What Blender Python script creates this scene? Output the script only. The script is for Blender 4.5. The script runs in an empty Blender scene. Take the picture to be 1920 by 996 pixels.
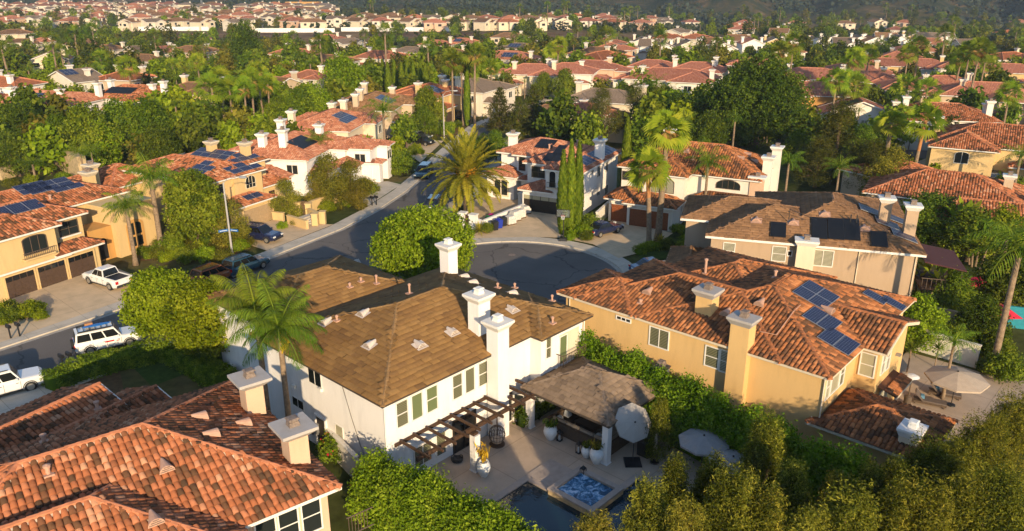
import bpy, math, random
import numpy as np
from mathutils import Vector, Matrix
R = math.radians
rnd = random.Random(11)
S = bpy.context.scene
COL = S.collection
# ------------------------------------------------------------------ camera geometry (28 mm lens, 28 m up, looking 20.1 deg down)
FPX, PITCH, CAMZ = 1493.0, R(20.1), 28.0
CP, SP = math.cos(PITCH), math.sin(PITCH)

def terrain(x, y):
    d = math.hypot(x, y)
    def sm(t):
        t = min(1, max(0, t)); return t*t*(3-2*t)
    ang = math.atan2(x, y)
    right = sm((ang-.02)/.2)
    z = -5.5*sm((d-200)/220)-10*sm((d-420)/330)*right
    z -= 2.2*sm((d-400)/30)*sm((448-d)/30)*(1-right)
    if d > 640:
        rise = 735+120*sm((.02-ang)/.12)+260*sm((-.24-ang)/.16)
        t = max(0, d-rise)
        hz = 240*(1-math.exp(-(t/800.0)**1.55))
        g = ang*(900+d*.35)
        n = math.sin(g*.0105+1.3+d*.0022)*.5+.45*math.sin(g*.023-d*.006+.4)+.28*math.sin(g*.052+d*.011)+.18*math.sin(g*.11-d*.019)
        z += hz*(1+.5*n)+min(t, 160)/160*(7*math.sin(g*.03+d*.006)+3*math.sin(g*.083+d*.013+2))
    return z

def ray(px, py):
    u = px-960; v = py-498
    return u, FPX*CP-v*SP, -(FPX*SP+v*CP)

def G(px, py, z=0.0):
    u, f, d = ray(px, py)
    t = (z-CAMZ)/d
    return Vector((u*t, f*t, z))

def GT(px, py, up=0.0):
    """point on the terrain (plus up) seen at a pixel of the 1920 px wide photo"""
    u, f, dz = ray(px, py); h = math.hypot(u, f); u, f, dz = u/h, f/h, dz/h
    t = t0 = 6.0
    while t < 5000:
        if CAMZ+dz*t <= terrain(u*t, f*t)+up: break
        t0 = t; t *= 1.025
    for _ in range(14):
        m = (t0+t)/2
        if CAMZ+dz*m <= terrain(u*m, f*m)+up: t = m
        else: t0 = m
    return Vector((u*t, f*t, terrain(u*t, f*t)))

# ------------------------------------------------------------------ materials
def new_mat(name):
    m = bpy.data.materials.new(name); m.use_nodes = True
    nt = m.node_tree; b = nt.nodes['Principled BSDF']
    return m, nt, b

def ramp(nt, stops, interp='LINEAR'):
    n = nt.nodes.new('ShaderNodeValToRGB'); cr = n.color_ramp; cr.interpolation = interp
    while len(cr.elements) < len(stops): cr.elements.new(.5)
    for e, (p, c) in zip(cr.elements, stops):
        e.position = p; e.color = (*c, 1)
    return n

def noise(nt, scale, detail=3, coord='Object', rough=.6, vec=None):
    n = nt.nodes.new('ShaderNodeTexNoise'); n.inputs['Scale'].default_value = scale
    n.inputs['Detail'].default_value = detail; n.inputs['Roughness'].default_value = rough
    if vec is None:
        if coord == 'World':
            g = nt.nodes.new('ShaderNodeNewGeometry'); vec = g.outputs['Position']
        else:
            t = nt.nodes.new('ShaderNodeTexCoord'); vec = t.outputs[coord]
    nt.links.new(vec, n.inputs['Vector'])
    return n

def mat(name, c, rough=.8, var=.12, scale=1.2, metal=0, bump=0, bscale=20, coord='World', spec=.3):
    """plain surface with a little blotchy variation of its own colour"""
    m, nt, b = new_mat(name)
    b.inputs['Roughness'].default_value = rough; b.inputs['Metallic'].default_value = metal
    b.inputs['Specular IOR Level'].default_value = spec
    if var:
        n = noise(nt, scale, 4, coord)
        r = ramp(nt, [(.3, tuple(x*(1-var) for x in c)), (.7, tuple(min(1, x*(1+var)) for x in c))])
        nt.links.new(n.outputs['Fac'], r.inputs['Fac']); nt.links.new(r.outputs['Color'], b.inputs['Base Color'])
    else:
        b.inputs['Base Color'].default_value = (*c, 1)
    if bump:
        n2 = noise(nt, bscale, 3, coord)
        bp = nt.nodes.new('ShaderNodeBump'); bp.inputs['Strength'].default_value = bump; bp.inputs['Distance'].default_value = .03
        nt.links.new(n2.outputs['Fac'], bp.inputs['Height']); nt.links.new(bp.outputs['Normal'], b.inputs['Normal'])
    return m

def stucco(name, c):
    """painted render: faint streaks and patches"""
    m, nt, b = new_mat(name)
    b.inputs['Roughness'].default_value = .9; b.inputs['Specular IOR Level'].default_value = .15
    g = nt.nodes.new('ShaderNodeNewGeometry')
    mp = nt.nodes.new('ShaderNodeMapping'); mp.inputs['Scale'].default_value = (1.3, 1.3, .28)
    nt.links.new(g.outputs['Position'], mp.inputs['Vector'])
    n = noise(nt, 1.0, 6, vec=mp.outputs['Vector'], rough=.7)
    r = ramp(nt, [(.25, tuple(x*.86 for x in c)), (.5, c), (.8, tuple(min(.86, x*1.05) for x in c))])
    nt.links.new(n.outputs['Fac'], r.inputs['Fac']); nt.links.new(r.outputs['Color'], b.inputs['Base Color'])
    n2 = noise(nt, 30, 2, vec=g.outputs['Position'])
    bp = nt.nodes.new('ShaderNodeBump'); bp.inputs['Strength'].default_value = .25; bp.inputs['Distance'].default_value = .02
    nt.links.new(n2.outputs['Fac'], bp.inputs['Height']); nt.links.new(bp.outputs['Normal'], b.inputs['Normal'])
    return m

def tint_mat(name, stops, rough=.8, interp='LINEAR', transl=0, spec=.3, objvar=0, wear=0):
    """colour from the per-face tint (each tile or leaf has a colour of its own)"""
    m, nt, b = new_mat(name)
    a = nt.nodes.new('ShaderNodeAttribute'); a.attribute_name = 'tint'
    r = ramp(nt, stops, interp)
    nt.links.new(a.outputs['Fac'], r.inputs['Fac'])
    col = r.outputs['Color']
    if wear:
        n = noise(nt, 6, 4, 'World')
        mx = nt.nodes.new('ShaderNodeMix'); mx.data_type = 'RGBA'; mx.blend_type = 'MULTIPLY'
        r2 = ramp(nt, [(.3, (1-wear,)*3), (.65, (1, 1, 1))])
        nt.links.new(n.outputs['Fac'], r2.inputs['Fac'])
        mx.inputs[0].default_value = 1
        nt.links.new(col, mx.inputs[6]); nt.links.new(r2.outputs['Color'], mx.inputs[7]); col = mx.outputs[2]
    if objvar:
        oi = nt.nodes.new('ShaderNodeObjectInfo')
        h = nt.nodes.new('ShaderNodeHueSaturation')
        mr = nt.nodes.new('ShaderNodeMapRange'); mr.inputs[3].default_value = .5-objvar*.035; mr.inputs[4].default_value = .5+objvar*.03
        mv = nt.nodes.new('ShaderNodeMapRange'); mv.inputs[3].default_value = 1-objvar*.35; mv.inputs[4].default_value = 1+objvar*.3
        fr = nt.nodes.new('ShaderNodeMath'); fr.operation = 'FRACT'
        ml = nt.nodes.new('ShaderNodeMath'); ml.operation = 'MULTIPLY'; ml.inputs[1].default_value = 7.31
        nt.links.new(oi.outputs['Random'], mr.inputs[0]); nt.links.new(oi.outputs['Random'], ml.inputs[0])
        nt.links.new(ml.outputs[0], fr.inputs[0]); nt.links.new(fr.outputs[0], mv.inputs[0])
        nt.links.new(mr.outputs[0], h.inputs['Hue']); nt.links.new(mv.outputs[0], h.inputs['Value'])
        nt.links.new(col, h.inputs['Color']); col = h.outputs['Color']
    nt.links.new(col, b.inputs['Base Color'])
    b.inputs['Roughness'].default_value = rough; b.inputs['Specular IOR Level'].default_value = spec
    if transl:
        t = nt.nodes.new('ShaderNodeBsdfTranslucent'); nt.links.new(col, t.inputs['Color'])
        ms = nt.nodes.new('ShaderNodeMixShader'); ms.inputs[0].default_value = transl
        out = nt.nodes['Material Output']
        nt.links.new(b.outputs[0], ms.inputs[1]); nt.links.new(t.outputs[0], ms.inputs[2]); nt.links.new(ms.outputs[0], out.inputs['Surface'])
    return m

M = {}
M['asphalt'] = None
def asphalt():
    m, nt, b = new_mat('asphalt'); b.inputs['Roughness'].default_value = .95
    b.inputs['Specular IOR Level'].default_value = .1
    n1 = noise(nt, .16, 5, 'World'); n2 = noise(nt, 14, 3, 'World')
    r1 = ramp(nt, [(.3, (.115, .103, .094)), (.55, (.143, .127, .115)), (.75, (.170, .150, .133))])
    nt.links.new(n1.outputs['Fac'], r1.inputs['Fac'])
    r2 = ramp(nt, [(.3, (.8, .8, .8)), (.7, (1.15, 1.15, 1.15))]); nt.links.new(n2.outputs['Fac'], r2.inputs['Fac'])
    mx = nt.nodes.new('ShaderNodeMix'); mx.data_type = 'RGBA'; mx.blend_type = 'MULTIPLY'; mx.inputs[0].default_value = 1
    nt.links.new(r1.outputs['Color'], mx.inputs[6]); nt.links.new(r2.outputs['Color'], mx.inputs[7])
    # sealed cracks
    g = nt.nodes.new('ShaderNodeNewGeometry'); nz = noise(nt, .5, 3, vec=g.outputs['Position'])
    va = nt.nodes.new('ShaderNodeVectorMath'); va.operation = 'MULTIPLY_ADD'; va.inputs[1].default_value = (2.5, 2.5, 0)
    nt.links.new(nz.outputs['Color'], va.inputs[0]); nt.links.new(g.outputs['Position'], va.inputs[2])
    vo = nt.nodes.new('ShaderNodeTexVoronoi'); vo.feature = 'DISTANCE_TO_EDGE'; vo.inputs['Scale'].default_value = .13; nt.links.new(va.outputs[0], vo.inputs['Vector'])
    r3 = ramp(nt, [(.006, (.5, .5, .5)), (.013, (1, 1, 1))]); nt.links.new(vo.outputs['Distance'], r3.inputs['Fac'])
    m2 = nt.nodes.new('ShaderNodeMix'); m2.data_type = 'RGBA'; m2.blend_type = 'MULTIPLY'; m2.inputs[0].default_value = .8
    nt.links.new(mx.outputs[2], m2.inputs[6]); nt.links.new(r3.outputs['Color'], m2.inputs[7])
    nt.links.new(m2.outputs[2], b.inputs['Base Color'])
    return m
M['asphalt'] = asphalt()

def slabs(name, c, size, line=.03):
    """concrete with scored joints every few metres and blotches"""
    m, nt, b = new_mat(name); b.inputs['Roughness'].default_value = .9; b.inputs['Specular IOR Level'].default_value = .2
    g = nt.nodes.new('ShaderNodeNewGeometry')
    mp = nt.nodes.new('ShaderNodeMapping'); mp.inputs['Rotation'].default_value = (0, 0, R(-47.5))
    nt.links.new(g.outputs['Position'], mp.inputs['Vector'])
    br = nt.nodes.new('ShaderNodeTexBrick'); br.offset = 0; br.inputs['Scale'].default_value = 1
    br.inputs['Brick Width'].default_value = size; br.inputs['Row Height'].default_value = size
    br.inputs['Mortar Size'].default_value = line; br.inputs['Mortar Smooth'].default_value = .3
    br.inputs['Color1'].default_value = (*c, 1); br.inputs['Color2'].default_value = (*[x*.95 for x in c], 1)
    br.inputs['Mortar'].default_value = (*[x*.68 for x in c], 1)
    nt.links.new(mp.outputs['Vector'], br.inputs['Vector'])
    n = noise(nt, .7, 5, vec=g.outputs['Position'])
    r2 = ramp(nt, [(.3, (.82, .82, .8)), (.7, (1.08, 1.06, 1.04))]); nt.links.new(n.outputs['Fac'], r2.inputs['Fac'])
    mx = nt.nodes.new('ShaderNodeMix'); mx.data_type = 'RGBA'; mx.blend_type = 'MULTIPLY'; mx.inputs[0].default_value = 1
    nt.links.new(br.outputs['Color'], mx.inputs[6]); nt.links.new(r2.outputs['Color'], mx.inputs[7])
    nt.links.new(mx.outputs[2], b.inputs['Base Color'])
    return m
M['concrete'] = slabs('concrete', (.52, .46, .38), 2.4)
M['drive'] = slabs('driveway_concrete', (.60, .45, .29), 3.6, .025)
M['patio'] = slabs('patio_concrete', (.47, .36, .27), 4.2, .03)
M['coping'] = mat('coping', (.36, .29, .24), .85, .12, 3)

def ground_mat():
    m, nt, b = new_mat('yard_ground'); b.inputs['Roughness'].default_value = 1; b.inputs['Specular IOR Level'].default_value = .05
    n1 = noise(nt, .045, 6, 'World'); n2 = noise(nt, 1.1, 5, 'World')
    g = nt.nodes.new('ShaderNodeNewGeometry'); sx = nt.nodes.new('ShaderNodeSeparateXYZ')
    nt.links.new(g.outputs['Position'], sx.inputs[0])
    # dry grass takes over with distance, chaparral on the slopes of the hills
    r1 = ramp(nt, [(.36, (.045, .06, .014)), (.5, (.085, .085, .026)), (.62, (.17, .115, .05))])
    ad = nt.nodes.new('ShaderNodeMath'); ad.operation = 'ADD'
    mr = nt.nodes.new('ShaderNodeMapRange'); mr.inputs[1].default_value = 240; mr.inputs[2].default_value = 420
    mr.inputs[3].default_value = -.04; mr.inputs[4].default_value = .10
    nt.links.new(sx.outputs['Y'], mr.inputs[0]); nt.links.new(n1.outputs['Fac'], ad.inputs[0]); nt.links.new(mr.outputs[0], ad.inputs[1])
    nt.links.new(ad.outputs[0], r1.inputs['Fac'])
    r2 = ramp(nt, [(.3, (.65, .65, .65)), (.7, (1.25, 1.25, 1.2))]); nt.links.new(n2.outputs['Fac'], r2.inputs['Fac'])
    mx = nt.nodes.new('ShaderNodeMix'); mx.data_type = 'RGBA'; mx.blend_type = 'MULTIPLY'; mx.inputs[0].default_value = 1
    nt.links.new(r1.outputs['Color'], mx.inputs[6]); nt.links.new(r2.outputs['Color'], mx.inputs[7])
    # the dry slope below the white wall
    def band(out, lo, hi, soft):
        u = nt.nodes.new('ShaderNodeMapRange'); u.inputs[1].default_value = lo-soft; u.inputs[2].default_value = lo+soft
        d = nt.nodes.new('ShaderNodeMapRange'); d.inputs[1].default_value = hi-soft; d.inputs[2].default_value = hi+soft; d.inputs[3].default_value = 1; d.inputs[4].default_value = 0
        m_ = nt.nodes.new('ShaderNodeMath'); m_.operation = 'MULTIPLY'
        nt.links.new(out, u.inputs[0]); nt.links.new(out, d.inputs[0]); nt.links.new(u.outputs[0], m_.inputs[0]); nt.links.new(d.outputs[0], m_.inputs[1]); return m_.outputs[0]
    mm = nt.nodes.new('ShaderNodeMath'); mm.operation = 'MULTIPLY'
    nt.links.new(band(sx.outputs['Y'], 420, 512, 10), mm.inputs[0]); nt.links.new(band(sx.outputs['X'], -260, 120, 40), mm.inputs[1])
    dry = ramp(nt, [(.35, (.075, .040, .024)), (.5, (.17, .098, .045)), (.65, (.26, .165, .08))])
    nd = noise(nt, .05, 6, vec=g.outputs['Position'], rough=.7); nt.links.new(nd.outputs['Fac'], dry.inputs['Fac'])
    md_ = nt.nodes.new('ShaderNodeMix'); md_.data_type = 'RGBA'
    nt.links.new(mm.outputs[0], md_.inputs[0]); nt.links.new(mx.outputs[2], md_.inputs[6]); nt.links.new(dry.outputs['Color'], md_.inputs[7]); mx = md_
    # hills
    n3 = noise(nt, .012, 9, 'World', .68); n4 = noise(nt, .06, 6, 'World', .75)
    r3 = ramp(nt, [(.36, (.018, .032, .020)), (.48, (.036, .048, .026)), (.56, (.11, .080, .040)), (.66, (.26, .15, .075))])
    n34 = nt.nodes.new('ShaderNodeMix'); n34.data_type = 'FLOAT'; n34.inputs[0].default_value = .5
    nt.links.new(n3.outputs['Fac'], n34.inputs[2]); nt.links.new(n4.outputs['Fac'], n34.inputs[3])
    nt.links.new(n34.outputs[0], r3.inputs['Fac'])
    ml = nt.nodes.new('ShaderNodeMapRange'); ml.inputs[1].default_value = 740; ml.inputs[2].default_value = 860
    ln = nt.nodes.new('ShaderNodeVectorMath'); ln.operation = 'LENGTH'; nt.links.new(g.outputs['Position'], ln.inputs[0])
    nt.links.new(ln.outputs['Value'], ml.inputs[0])
    mh = nt.nodes.new('ShaderNodeMix'); mh.data_type = 'RGBA'
    nt.links.new(ml.outputs[0], mh.inputs[0]); nt.links.new(mx.outputs[2], mh.inputs[6]); nt.links.new(r3.outputs['Color'], mh.inputs[7])
    nt.links.new(mh.outputs[2], b.inputs['Base Color'])
    bp = nt.nodes.new('ShaderNodeBump'); bp.inputs['Strength'].default_value = 1; bp.inputs['Distance'].default_value = 9
    mb = nt.nodes.new('ShaderNodeMath'); mb.operation = 'MULTIPLY'
    nt.links.new(n34.outputs[0], mb.inputs[0]); nt.links.new(ml.outputs[0], mb.inputs[1])
    nt.links.new(mb.outputs[0], bp.inputs['Height']); nt.links.new(bp.outputs['Normal'], b.inputs['Normal'])
    return m
M['ground'] = ground_mat()
M['lawn'] = mat('lawn', (.055, .085, .018), 1, .3, 2.2, spec=.05)
M['mulch'] = mat('mulch', (.13, .075, .035), 1, .35, 2.5, spec=.05)
M['soil'] = mat('soil', (.22, .15, .085), 1, .25, 1.2, spec=.05)

# roofs
TERRA = [(0, (.085, .048, .028)), (.2, (.15, .070, .036)), (.38, (.26, .095, .045)), (.6, (.38, .130, .056)), (.82, (.44, .165, .080)), (1, (.50, .26, .15))]
TERRA2 = [(0, (.090, .048, .028)), (.25, (.15, .070, .036)), (.5, (.25, .102, .046)), (.78, (.385, .14, .052)), (1, (.45, .19, .08))]
PINKT = [(0, (.24, .10, .06)), (.3, (.34, .135, .08)), (.6, (.43, .17, .095)), (1, (.52, .27, .17))]
BROWNT = [(0, (.13, .075, .042)), (.4, (.20, .11, .058)), (.7, (.27, .145, .072)), (1, (.33, .19, .10))]
SHAKE = [(0, (.125, .070, .032)), (.3, (.185, .102, .042)), (.6, (.23, .128, .048)), (.85, (.265, .152, .060)), (1, (.30, .175, .070))]
GREYT = [(0, (.13, .095, .070)), (.5, (.205, .148, .104)), (1, (.285, .205, .145))]
SLATE = [(0, (.14, .115, .09)), (.5, (.20, .16, .12)), (1, (.25, .20, .15))]
REDM = [(0, (.19, .068, .042)), (.35, (.31, .115, .072)), (.65, (.39, .16, .10)), (1, (.54, .32, .22))]
for k, v in dict(redm=REDM, terra=TERRA, terra2=TERRA2, pinkt=PINKT, brownt=BROWNT, shake=SHAKE, greyt=GREYT, slate=SLATE).items():
    M['t_'+k] = tint_mat('roof_tile_'+k, v, .9, wear=.18, spec=.08)
    base = v[len(v)//2][1]
    M['u_'+k] = mat('roof_underlay_'+k, tuple(x*.55 for x in base), .9, .2, 3)
    M['c_'+k] = mat('ridge_tile_'+k, tuple(min(.6, x*1.05) for x in v[-2][1]), .85, .25, 2.5)

def far_roof(name, stops):
    """tiled roof seen from far: rows of barrel tiles with mottled colours, laid out on the slope's own UV in metres"""
    m, nt, b = new_mat(name); b.inputs['Roughness'].default_value = .9; b.inputs['Specular IOR Level'].default_value = .06
    uv = nt.nodes.new('ShaderNodeUVMap')
    mp = nt.nodes.new('ShaderNodeMapping'); mp.inputs['Scale'].default_value = (2.9, .9, 1)
    nt.links.new(uv.outputs[0], mp.inputs['Vector'])
    oi = nt.nodes.new('ShaderNodeObjectInfo')
    n = nt.nodes.new('ShaderNodeTexNoise'); n.noise_dimensions = '4D'; n.inputs['Scale'].default_value = 1.1; n.inputs['Detail'].default_value = 4
    n.inputs['Roughness'].default_value = .75
    ml = nt.nodes.new('ShaderNodeMath'); ml.operation = 'MULTIPLY'; ml.inputs[1].default_value = 60
    nt.links.new(oi.outputs['Random'], ml.inputs[0]); nt.links.new(ml.outputs[0], n.inputs['W'])
    nt.links.new(mp.outputs[0], n.inputs['Vector'])
    r = ramp(nt, [(.25+.5*p, c) for p, c in stops])
    nt.links.new(n.outputs['Fac'], r.inputs['Fac'])
    h = nt.nodes.new('ShaderNodeHueSaturation')
    mr = nt.nodes.new('ShaderNodeMapRange'); mr.inputs[3].default_value = .75; mr.inputs[4].default_value = 1.2
    nt.links.new(oi.outputs['Random'], mr.inputs[0]); nt.links.new(mr.outputs[0], h.inputs['Value'])
    nt.links.new(r.outputs['Color'], h.inputs['Color']); nt.links.new(h.outputs['Color'], b.inputs['Base Color'])
    w = nt.nodes.new('ShaderNodeTexWave'); w.wave_type = 'BANDS'; w.bands_direction = 'X'; w.inputs['Scale'].default_value = 1.05
    nt.links.new(uv.outputs[0], w.inputs['Vector'])
    bp = nt.nodes.new('ShaderNodeBump'); bp.inputs['Strength'].default_value = .45; bp.inputs['Distance'].default_value = .15
    nt.links.new(w.outputs['Fac'], bp.inputs['Height']); nt.links.new(bp.outputs['Normal'], b.inputs['Normal'])
    return m
for k, v in dict(redm=REDM, terra=TERRA, pinkt=PINKT, brownt=BROWNT, greyt=GREYT, shake=SHAKE).items():
    M['f_'+k] = far_roof('far_roof_'+k, v)

for k, c in dict(white=(.76, .72, .68), cream=(.66, .55, .40), yellow=(.62, .40, .17), yellow2=(.60, .42, .20), tan=(.42, .30, .20), peach=(.60, .40, .27),
                 pale=(.66, .58, .47), offwhite=(.70, .64, .55), orange=(.52, .28, .09), beige=(.50, .38, .26), grey=(.42, .38, .35)).items():
    M['w_'+k] = stucco('stucco_'+k, c)
M['trim'] = mat('white_trim', (.72, .68, .62), .6, .06, 2)
M['trim_cream'] = mat('cream_trim', (.62, .52, .38), .7, .06, 2)
M['gutter'] = mat('dark_gutter', (.06, .045, .035), .6, .1, 2)
M['brownframe'] = mat('brown_frame', (.10, .07, .05), .6, .1, 3)
M['wood'] = mat('dark_wood', (.065, .035, .02), .7, .3, 6)
M['redwood'] = mat('red_wood', (.21, .062, .02), .6, .25, 8)
M['darkdoor'] = mat('dark_door', (.030, .022, .016), .5, .2, 5)
M['garage_brown'] = mat('garage_brown', (.075, .045, .03), .6, .2, 6)
M['garage_tan'] = mat('garage_tan', (.36, .25, .14), .7, .1, 4)
M['brick'] = mat('brick', (.22, .10, .06), .9, .3, 6)
M['metal'] = mat('grey_metal', (.35, .35, .36), .45, .1, 6, metal=.6)
M['galv'] = mat('lamp_post_grey', (.36, .34, .32), .6, .1, 2)
M['black'] = mat('black_paint', (.018, .018, .02), .5, .1, 4)
M['blackpanel'] = mat('solar_heater_black', (.008, .008, .009), .55, .1, 3)
M['rust'] = mat('rusty_metal', (.20, .15, .12), .7, .35, 7)
M['pinkvent'] = mat('pale_vent', (.46, .27, .19), .8, .12, 5)
M['palevent'] = mat('pale_metal_vent', (.56, .47, .40), .7, .1, 5)
M['mortar'] = mat('ridge_mortar', (.52, .42, .31), .9, .2, 4)
M['bark'] = mat('bark', (.12, .08, .05), .95, .35, 6, bump=.5, bscale=12)
M['palmbark'] = mat('palm_bark', (.22, .155, .10), .95, .35, 5, bump=.6, bscale=9)
M['palmbark_orange'] = mat('palm_bark_orange', (.36, .16, .06), .95, .25, 4)
M['stonewall'] = mat('stone_wall', (.46, .34, .19), .95, .25, 2.5, bump=.5, bscale=8)
M['fence_white'] = mat('white_fence', (.6, .55, .45), .8, .12, 1)
M['fence_wood'] = mat('wood_fence', (.12, .075, .04), .9, .3, 3)

def glass(name, c, rough=.07, blinds=None):
    m, nt, b = new_mat(name); b.inputs['Roughness'].default_value = rough; b.inputs['Specular IOR Level'].default_value = .6
    if blinds:
        g = nt.nodes.new('ShaderNodeNewGeometry'); sx = nt.nodes.new('ShaderNodeSeparateXYZ'); nt.links.new(g.outputs['Position'], sx.inputs[0])
        mu = nt.nodes.new('ShaderNodeMath'); mu.operation = 'MULTIPLY'; mu.inputs[1].default_value = 9.0
        fr = nt.nodes.new('ShaderNodeMath'); fr.operation = 'FRACT'
        nt.links.new(sx.outputs['Z'], mu.inputs[0]); nt.links.new(mu.outputs[0], fr.inputs[0])
        r = ramp(nt, [(0, c), (.35, c), (.5, blinds), (1, blinds)]); nt.links.new(fr.outputs[0], r.inputs['Fac'])
        nt.links.new(r.outputs['Color'], b.inputs['Base Color'])
    else:
        b.inputs['Base Color'].default_value = (*c, 1)
    return m
M['glass'] = glass('window_glass', (.018, .022, .022))
M['glass_dark'] = glass('dark_glass', (.008, .009, .01), .12)
M['glass_blind'] = glass('glass_over_blinds', (.03, .035, .02), .3, (.20, .19, .11))
M['glass_shut'] = glass('glass_over_shutters', (.07, .065, .045), .3, (.42, .40, .30))
M['glass_green'] = glass('glass_over_green_blind', (.13, .16, .07), .35)
M['glass_cream'] = glass('glass_over_cream_blind', (.36, .33, .22), .35)
def solar():
    m, nt, b = new_mat('solar_cells'); b.inputs['Roughness'].default_value = .35; b.inputs['Specular IOR Level'].default_value = .12
    uv = nt.nodes.new('ShaderNodeUVMap'); br = nt.nodes.new('ShaderNodeTexBrick'); br.offset = 0; br.inputs['Scale'].default_value = 1
    br.inputs['Brick Width'].default_value = .25; br.inputs['Row Height'].default_value = .166; br.inputs['Mortar Size'].default_value = .008
    br.inputs['Color1'].default_value = (.008, .015, .055, 1); br.inputs['Color2'].default_value = (.010, .019, .066, 1); br.inputs['Mortar'].default_value = (.16, .18, .22, 1)
    nt.links.new(uv.outputs[0], br.inputs['Vector']); nt.links.new(br.outputs['Color'], b.inputs['Base Color'])
    return m
M['solar'] = solar()
def water(name, c, foam=None):
    m, nt, b = new_mat(name); b.inputs['Roughness'].default_value = .06; b.inputs['Base Color'].default_value = (*c, 1)
    n = noise(nt, 2.5, 3, 'World'); bp = nt.nodes.new('ShaderNodeBump'); bp.inputs['Strength'].default_value = .12; bp.inputs['Distance'].default_value = .1
    if foam:
        n.inputs['Scale'].default_value = 1.9; n.inputs['Distortion'].default_value = 1.1; n.inputs['Detail'].default_value = 9; n.inputs['Roughness'].default_value = .72
        r = ramp(nt, [(.42, c), (.5, foam), (.57, (.30, .48, .66)), (.66, (.75, .8, .85))]); nt.links.new(n.outputs['Fac'], r.inputs['Fac']); nt.links.new(r.outputs['Color'], b.inputs['Base Color'])
        bp.inputs['Strength'].default_value = .6; b.inputs['Roughness'].default_value = .25
    nt.links.new(n.outputs['Fac'], bp.inputs['Height']); nt.links.new(bp.outputs['Normal'], b.inputs['Normal'])
    return m
M['water'] = water('pool_water', (.006, .022, .032))
M['spa'] = water('spa_water', (.012, .06, .12), (.06, .20, .36))

# foliage: linear colours
FOL = dict(
    lime=[(0, (.052, .085, .004)), (.5, (.135, .182, .007)), (1, (.235, .27, .02))],
    mid=[(0, (.036, .062, .006)), (.5, (.098, .136, .010)), (1, (.19, .215, .02))],
    dark=[(0, (.020, .036, .005)), (.5, (.062, .090, .009)), (1, (.135, .158, .016))],
    olive=[(0, (.044, .052, .008)), (.5, (.118, .114, .013)), (1, (.22, .185, .026))],
    gold=[(0, (.020, .028, .004)), (.5, (.092, .100, .010)), (1, (.25, .225, .028))],
    grey=[(0, (.035, .055, .022)), (.5, (.065, .09, .036)), (1, (.12, .14, .06))],
    palm=[(0, (.030, .064, .006)), (.5, (.080, .132, .012)), (1, (.18, .215, .022))],
    fan=[(0, (.050, .095, .007)), (.5, (.125, .185, .012)), (1, (.26, .27, .025))],
    hedge=[(0, (.042, .090, .005)), (.5, (.115, .195, .009)), (1, (.205, .28, .022))],
    fanfar=[(0, (.024, .050, .006)), (.5, (.072, .112, .010)), (1, (.19, .20, .022))],
    date=[(0, (.080, .090, .009)), (.5, (.19, .165, .015)), (1, (.34, .25, .024))],
    pine=[(0, (.020, .032, .008)), (.5, (.060, .070, .012)), (1, (.13, .120, .020))],
    dead=[(0, (.16, .10, .03)), (.5, (.26, .17, .05)), (1, (.36, .24, .08))],
    yellow=[(0, (.34, .19, .015)), (1, (.56, .36, .03))],
    red=[(0, (.30, .02, .03)), (1, (.45, .05, .06))],
)
for k, v in FOL.items():
    M['l_'+k] = tint_mat('leaves_'+k, [(p, tuple(x*1.5 for x in c)) for p, c in v], .8, transl=.36, spec=.04, objvar=.5)
PAINT = {}
def paint(name, c, rough=.25, metal=.0):
    m, nt, b = new_mat(name); b.inputs['Base Color'].default_value = (*c, 1); b.inputs['Roughness'].default_value = rough
    b.inputs['Metallic'].default_value = metal; b.inputs['Coat Weight'].default_value = .6; b.inputs['Coat Roughness'].default_value = .08
    return m
for k, c in dict(white=(.70, .69, .67), navy=(.012, .016, .05), black=(.012, .012, .014), orange=(.26, .075, .02), grey=(.10, .11, .12), silver=(.38, .40, .42), blue=(.03, .06, .13), teal=(.02, .06, .09)).items():
    M['p_'+k] = paint('car_paint_'+k, c)
M['rubber'] = mat('tyre_rubber', (.018, .018, .018), .9, .1, 5)
M['alloy'] = mat('wheel_alloy', (.42, .40, .36), .35, .05, 5, metal=.7)
M['light'] = mat('headlight_lens', (.6, .6, .58), .15, 0)
M['redlens'] = mat('red_lens', (.45, .01, .01), .2, 0)
M['plastic'] = mat('dark_plastic', (.03, .03, .032), .6, .1, 5)
M['bluebin'] = mat('blue_plastic', (.015, .035, .30), .5, .1, 4)
M['pot'] = mat('white_pot', (.68, .69, .68), .5, .06, 6)
M['canvas'] = mat('shaded_white_canvas', (.34, .31, .28), .9, .05, 3)  # white cloth greyed: the shade of the trees is put into its colour
M['canvas_grey'] = mat('grey_canvas', (.27, .25, .24), .9, .08, 3)
M['canvas_tan'] = mat('tan_canvas', (.42, .33, .25), .9, .08, 3)
M['wicker'] = mat('brown_wicker', (.09, .06, .04), .85, .3, 20)
M['cushion'] = mat('taupe_cushion', (.34, .27, .20), .95, .1, 5)
M['pillow'] = mat('white_pillow', (.6, .6, .58), .95, .05, 5)
M['bluepillow'] = mat('blue_pillow', (.10, .22, .32), .95, .1, 5)
M['sign_blue'] = mat('sign_blue', (.02, .12, .33), .5, .05, 3)
M['sign_white'] = mat('sign_white', (.7, .7, .7), .5, 0)
M['hydrant'] = mat('yellow_hydrant', (.6, .38, .03), .6, .1, 6)
M['surfblue'] = mat('blue_board', (.02, .14, .42), .4, .05, 3)
M['redcloth'] = mat('red_cloth', (.42, .012, .04), .8, .1, 3)
M['maroon'] = mat('maroon_awning', (.07, .025, .025), .9, .1, 3)
M['wrap'] = mat('plastic_wrap', (.55, .52, .48), .35, .2, 6)
M['magenta'] = mat('magenta_plastic', (.35, .02, .16), .5, .05, 3)
M['greenplastic'] = mat('green_plastic', (.02, .22, .05), .5, .05, 3)
M['tealwall'] = mat('teal_paint', (.02, .22, .28), .6, .1, 3)
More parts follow.
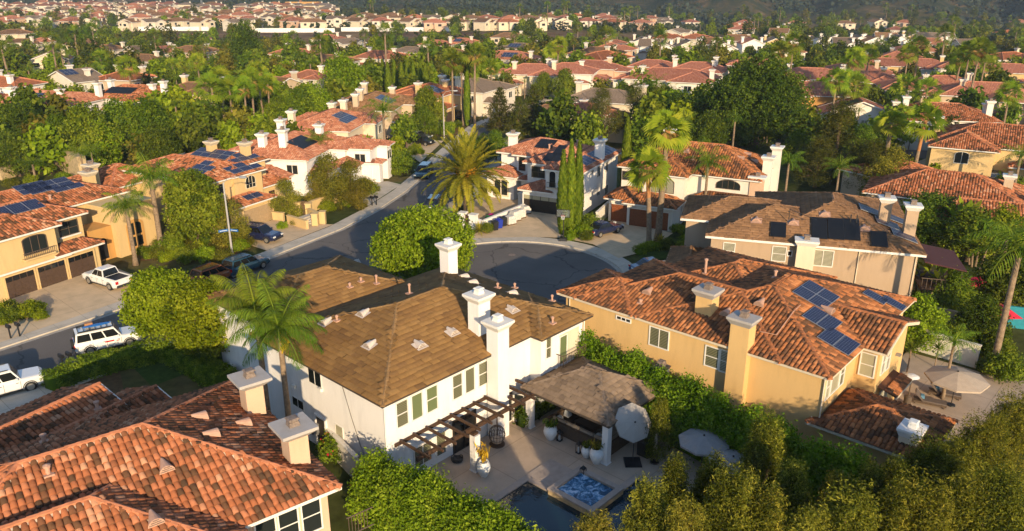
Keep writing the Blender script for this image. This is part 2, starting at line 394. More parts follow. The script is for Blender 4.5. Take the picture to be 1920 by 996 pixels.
M['lounge'] = mat('dark_taupe_cushion', (.13, .10, .085), .95, .1, 5)
M['copper'] = mat('copper', (.35, .16, .06), .45, .2, 6)
# ------------------------------------------------------------------ objects and meshes
def link(o, parent=None):
    COL.objects.link(o)
    if parent is not None: o.parent = parent
    return o

def tag(o, label=None, cat=None, group=None, kind=None):
    if label: o['label'] = label
    if cat: o['category'] = cat
    if group: o['group'] = group
    if kind: o['kind'] = kind
    return o

def empty(name, loc, rz=0, label=None, cat=None, group=None):
    o = bpy.data.objects.new(name, None); o.empty_display_size = .2
    o.location = loc; o.rotation_euler = (0, 0, rz)
    link(o); return tag(o, label, cat, group)

def dup(root, loc=None, rz=None, label=None, group=None, scale=None):
    r = root.copy(); COL.objects.link(r)
    if loc is not None: r.location = loc
    if rz is not None: r.rotation_euler = (0, 0, rz)
    if scale is not None: r.scale = (scale,)*3 if not isinstance(scale, tuple) else scale
    if label: r['label'] = label
    if group: r['group'] = group
    for ch in list(root.children):
        c = ch.copy(); COL.objects.link(c); c.parent = r
        for g in list(ch.children):
            d = g.copy(); COL.objects.link(d); d.parent = c
    return r

class MB:
    """collects faces; build() links them as one mesh object"""
    def __init__(s): s.v = []; s.f = []; s.m = []; s.uv = {}; s.M = None
    def vs(s, pts):
        i = len(s.v)
        if s.M is not None: pts = [s.M @ Vector(p) for p in pts]
        s.v += [tuple(p) for p in pts]; return i
    def face(s, pts, m=0, uv=None):
        i = s.vs(pts); s.f.append(tuple(range(i, i+len(pts)))); s.m.append(m)
        if uv: s.uv[len(s.f)-1] = uv
    def hexa(s, p, m=0):
        i = s.vs(p)
        for q in ((3, 2, 1, 0), (4, 5, 6, 7), (0, 1, 5, 4), (1, 2, 6, 5), (2, 3, 7, 6), (3, 0, 4, 7)):
            s.f.append(tuple(i+k for k in q)); s.m.append(m)
    def box(s, x0, y0, z0, x1, y1, z1, m=0, skip=()):
        p = [(x0, y0, z0), (x1, y0, z0), (x1, y1, z0), (x0, y1, z0), (x0, y0, z1), (x1, y0, z1), (x1, y1, z1), (x0, y1, z1)]
        i = s.vs(p)
        for k, q in enumerate(((3, 2, 1, 0), (4, 5, 6, 7), (0, 1, 5, 4), (1, 2, 6, 5), (2, 3, 7, 6), (3, 0, 4, 7))):
            if k in skip: continue
            s.f.append(tuple(i+j for j in q)); s.m.append(m)
    def cbox(s, cx, cy, cz, sx, sy, sz, m=0): s.box(cx-sx/2, cy-sy/2, cz-sz/2, cx+sx/2, cy+sy/2, cz+sz/2, m)
    def taper(s, x0, y0, x1, y1, z0, z1, d, m=0):
        s.hexa([(x0, y0, z0), (x1, y0, z0), (x1, y1, z0), (x0, y1, z0), (x0-d, y0-d, z1), (x1+d, y0-d, z1), (x1+d, y1+d, z1), (x0-d, y1+d, z1)], m)
    def prism(s, poly, z0, z1, m=0):
        n = len(poly)
        a = sum(poly[i][0]*poly[(i+1) % n][1]-poly[(i+1) % n][0]*poly[i][1] for i in range(n))
        if a < 0: poly = poly[::-1]
        i = s.vs([(*p, z0) for p in poly]+[(*p, z1) for p in poly])
        s.f.append(tuple(i+n+k for k in range(n))); s.m.append(m)
        s.f.append(tuple(i+n-1-k for k in range(n))); s.m.append(m)
        for k in range(n):
            j = (k+1) % n; s.f.append((i+k, i+j, i+n+j, i+n+k)); s.m.append(m)
    def tube(s, pts, rad, n=8, m=0, cap=True):
        pts = [Vector(p) for p in pts]
        if not isinstance(rad, (list, tuple)): rad = [rad]*len(pts)
        rings = []
        for k, p in enumerate(pts):
            t = (pts[min(k+1, len(pts)-1)]-pts[max(k-1, 0)])
            t = t.normalized() if t.length > 1e-6 else Vector((0, 0, 1))
            x = t.cross(Vector((0, 1, 0)) if abs(t.y) < .9 else Vector((1, 0, 0))).normalized(); y = t.cross(x)
            rings.append(s.vs([p+(x*math.cos(2*math.pi*j/n)+y*math.sin(2*math.pi*j/n))*rad[k] for j in range(n)]))
        for a, b in zip(rings, rings[1:]):
            for j in range(n):
                k = (j+1) % n; s.f.append((a+j, a+k, b+k, b+j)); s.m.append(m)
        if cap:
            s.f.append(tuple(rings[0]+j for j in range(n))[::-1]); s.m.append(m)
            s.f.append(tuple(rings[-1]+j for j in range(n))); s.m.append(m)
    def bar(s, a, b, w, h, m=0):
        """beam of section w x h from a to b"""
        a = Vector(a); b = Vector(b); t = (b-a).normalized()
        x = t.cross(Vector((0, 0, 1))); x = x.normalized() if x.length > 1e-4 else Vector((1, 0, 0)); y = x.cross(t)
        q = []
        for p in (a, b):
            q += [p-x*w/2-y*h/2, p+x*w/2-y*h/2, p+x*w/2+y*h/2, p-x*w/2+y*h/2]
        s.hexa(q, m)
    def lathe(s, prof, n=16, c=(0, 0, 0), m=0):
        i0 = None
        for r, z in prof:
            i = s.vs([(c[0]+r*math.cos(2*math.pi*j/n), c[1]+r*math.sin(2*math.pi*j/n), c[2]+z) for j in range(n)])
            if i0 is not None:
                for j in range(n):
                    k = (j+1) % n; s.f.append((i0+j, i0+k, i+k, i+j)); s.m.append(m)
            i0 = i
    def build(s, name, mats, parent=None, smooth=False):
        me = bpy.data.meshes.new(name); me.from_pydata(s.v, [], s.f)
        if not isinstance(mats, (list, tuple)): mats = [mats]
        for m in mats: me.materials.append(M[m] if isinstance(m, str) else m)
        if len(mats) > 1: me.polygons.foreach_set('material_index', s.m)
        if s.uv:
            ul = me.uv_layers.new()
            for fi, uv in s.uv.items():
                p = me.polygons[fi]
                for k, li in enumerate(p.loop_indices): ul.data[li].uv = uv[k]
        if smooth: me.polygons.foreach_set('use_smooth', [True]*len(me.polygons))
        me.update()
        return link(bpy.data.objects.new(name, me), parent)

def np_mesh(name, V, F, mats, tint=None, midx=None, smooth=False):
    """mesh from numpy arrays; F is (n,4) or a list of such arrays"""
    me = bpy.data.meshes.new(name)
    Fs = F if isinstance(F, list) else [F]
    tot = sum(f.size for f in Fs); nf = sum(len(f) for f in Fs)
    me.vertices.add(len(V)); me.vertices.foreach_set('co', np.ascontiguousarray(V, dtype=np.float32).ravel())
    me.loops.add(tot); me.loops.foreach_set('vertex_index', np.concatenate([f.ravel() for f in Fs]).astype(np.int32))
    me.polygons.add(nf)
    ls = []; off = 0
    for f in Fs:
        ls.append(off+np.arange(len(f))*f.shape[1]); off += f.size
    me.polygons.foreach_set('loop_start', np.concatenate(ls).astype(np.int32))
    for m in mats: me.materials.append(M[m] if isinstance(m, str) else m)
    if midx is not None: me.polygons.foreach_set('material_index', np.asarray(midx, dtype=np.int32))
    me.update(calc_edges=True)
    if tint is not None:
        a = me.attributes.new('tint', 'FLOAT', 'FACE'); a.data.foreach_set('value', np.asarray(tint, dtype=np.float32))
    if smooth: me.polygons.foreach_set('use_smooth', [True]*nf)
    return me

# ------------------------------------------------------------------ roofs
class Block:
    """one roofed mass of a house: rectangle of eaves (a0,b0)-(a1,b1) in the house frame, eave height, pitch; rot turns it about its centre"""
    def __init__(s, a0, b0, a1, b1, ze=5.8, pitch=.33, kind='hip', ov=.5, rot=0, z0=0, walls=True):
        s.a0, s.b0, s.a1, s.b1, s.ze, s.p, s.kind, s.ov, s.rot, s.z0, s.walls = a0, b0, a1, b1, ze, pitch, kind, ov, R(rot), z0, walls
        s.c = ((a0+a1)/2, (b0+b1)/2); s.ha = (a1-a0)/2; s.hb = (b1-b0)/2
    def to(s, x, y):
        dx, dy = x-s.c[0], y-s.c[1]; c, n = math.cos(s.rot), math.sin(s.rot)
        return dx*c+dy*n, -dx*n+dy*c
    def fr(s, u, v):
        c, n = math.cos(s.rot), math.sin(s.rot)
        return s.c[0]+u*c-v*n, s.c[1]+u*n+v*c
    def z(s, x, y):
        u, v = s.to(x, y)
        da, db = s.ha-np.abs(u), s.hb-np.abs(v)
        if s.kind == 'hip': d = np.minimum(da, db)
        elif s.kind == 'gable_a': d = np.where(da >= 0, db, -9)
        elif s.kind == 'gable_b': d = np.where(db >= 0, da, -9)
        elif s.kind == 'shed': d = np.where((da >= 0) & (db >= 0), v+s.hb, -9)
        else: d = np.where((da >= 0) & (db >= 0), 0, -9)
        return np.where(np.minimum(da, db) < -.001, -99, s.ze+s.p*d)
    def planes(s):
        """(side, corner polygon in block frame with z) of each slope"""
        ha, hb, ze, p = s.ha, s.hb, s.ze, s.p
        out = []
        if s.kind == 'hip':
            m = min(ha, hb); zt = ze+p*m
            if ha >= hb:
                r0, r1 = (-(ha-m), 0), (ha-m, 0)
                out = [('b0', [(-ha, -hb, ze), (ha, -hb, ze), (*r1, zt), (*r0, zt)]), ('a1', [(ha, -hb, ze), (ha, hb, ze), (*r1, zt)]),
                       ('b1', [(ha, hb, ze), (-ha, hb, ze), (*r0, zt), (*r1, zt)]), ('a0', [(-ha, hb, ze), (-ha, -hb, ze), (*r0, zt)])]
            else:
                r0, r1 = (0, -(hb-m)), (0, hb-m)
                out = [('b0', [(-ha, -hb, ze), (ha, -hb, ze), (*r0, zt)]), ('a1', [(ha, -hb, ze), (ha, hb, ze), (*r1, zt), (*r0, zt)]),
                       ('b1', [(ha, hb, ze), (-ha, hb, ze), (*r1, zt)]), ('a0', [(-ha, hb, ze), (-ha, -hb, ze), (*r0, zt), (*r1, zt)])]
        elif s.kind == 'gable_a':
            zt = ze+p*hb
            out = [('b0', [(-ha, -hb, ze), (ha, -hb, ze), (ha, 0, zt), (-ha, 0, zt)]), ('b1', [(ha, hb, ze), (-ha, hb, ze), (-ha, 0, zt), (ha, 0, zt)])]
        elif s.kind == 'gable_b':
            zt = ze+p*ha
            out = [('a1', [(ha, -hb, ze), (ha, hb, ze), (0, hb, zt), (0, -hb, zt)]), ('a0', [(-ha, hb, ze), (-ha, -hb, ze), (0, -hb, zt), (0, hb, zt)])]
        elif s.kind == 'shed':
            out = [('b0', [(-ha, -hb, ze), (ha, -hb, ze), (ha, hb, ze+2*hb*p), (-ha, hb, ze+2*hb*p)])]
        return out
    def ridges(s):
        ha, hb, ze, p = s.ha, s.hb, s.ze, s.p
        if s.kind == 'hip':
            m = min(ha, hb); zt = ze+p*m
            r0, r1 = ((-(ha-m), 0, zt), (ha-m, 0, zt)) if ha >= hb else ((0, -(hb-m), zt), (0, hb-m, zt))
            c = [(-ha, -hb, ze), (ha, -hb, ze), (ha, hb, ze), (-ha, hb, ze)]
            e = [(c[0], r0), (c[1], r1 if ha >= hb else r0), (c[2], r1), (c[3], r0 if ha >= hb else r1)]
            if abs(ha-hb) > .05: e.append((r0, r1))
            return e
        if s.kind == 'gable_a': return [((-ha, 0, ze+p*hb), (ha, 0, ze+p*hb))]
        if s.kind == 'gable_b': return [((0, -hb, ze+p*ha), (0, hb, ze+p*ha))]
        return []

def tile_plane(blk, side, poly, others, tw, tl, flat, rg, eps):
    """real tiles laid over one slope; each gets a tint. Returns V (n,4-or-more verts), F, tint"""
    ha, hb = blk.ha, blk.hb
    P0 = Vector(poly[0]); P1 = Vector(poly[1])
    U = (P1-P0).normalized(); inn = Vector((-U.y, U.x, 0)); n = math.hypot(1, blk.p)
    Vv = (inn+Vector((0, 0, blk.p)))/n; N = U.cross(Vv)
    Lu = (P1-P0).length; dep = max((Vector(q)-P0).dot(inn) for q in poly)
    nu = max(1, int(round(Lu/tw))); w = Lu/nu; sv = tl/n; nv = int(dep/sv)+2
    uu, dd = np.meshgrid((np.arange(nu)+.5)*w, np.arange(nv)*sv+(0 if not flat else 0))
    if flat: uu = uu+(np.arange(nv)[:, None] % 2)*w*.5+rg.uniform(-.05, .05, uu.shape)*w
    uu = uu.ravel(); dd = dd.ravel()
    dc = dd+sv*.5
    bx = P0.x+U.x*uu+inn.x*dc; by = P0.y+U.y*uu+inn.y*dc
    da, db = ha-np.abs(bx), hb-np.abs(by)
    if blk.kind == 'hip':
        own = da if side[0] == 'a' else db
        oth = db if side[0] == 'a' else da
        keep = (own <= oth+.12) & (dc <= dep+.05) & (dc < (ha if side[0] == 'a' else hb)+.02)
        keep &= (da > -.02) & (db > -.02)
    else: keep = (dc <= dep+.05) & (uu > 0) & (uu < Lu)
    # in the house frame, drop what lies under another slope
    c, s_ = math.cos(blk.rot), math.sin(blk.rot)
    hx = blk.c[0]+bx*c-by*s_; hy = blk.c[1]+bx*s_+by*c; hz = blk.ze+blk.p*dc
    for k, o in others: keep &= o.z(hx, hy) <= hz+(.03 if k else -.005)
    uu, dd, hx, hy = uu[keep], dd[keep], hx[keep], hy[keep]; n_ = len(uu)
    if n_ == 0: return None
    jit = rg.normal(0, .012, n_); sk = rg.normal(0, .012, n_)
    tint = np.clip(rg.beta(1.5, 1.3, n_), 0, 1)
    if flat:
        cor = np.sin(hx*1.7+hy*.9)*.08+np.sin(hy*2.3-hx*.6+1)*.08; tint = np.clip(.5+(tint-.5)*.55+cor, 0, 1)
        prof = np.array([[-.5, 0], [.5, 0]]); lift = .035; hgt = .0
    else:
        # a few batches of browner and of redder tiles
        cor = np.sin(hx*.9+hy*.5)*np.sin(hy*1.1-hx*.3)*.16; tint = np.clip(tint+cor, 0, 1)
        x = np.array([-.5, -.33, -.12, .12, .33, .5]); prof = np.stack([x, np.sqrt(np.maximum(0, .25-x*x))*.95], 1); lift = .035
    k = len(prof)
    V = np.zeros((n_, 2*k, 3)); u3, v3, n3 = np.array(U), np.array(Vv), np.array(N)
    base = np.array(P0)[None]+u3[None]*uu[:, None]+np.array((inn+Vector((0, 0, blk.p))))[None]*dd[:, None]
    ll = tl*1.08
    for e, (vo, sc, up) in enumerate(((-.03, 1.0, lift), (ll, .86 if not flat else 1.0, .004))):
        for j in range(k):
            px = prof[j, 0]*w*(.98 if not flat else .985)*sc; pz = prof[j, 1]*w*.68*sc+up
            V[:, e*k+j] = base+u3*(px+sk*(1 if e else -1))[:, None]+v3*vo+n3*(pz+jit)[:, None]
    V = V.reshape(-1, 3)
    # into the house frame
    X = blk.c[0]+V[:, 0]*c-V[:, 1]*s_; Y = blk.c[1]+V[:, 0]*s_+V[:, 1]*c
    V = np.stack([X, Y, V[:, 2]], 1)
    q = np.array([[j, j+1, k+j+1, k+j] for j in range(k-1)])
    F4 = (np.arange(n_)[:, None, None]*2*k+q[None]).reshape(-1, 4)
    t4 = np.repeat(tint, k-1)
    # butt end of each tile
    if flat:
        # thickness: short drop at the lower edge
        lo = V.reshape(n_, 2*k, 3)[:, :2].copy(); lo -= n3*0.035 if blk.rot == 0 else np.array([0, 0, .035])
        i0 = len(V); V = np.concatenate([V, lo.reshape(-1, 3)])
        ar = np.arange(n_)
        Fe = np.stack([i0+2*ar, i0+2*ar+1, 2*k*ar+1, 2*k*ar], 1)
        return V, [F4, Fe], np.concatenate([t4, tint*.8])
    Fe = (np.arange(n_)[:, None]*2*k+np.arange(k)[::-1][None])
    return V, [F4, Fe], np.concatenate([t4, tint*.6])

class House:
    def __init__(s, name, label, o, az, wall, roof, cat='house', group=None, tile=(.30, .42), flat=False, trim='trim', real=True, cap=None, z=0):
        s.o = Vector((o[0], o[1], z)); s.az = R(az); s.wall = wall; s.roofm = roof; s.tile = tile; s.flat = flat; s.trim = trim; s.real = real
        s.root = empty(name, s.o, s.az, label, cat, group); s.blocks = []; s.cap = cap or 'c_'+roof; s.mortar = real and not flat
        s.rg = np.random.default_rng(abs(hash(label)) % 9999 if False else len(label)*37+int(o[0]*10) % 97)
    def L(s, p):
        dx, dy = p[0]-s.o.x, p[1]-s.o.y; c, n = math.cos(s.az), math.sin(s.az)
        return dx*c+dy*n, -dx*n+dy*c
    def Wd(s, a, b, z=0):
        c, n = math.cos(s.az), math.sin(s.az)
        return Vector((s.o.x+a*c-b*n, s.o.y+a*n+b*c, s.o.z+z))
    def px(s, px, py, z=0): return s.L(G(px, py, z+s.o.z))
    def onwall(s, px, py, axis, val):
        """(coordinate along wall, z) where the sight line of a photo pixel meets a wall plane"""
        u, f, d = ray(px, py); c, n = math.cos(s.az), math.sin(s.az)
        oa, ob = s.L((0, 0)); da, db = u*c+f*n, -u*n+f*c
        t = (val-oa)/da if axis == 'a' else (val-ob)/db
        return (ob+db*t if axis == 'a' else oa+da*t), CAMZ+d*t-s.o.z
    def roofz(s, a, b):
        best = None
        for k in s.blocks:
            z = float(k.z(np.array(a), np.array(b)))
            if z > -50 and (best is None or z > best[0]): best = (z, k)
        return best
    def block(s, *a, **k):
        b = Block(*a, **k); s.blocks.append(b); return b
    def finish(s, fascia=.16, soffit=True):
        wm = MB(); fm = MB(); um = MB()
        for i, b in enumerate(s.blocks):
            i_off = .0035*i
            if b.walls:
                ia = ib = b.ov+.003*i
                q = [b.fr(-b.ha+ia, -b.hb+ib), b.fr(b.ha-ia, -b.hb+ib), b.fr(b.ha-ia, b.hb-ib), b.fr(-b.ha+ia, b.hb-ib)]
                wm.prism(q, b.z0, b.ze-.02-i_off)
                if b.kind.startswith('gable'):
                    zt = b.ze+b.p*(b.hb if b.kind == 'gable_a' else b.ha)-.06
                    zz = b.ze-.02-i_off+b.p*b.ov
                    if b.kind == 'gable_a':
                        for sx in (-1, 1):
                            x = sx*(b.ha-ia); wm.face([(*b.fr(x, -b.hb+ib), b.ze-.03), (*b.fr(x, b.hb-ib), b.ze-.03), (*b.fr(x, b.hb-ib), zz-.05), (*b.fr(x, 0), zt), (*b.fr(x, -b.hb+ib), zz-.05)])
                    else:
                        for sx in (-1, 1):
                            x = sx*(b.hb-ib); wm.face([(*b.fr(-b.ha+ia, x), b.ze-.03), (*b.fr(b.ha-ia, x), b.ze-.03), (*b.fr(b.ha-ia, x), zz-.05), (*b.fr(0, x), zt), (*b.fr(-b.ha+ia, x), zz-.05)])
            # eave board and soffit
            h = fascia; o_ = .012+i_off
            for (u0, v0), (u1, v1), tk in (((-b.ha-o_, -b.hb-o_), (b.ha+o_, -b.hb+.1), 0), ((-b.ha-o_, b.hb-.1), (b.ha+o_, b.hb+o_), 1),
                                       ((-b.ha-o_, -b.hb+.1), (-b.ha+.1, b.hb-.1), 2), ((b.ha-.1, -b.hb+.1), (b.ha+o_, b.hb-.1), 3)):
                if b.kind == 'gable_a' and tk in (2, 3) or b.kind == 'gable_b' and tk in (0, 1): continue
                if b.kind == 'shed' and tk: continue
                q = [b.fr(u0, v0), b.fr(u1, v0), b.fr(u1, v1), b.fr(u0, v1)]
                fm.prism(q, b.ze-h-i_off, b.ze-.015-i_off)
            if b.kind.startswith('gable'):
                for sx in (-1, 1):
                    for sy in (-1, 1):
                        if b.kind == 'gable_a':
                            p0 = Vector((*b.fr(sx*(b.ha+.02), sy*b.hb), b.ze-.08)); p1 = Vector((*b.fr(sx*(b.ha+.02), 0), b.ze+b.p*b.hb-.08))
                        else:
                            p0 = Vector((*b.fr(sy*b.ha, sx*(b.hb+.02)), b.ze-.08)); p1 = Vector((*b.fr(0, sx*(b.hb+.02)), b.ze+b.p*b.ha-.08))
                        fm.bar(p0, p1, .07, .2)
            if soffit and b.kind != 'shed':
                q = [(*b.fr(-b.ha+.05, -b.hb+.05), b.ze-.1-i_off), (*b.fr(-b.ha+.05, b.hb-.05), b.ze-.1-i_off), (*b.fr(b.ha-.05, b.hb-.05), b.ze-.1-i_off), (*b.fr(b.ha-.05, -b.hb+.05), b.ze-.1-i_off)]
                if b.kind == 'hip': fm.face(q)
        s.wallo = wm.build('wall', 'w_'+s.wall, s.root)
        Vs, Fs4, Fs6, ts4, ts6, off = [], [], [], [], [], 0
        for i, b in enumerate(s.blocks):
            others = [(1 if j > i else 0, o) for j, o in enumerate(s.blocks) if j != i]
            for side, poly in b.planes():
                P0 = Vector(poly[0]); U = (Vector(poly[1])-P0).normalized(); inn = Vector((-U.y, U.x, 0))
                lift = (-.03 if s.real else 0)-.0035*i
                nrm = math.hypot(1, b.p)
                pts = [(*b.fr(x, y), z+lift) for x, y, z in poly]
                uv = [((Vector(q)-P0).dot(U)+i*3.3, (Vector(q)-P0).dot(inn)*nrm) for q in poly]
                um.face(pts, 0, uv)
                if s.real:
                    r = tile_plane(b, side, poly, others, s.tile[0], s.tile[1], s.flat, s.rg, .03)
                    if r:
                        V, F, t = r; Vs.append(V); n4 = len(F[0])
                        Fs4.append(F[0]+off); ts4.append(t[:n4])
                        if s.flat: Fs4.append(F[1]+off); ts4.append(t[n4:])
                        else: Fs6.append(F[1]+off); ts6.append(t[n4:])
                        off += len(V)
        if s.real:
            Fl = [np.concatenate(Fs4)]; tl = [np.concatenate(ts4)]
            if Fs6: Fl.append(np.concatenate(Fs6)); tl.append(np.concatenate(ts6))
            # underlay quads ride along in the same mesh
            Vu = np.array(um.v); nU = off
            me = np_mesh('roof', np.concatenate(Vs+[Vu]), Fl+[np.array([[a+nU for a in f]]) for f in um.f], ['t_'+s.roofm, 'u_'+s.roofm],
                         np.concatenate(tl+[np.zeros(len(um.f))]), np.concatenate([np.zeros(sum(len(x) for x in Fl)), np.ones(len(um.f))]))
            s.roof = link(bpy.data.objects.new('roof', me), s.root)
        else: s.roof = um.build('roof', s.roofm if s.roofm.startswith('f_') else 'f_'+s.roofm, s.root)
        if fm.f: fm.build('fascia', s.trim, s.roof)
        # ridge and hip tiles
        cm = MB()
        for i, b in enumerate(s.blocks):
            for p, q in b.ridges():
                p = Vector((*b.fr(p[0], p[1]), p[2])); q = Vector((*b.fr(q[0], q[1]), q[2]))
                n = max(1, int((q-p).length/(.42 if s.real else 1.6))); d = (q-p)/n
                sx = d.normalized().cross(Vector((0, 0, 1))).normalized(); up = sx.cross(d.normalized())
                r = .16 if not s.flat else .15
                for k in range(n):
                    m_ = p+d*(k+.5)
                    if any(float(o.z(np.array(m_.x), np.array(m_.y))) > m_.z+.04 for j, o in enumerate(s.blocks) if j != i): continue
                    a0 = p+d*k-d*.04; a1 = p+d*(k+1)+d*.04
                    j0 = s.rg.normal(0, .008) if s.real else 0
                    prof = [(-r, -.07), (-r*.75, .07), (0, .125), (r*.75, .07), (r, -.07)] if not s.flat else [(-r, -.035), (0, .05), (r, -.035)]
                    A = [a0+sx*(x+j0)+up*(z+.02) for x, z in prof]; B = [a1+sx*(x*.88+j0)+up*z for x, z in prof]
                    for t in range(len(prof)-1): cm.face([A[t], A[t+1], B[t+1], B[t]])
                    cm.face(A[::-1])
                    if s.mortar:
                        for e0, e1 in ((-.25, -.10), (.10, .25)):
                            zz = [.055-abs(e)*.55 for e in (e0, e1)]
                            cm.face([a0+sx*e0+up*zz[0], a0+sx*e1+up*zz[1], a1+sx*e1+up*zz[1], a1+sx*e0+up*zz[0]], 1)
        if cm.f: cm.build('ridge_cap', [s.cap, 'mortar'] if s.mortar else s.cap, s.roof)
        return s
    # --- parts
    def window(s, face, c, z, w, h, pane='glass', frame='trim', bars=(1, 1), depth=.06, arch=0, sill=False, fw=.07):
        """window on a wall: face = (axis, value, outward sign); c = centre along the wall, z = centre height"""
        ax, val, sg = face
        def pt(u, zz, d): return (val+sg*d, u, zz) if ax == 'a' else (u, val+sg*d, zz)
        def slab(mb, u0, z0, u1, z1, d0, d1):
            a, b = pt(u0, z0, d0), pt(u1, z1, d1)
            mb.box(min(a[0], b[0]), min(a[1], b[1]), min(a[2], b[2]), max(a[0], b[0]), max(a[1], b[1]), max(a[2], b[2]))
        f = MB(); u0, u1, z0, z1 = c-w/2, c+w/2, z-h/2, z+h/2
        slab(f, u0-fw, z0-fw, u0, z1+fw*(0 if arch else 1), -.02, depth); slab(f, u1, z0-fw, u1+fw, z1+fw*(0 if arch else 1), -.02, depth)
        slab(f, u0, z0-fw, u1, z0, -.02, depth)
        if not arch: slab(f, u0, z1, u1, z1+fw, -.02, depth)
        for k in range(1, bars[0]):
            x = u0+w*k/bars[0]; slab(f, x-fw*.35, z0, x+fw*.35, z1+arch*.9*math.sqrt(max(0, 1-((x-c)/(w/2))**2)), .012, depth*.8)
        for k in range(1, bars[1]):
            y = z0+h*k/bars[1]; slab(f, u0, y-fw*.35, u1, y+fw*.35, .014, depth*.75)
        if arch:
            n = 10
            for k in range(n):
                t0, t1 = math.pi*k/n, math.pi*(k+1)/n
                A = [(c+(w/2+e)*math.cos(t), z1+(arch+e)*math.sin(t)) for t in (t0, t1) for e in (0, fw)]
                pts = [pt(*A[0], depth), pt(*A[1], depth), pt(*A[3], depth), pt(*A[2], depth)]
                f.face(pts); f.face([pt(*A[1], depth), pt(*A[1], -.02), pt(*A[3], -.02), pt(*A[3], depth)])
        fo = f.build('window', frame, s.root)
        g = MB(); poly = [(u0, z0), (u1, z0), (u1, z1)]
        if arch: poly += [(c+w/2*math.cos(math.pi*k/10), z1+arch*math.sin(math.pi*k/10)) for k in range(1, 10)]
        poly += [(u0, z1)]
        pts = [pt(u, zz, .01) for u, zz in poly]
        if (ax == 'a') == (sg < 0): pts = pts[::-1]
        g.face(pts); g.build('pane', pane, fo)
        if sill:
            q = MB(); slab(q, u0-.18, z0-fw-.14, u1+.18, z0-fw-.003, -.02, .16); q.build('sill', s.trim, fo)
        return fo
    def winpx(s, face, p0, p1, pane='glass', **k):
        """window given by two opposite corners in the photo, put on its wall"""
        a = s.onwall(*p0, face[0], face[1]); b = s.onwall(*p1, face[0], face[1])
        return s.window(face, (a[0]+b[0])/2, (a[1]+b[1])/2, abs(a[0]-b[0]), abs(a[1]-b[1]), pane, **k)
    def door(s, face, c, w, h, m='darkdoor', rows=4, cols=4, glass=0, name='garage_door', z0=.05, arch=0):
        ax, val, sg = face; d = MB()
        def slab(u0, za, u1, zb, d0, d1, mi=0):
            a, b = ((val+sg*d0, u0, za), (val+sg*d1, u1, zb)) if ax == 'a' else ((u0, val+sg*d0, za), (u1, val+sg*d1, zb))
            d.box(min(a[0], b[0]), min(a[1], b[1]), za, max(a[0], b[0]), max(a[1], b[1]), zb, mi)
        slab(c-w/2, z0, c+w/2, z0+h, -.02, .02)
        for r in range(rows):
            for k in range(cols):
                x0, x1 = c-w/2+w*k/cols+.05, c-w/2+w*(k+1)/cols-.05; y0, y1 = z0+h*r/rows+.035, z0+h*(r+1)/rows-.035
                slab(x0, y0, x1, y1, .02, .045, 1 if glass and r == rows-1 else 0)
        o = d.build(name, [m, 'glass_cream' if glass == 1 else 'glass_dark'], s.root)
        f = MB()
        def fs(u0, za, u1, zb):
            a, b = ((val-sg*.01, u0, za), (val+sg*.1, u1, zb)) if ax == 'a' else ((u0, val-sg*.01, za), (u1, val+sg*.1, zb))
            f.box(min(a[0], b[0]), min(a[1], b[1]), za, max(a[0], b[0]), max(a[1], b[1]), zb)
        fs(c-w/2-.14, z0, c-w/2, z0+h+.14); fs(c+w/2, z0, c+w/2+.14, z0+h+.14); fs(c-w/2, z0+h, c+w/2, z0+h+.14)
        f.build('door_frame', 'w_'+s.wall, o)
        return o
    def chimney(s, a, b, w, d, z0, zt, wall=None, pot='rust', cap='trim', big=.22):
        m = MB(); m.box(a-w/2, b-d/2, z0, a+w/2, b+d/2, zt-.3)
        o = m.build('chimney', 'w_'+(wall or s.wall), s.root)
        c = MB(); c.taper(a-w/2-.012, b-d/2-.012, a+w/2+.012, b+d/2+.012, zt-.5, zt-.16, big)
        c.box(a-w/2-big-.03, b-d/2-big-.03, zt-.157, a+w/2+big+.03, b+d/2+big+.03, zt)
        c.build('chimney_cap', cap, o)
        v = MB(); v.taper(a-.26, b-.24, a+.26, b+.24, zt+.003, zt+.22, -.04); v.box(a-.2, b-.18, zt+.223, a+.2, b+.18, zt+.33); v.taper(a-.28, b-.26, a+.28, b+.26, zt+.333, zt+.4, -.06)
        v.build('flue_vent', pot, o)
        return o
    def _frame(s, a, b):
        if s.roofz(a, b) is None: a, b = s.blocks[0].c
        z, k = s.roofz(a, b); e = .05
        u, v = k.to(np.array(a), np.array(b)); da, db = k.ha-abs(u), k.hb-abs(v)
        if k.kind == 'gable_a' or k.kind == 'hip' and db < da: d = Vector((0, 1 if v < 0 else -1, 0))
        elif k.kind == 'shed': d = Vector((0, 1, 0))
        else: d = Vector((1 if u < 0 else -1, 0, 0))
        c, n = math.cos(k.rot), math.sin(k.rot); d = Vector((d.x*c-d.y*n, d.x*n+d.y*c, 0))
        V = (d+Vector((0, 0, k.p))).normalized(); U = Vector((d.y, -d.x, 0)); N = U.cross(V)
        return Vector((a, b, z)), U, V, N
    def panel(s, a, b, w, h, m='solar', up=.16, tilt=0, name='solar_panel'):
        """one panel on the roof slope at (a,b): w along the eave, h up the slope"""
        P, U, V, N = s._frame(a, b); P = P+N*up
        q = MB(); c = [P-U*w/2-V*h/2, P+U*w/2-V*h/2, P+U*w/2+V*h/2, P-U*w/2+V*h/2]
        lo = [x-N*.045 for x in c]
        q.hexa(lo+c, 1); q.face([x+N*.004 for x in [c[0]+(U+V)*.03, c[1]+(V-U)*.03, c[2]-(U+V)*.03, c[3]+(U-V)*.03]], 0, [(0, 0), (w, 0), (w, h), (0, h)])
        return q.build(name, [m, 'metal' if m == 'solar' else 'black'], s.root)
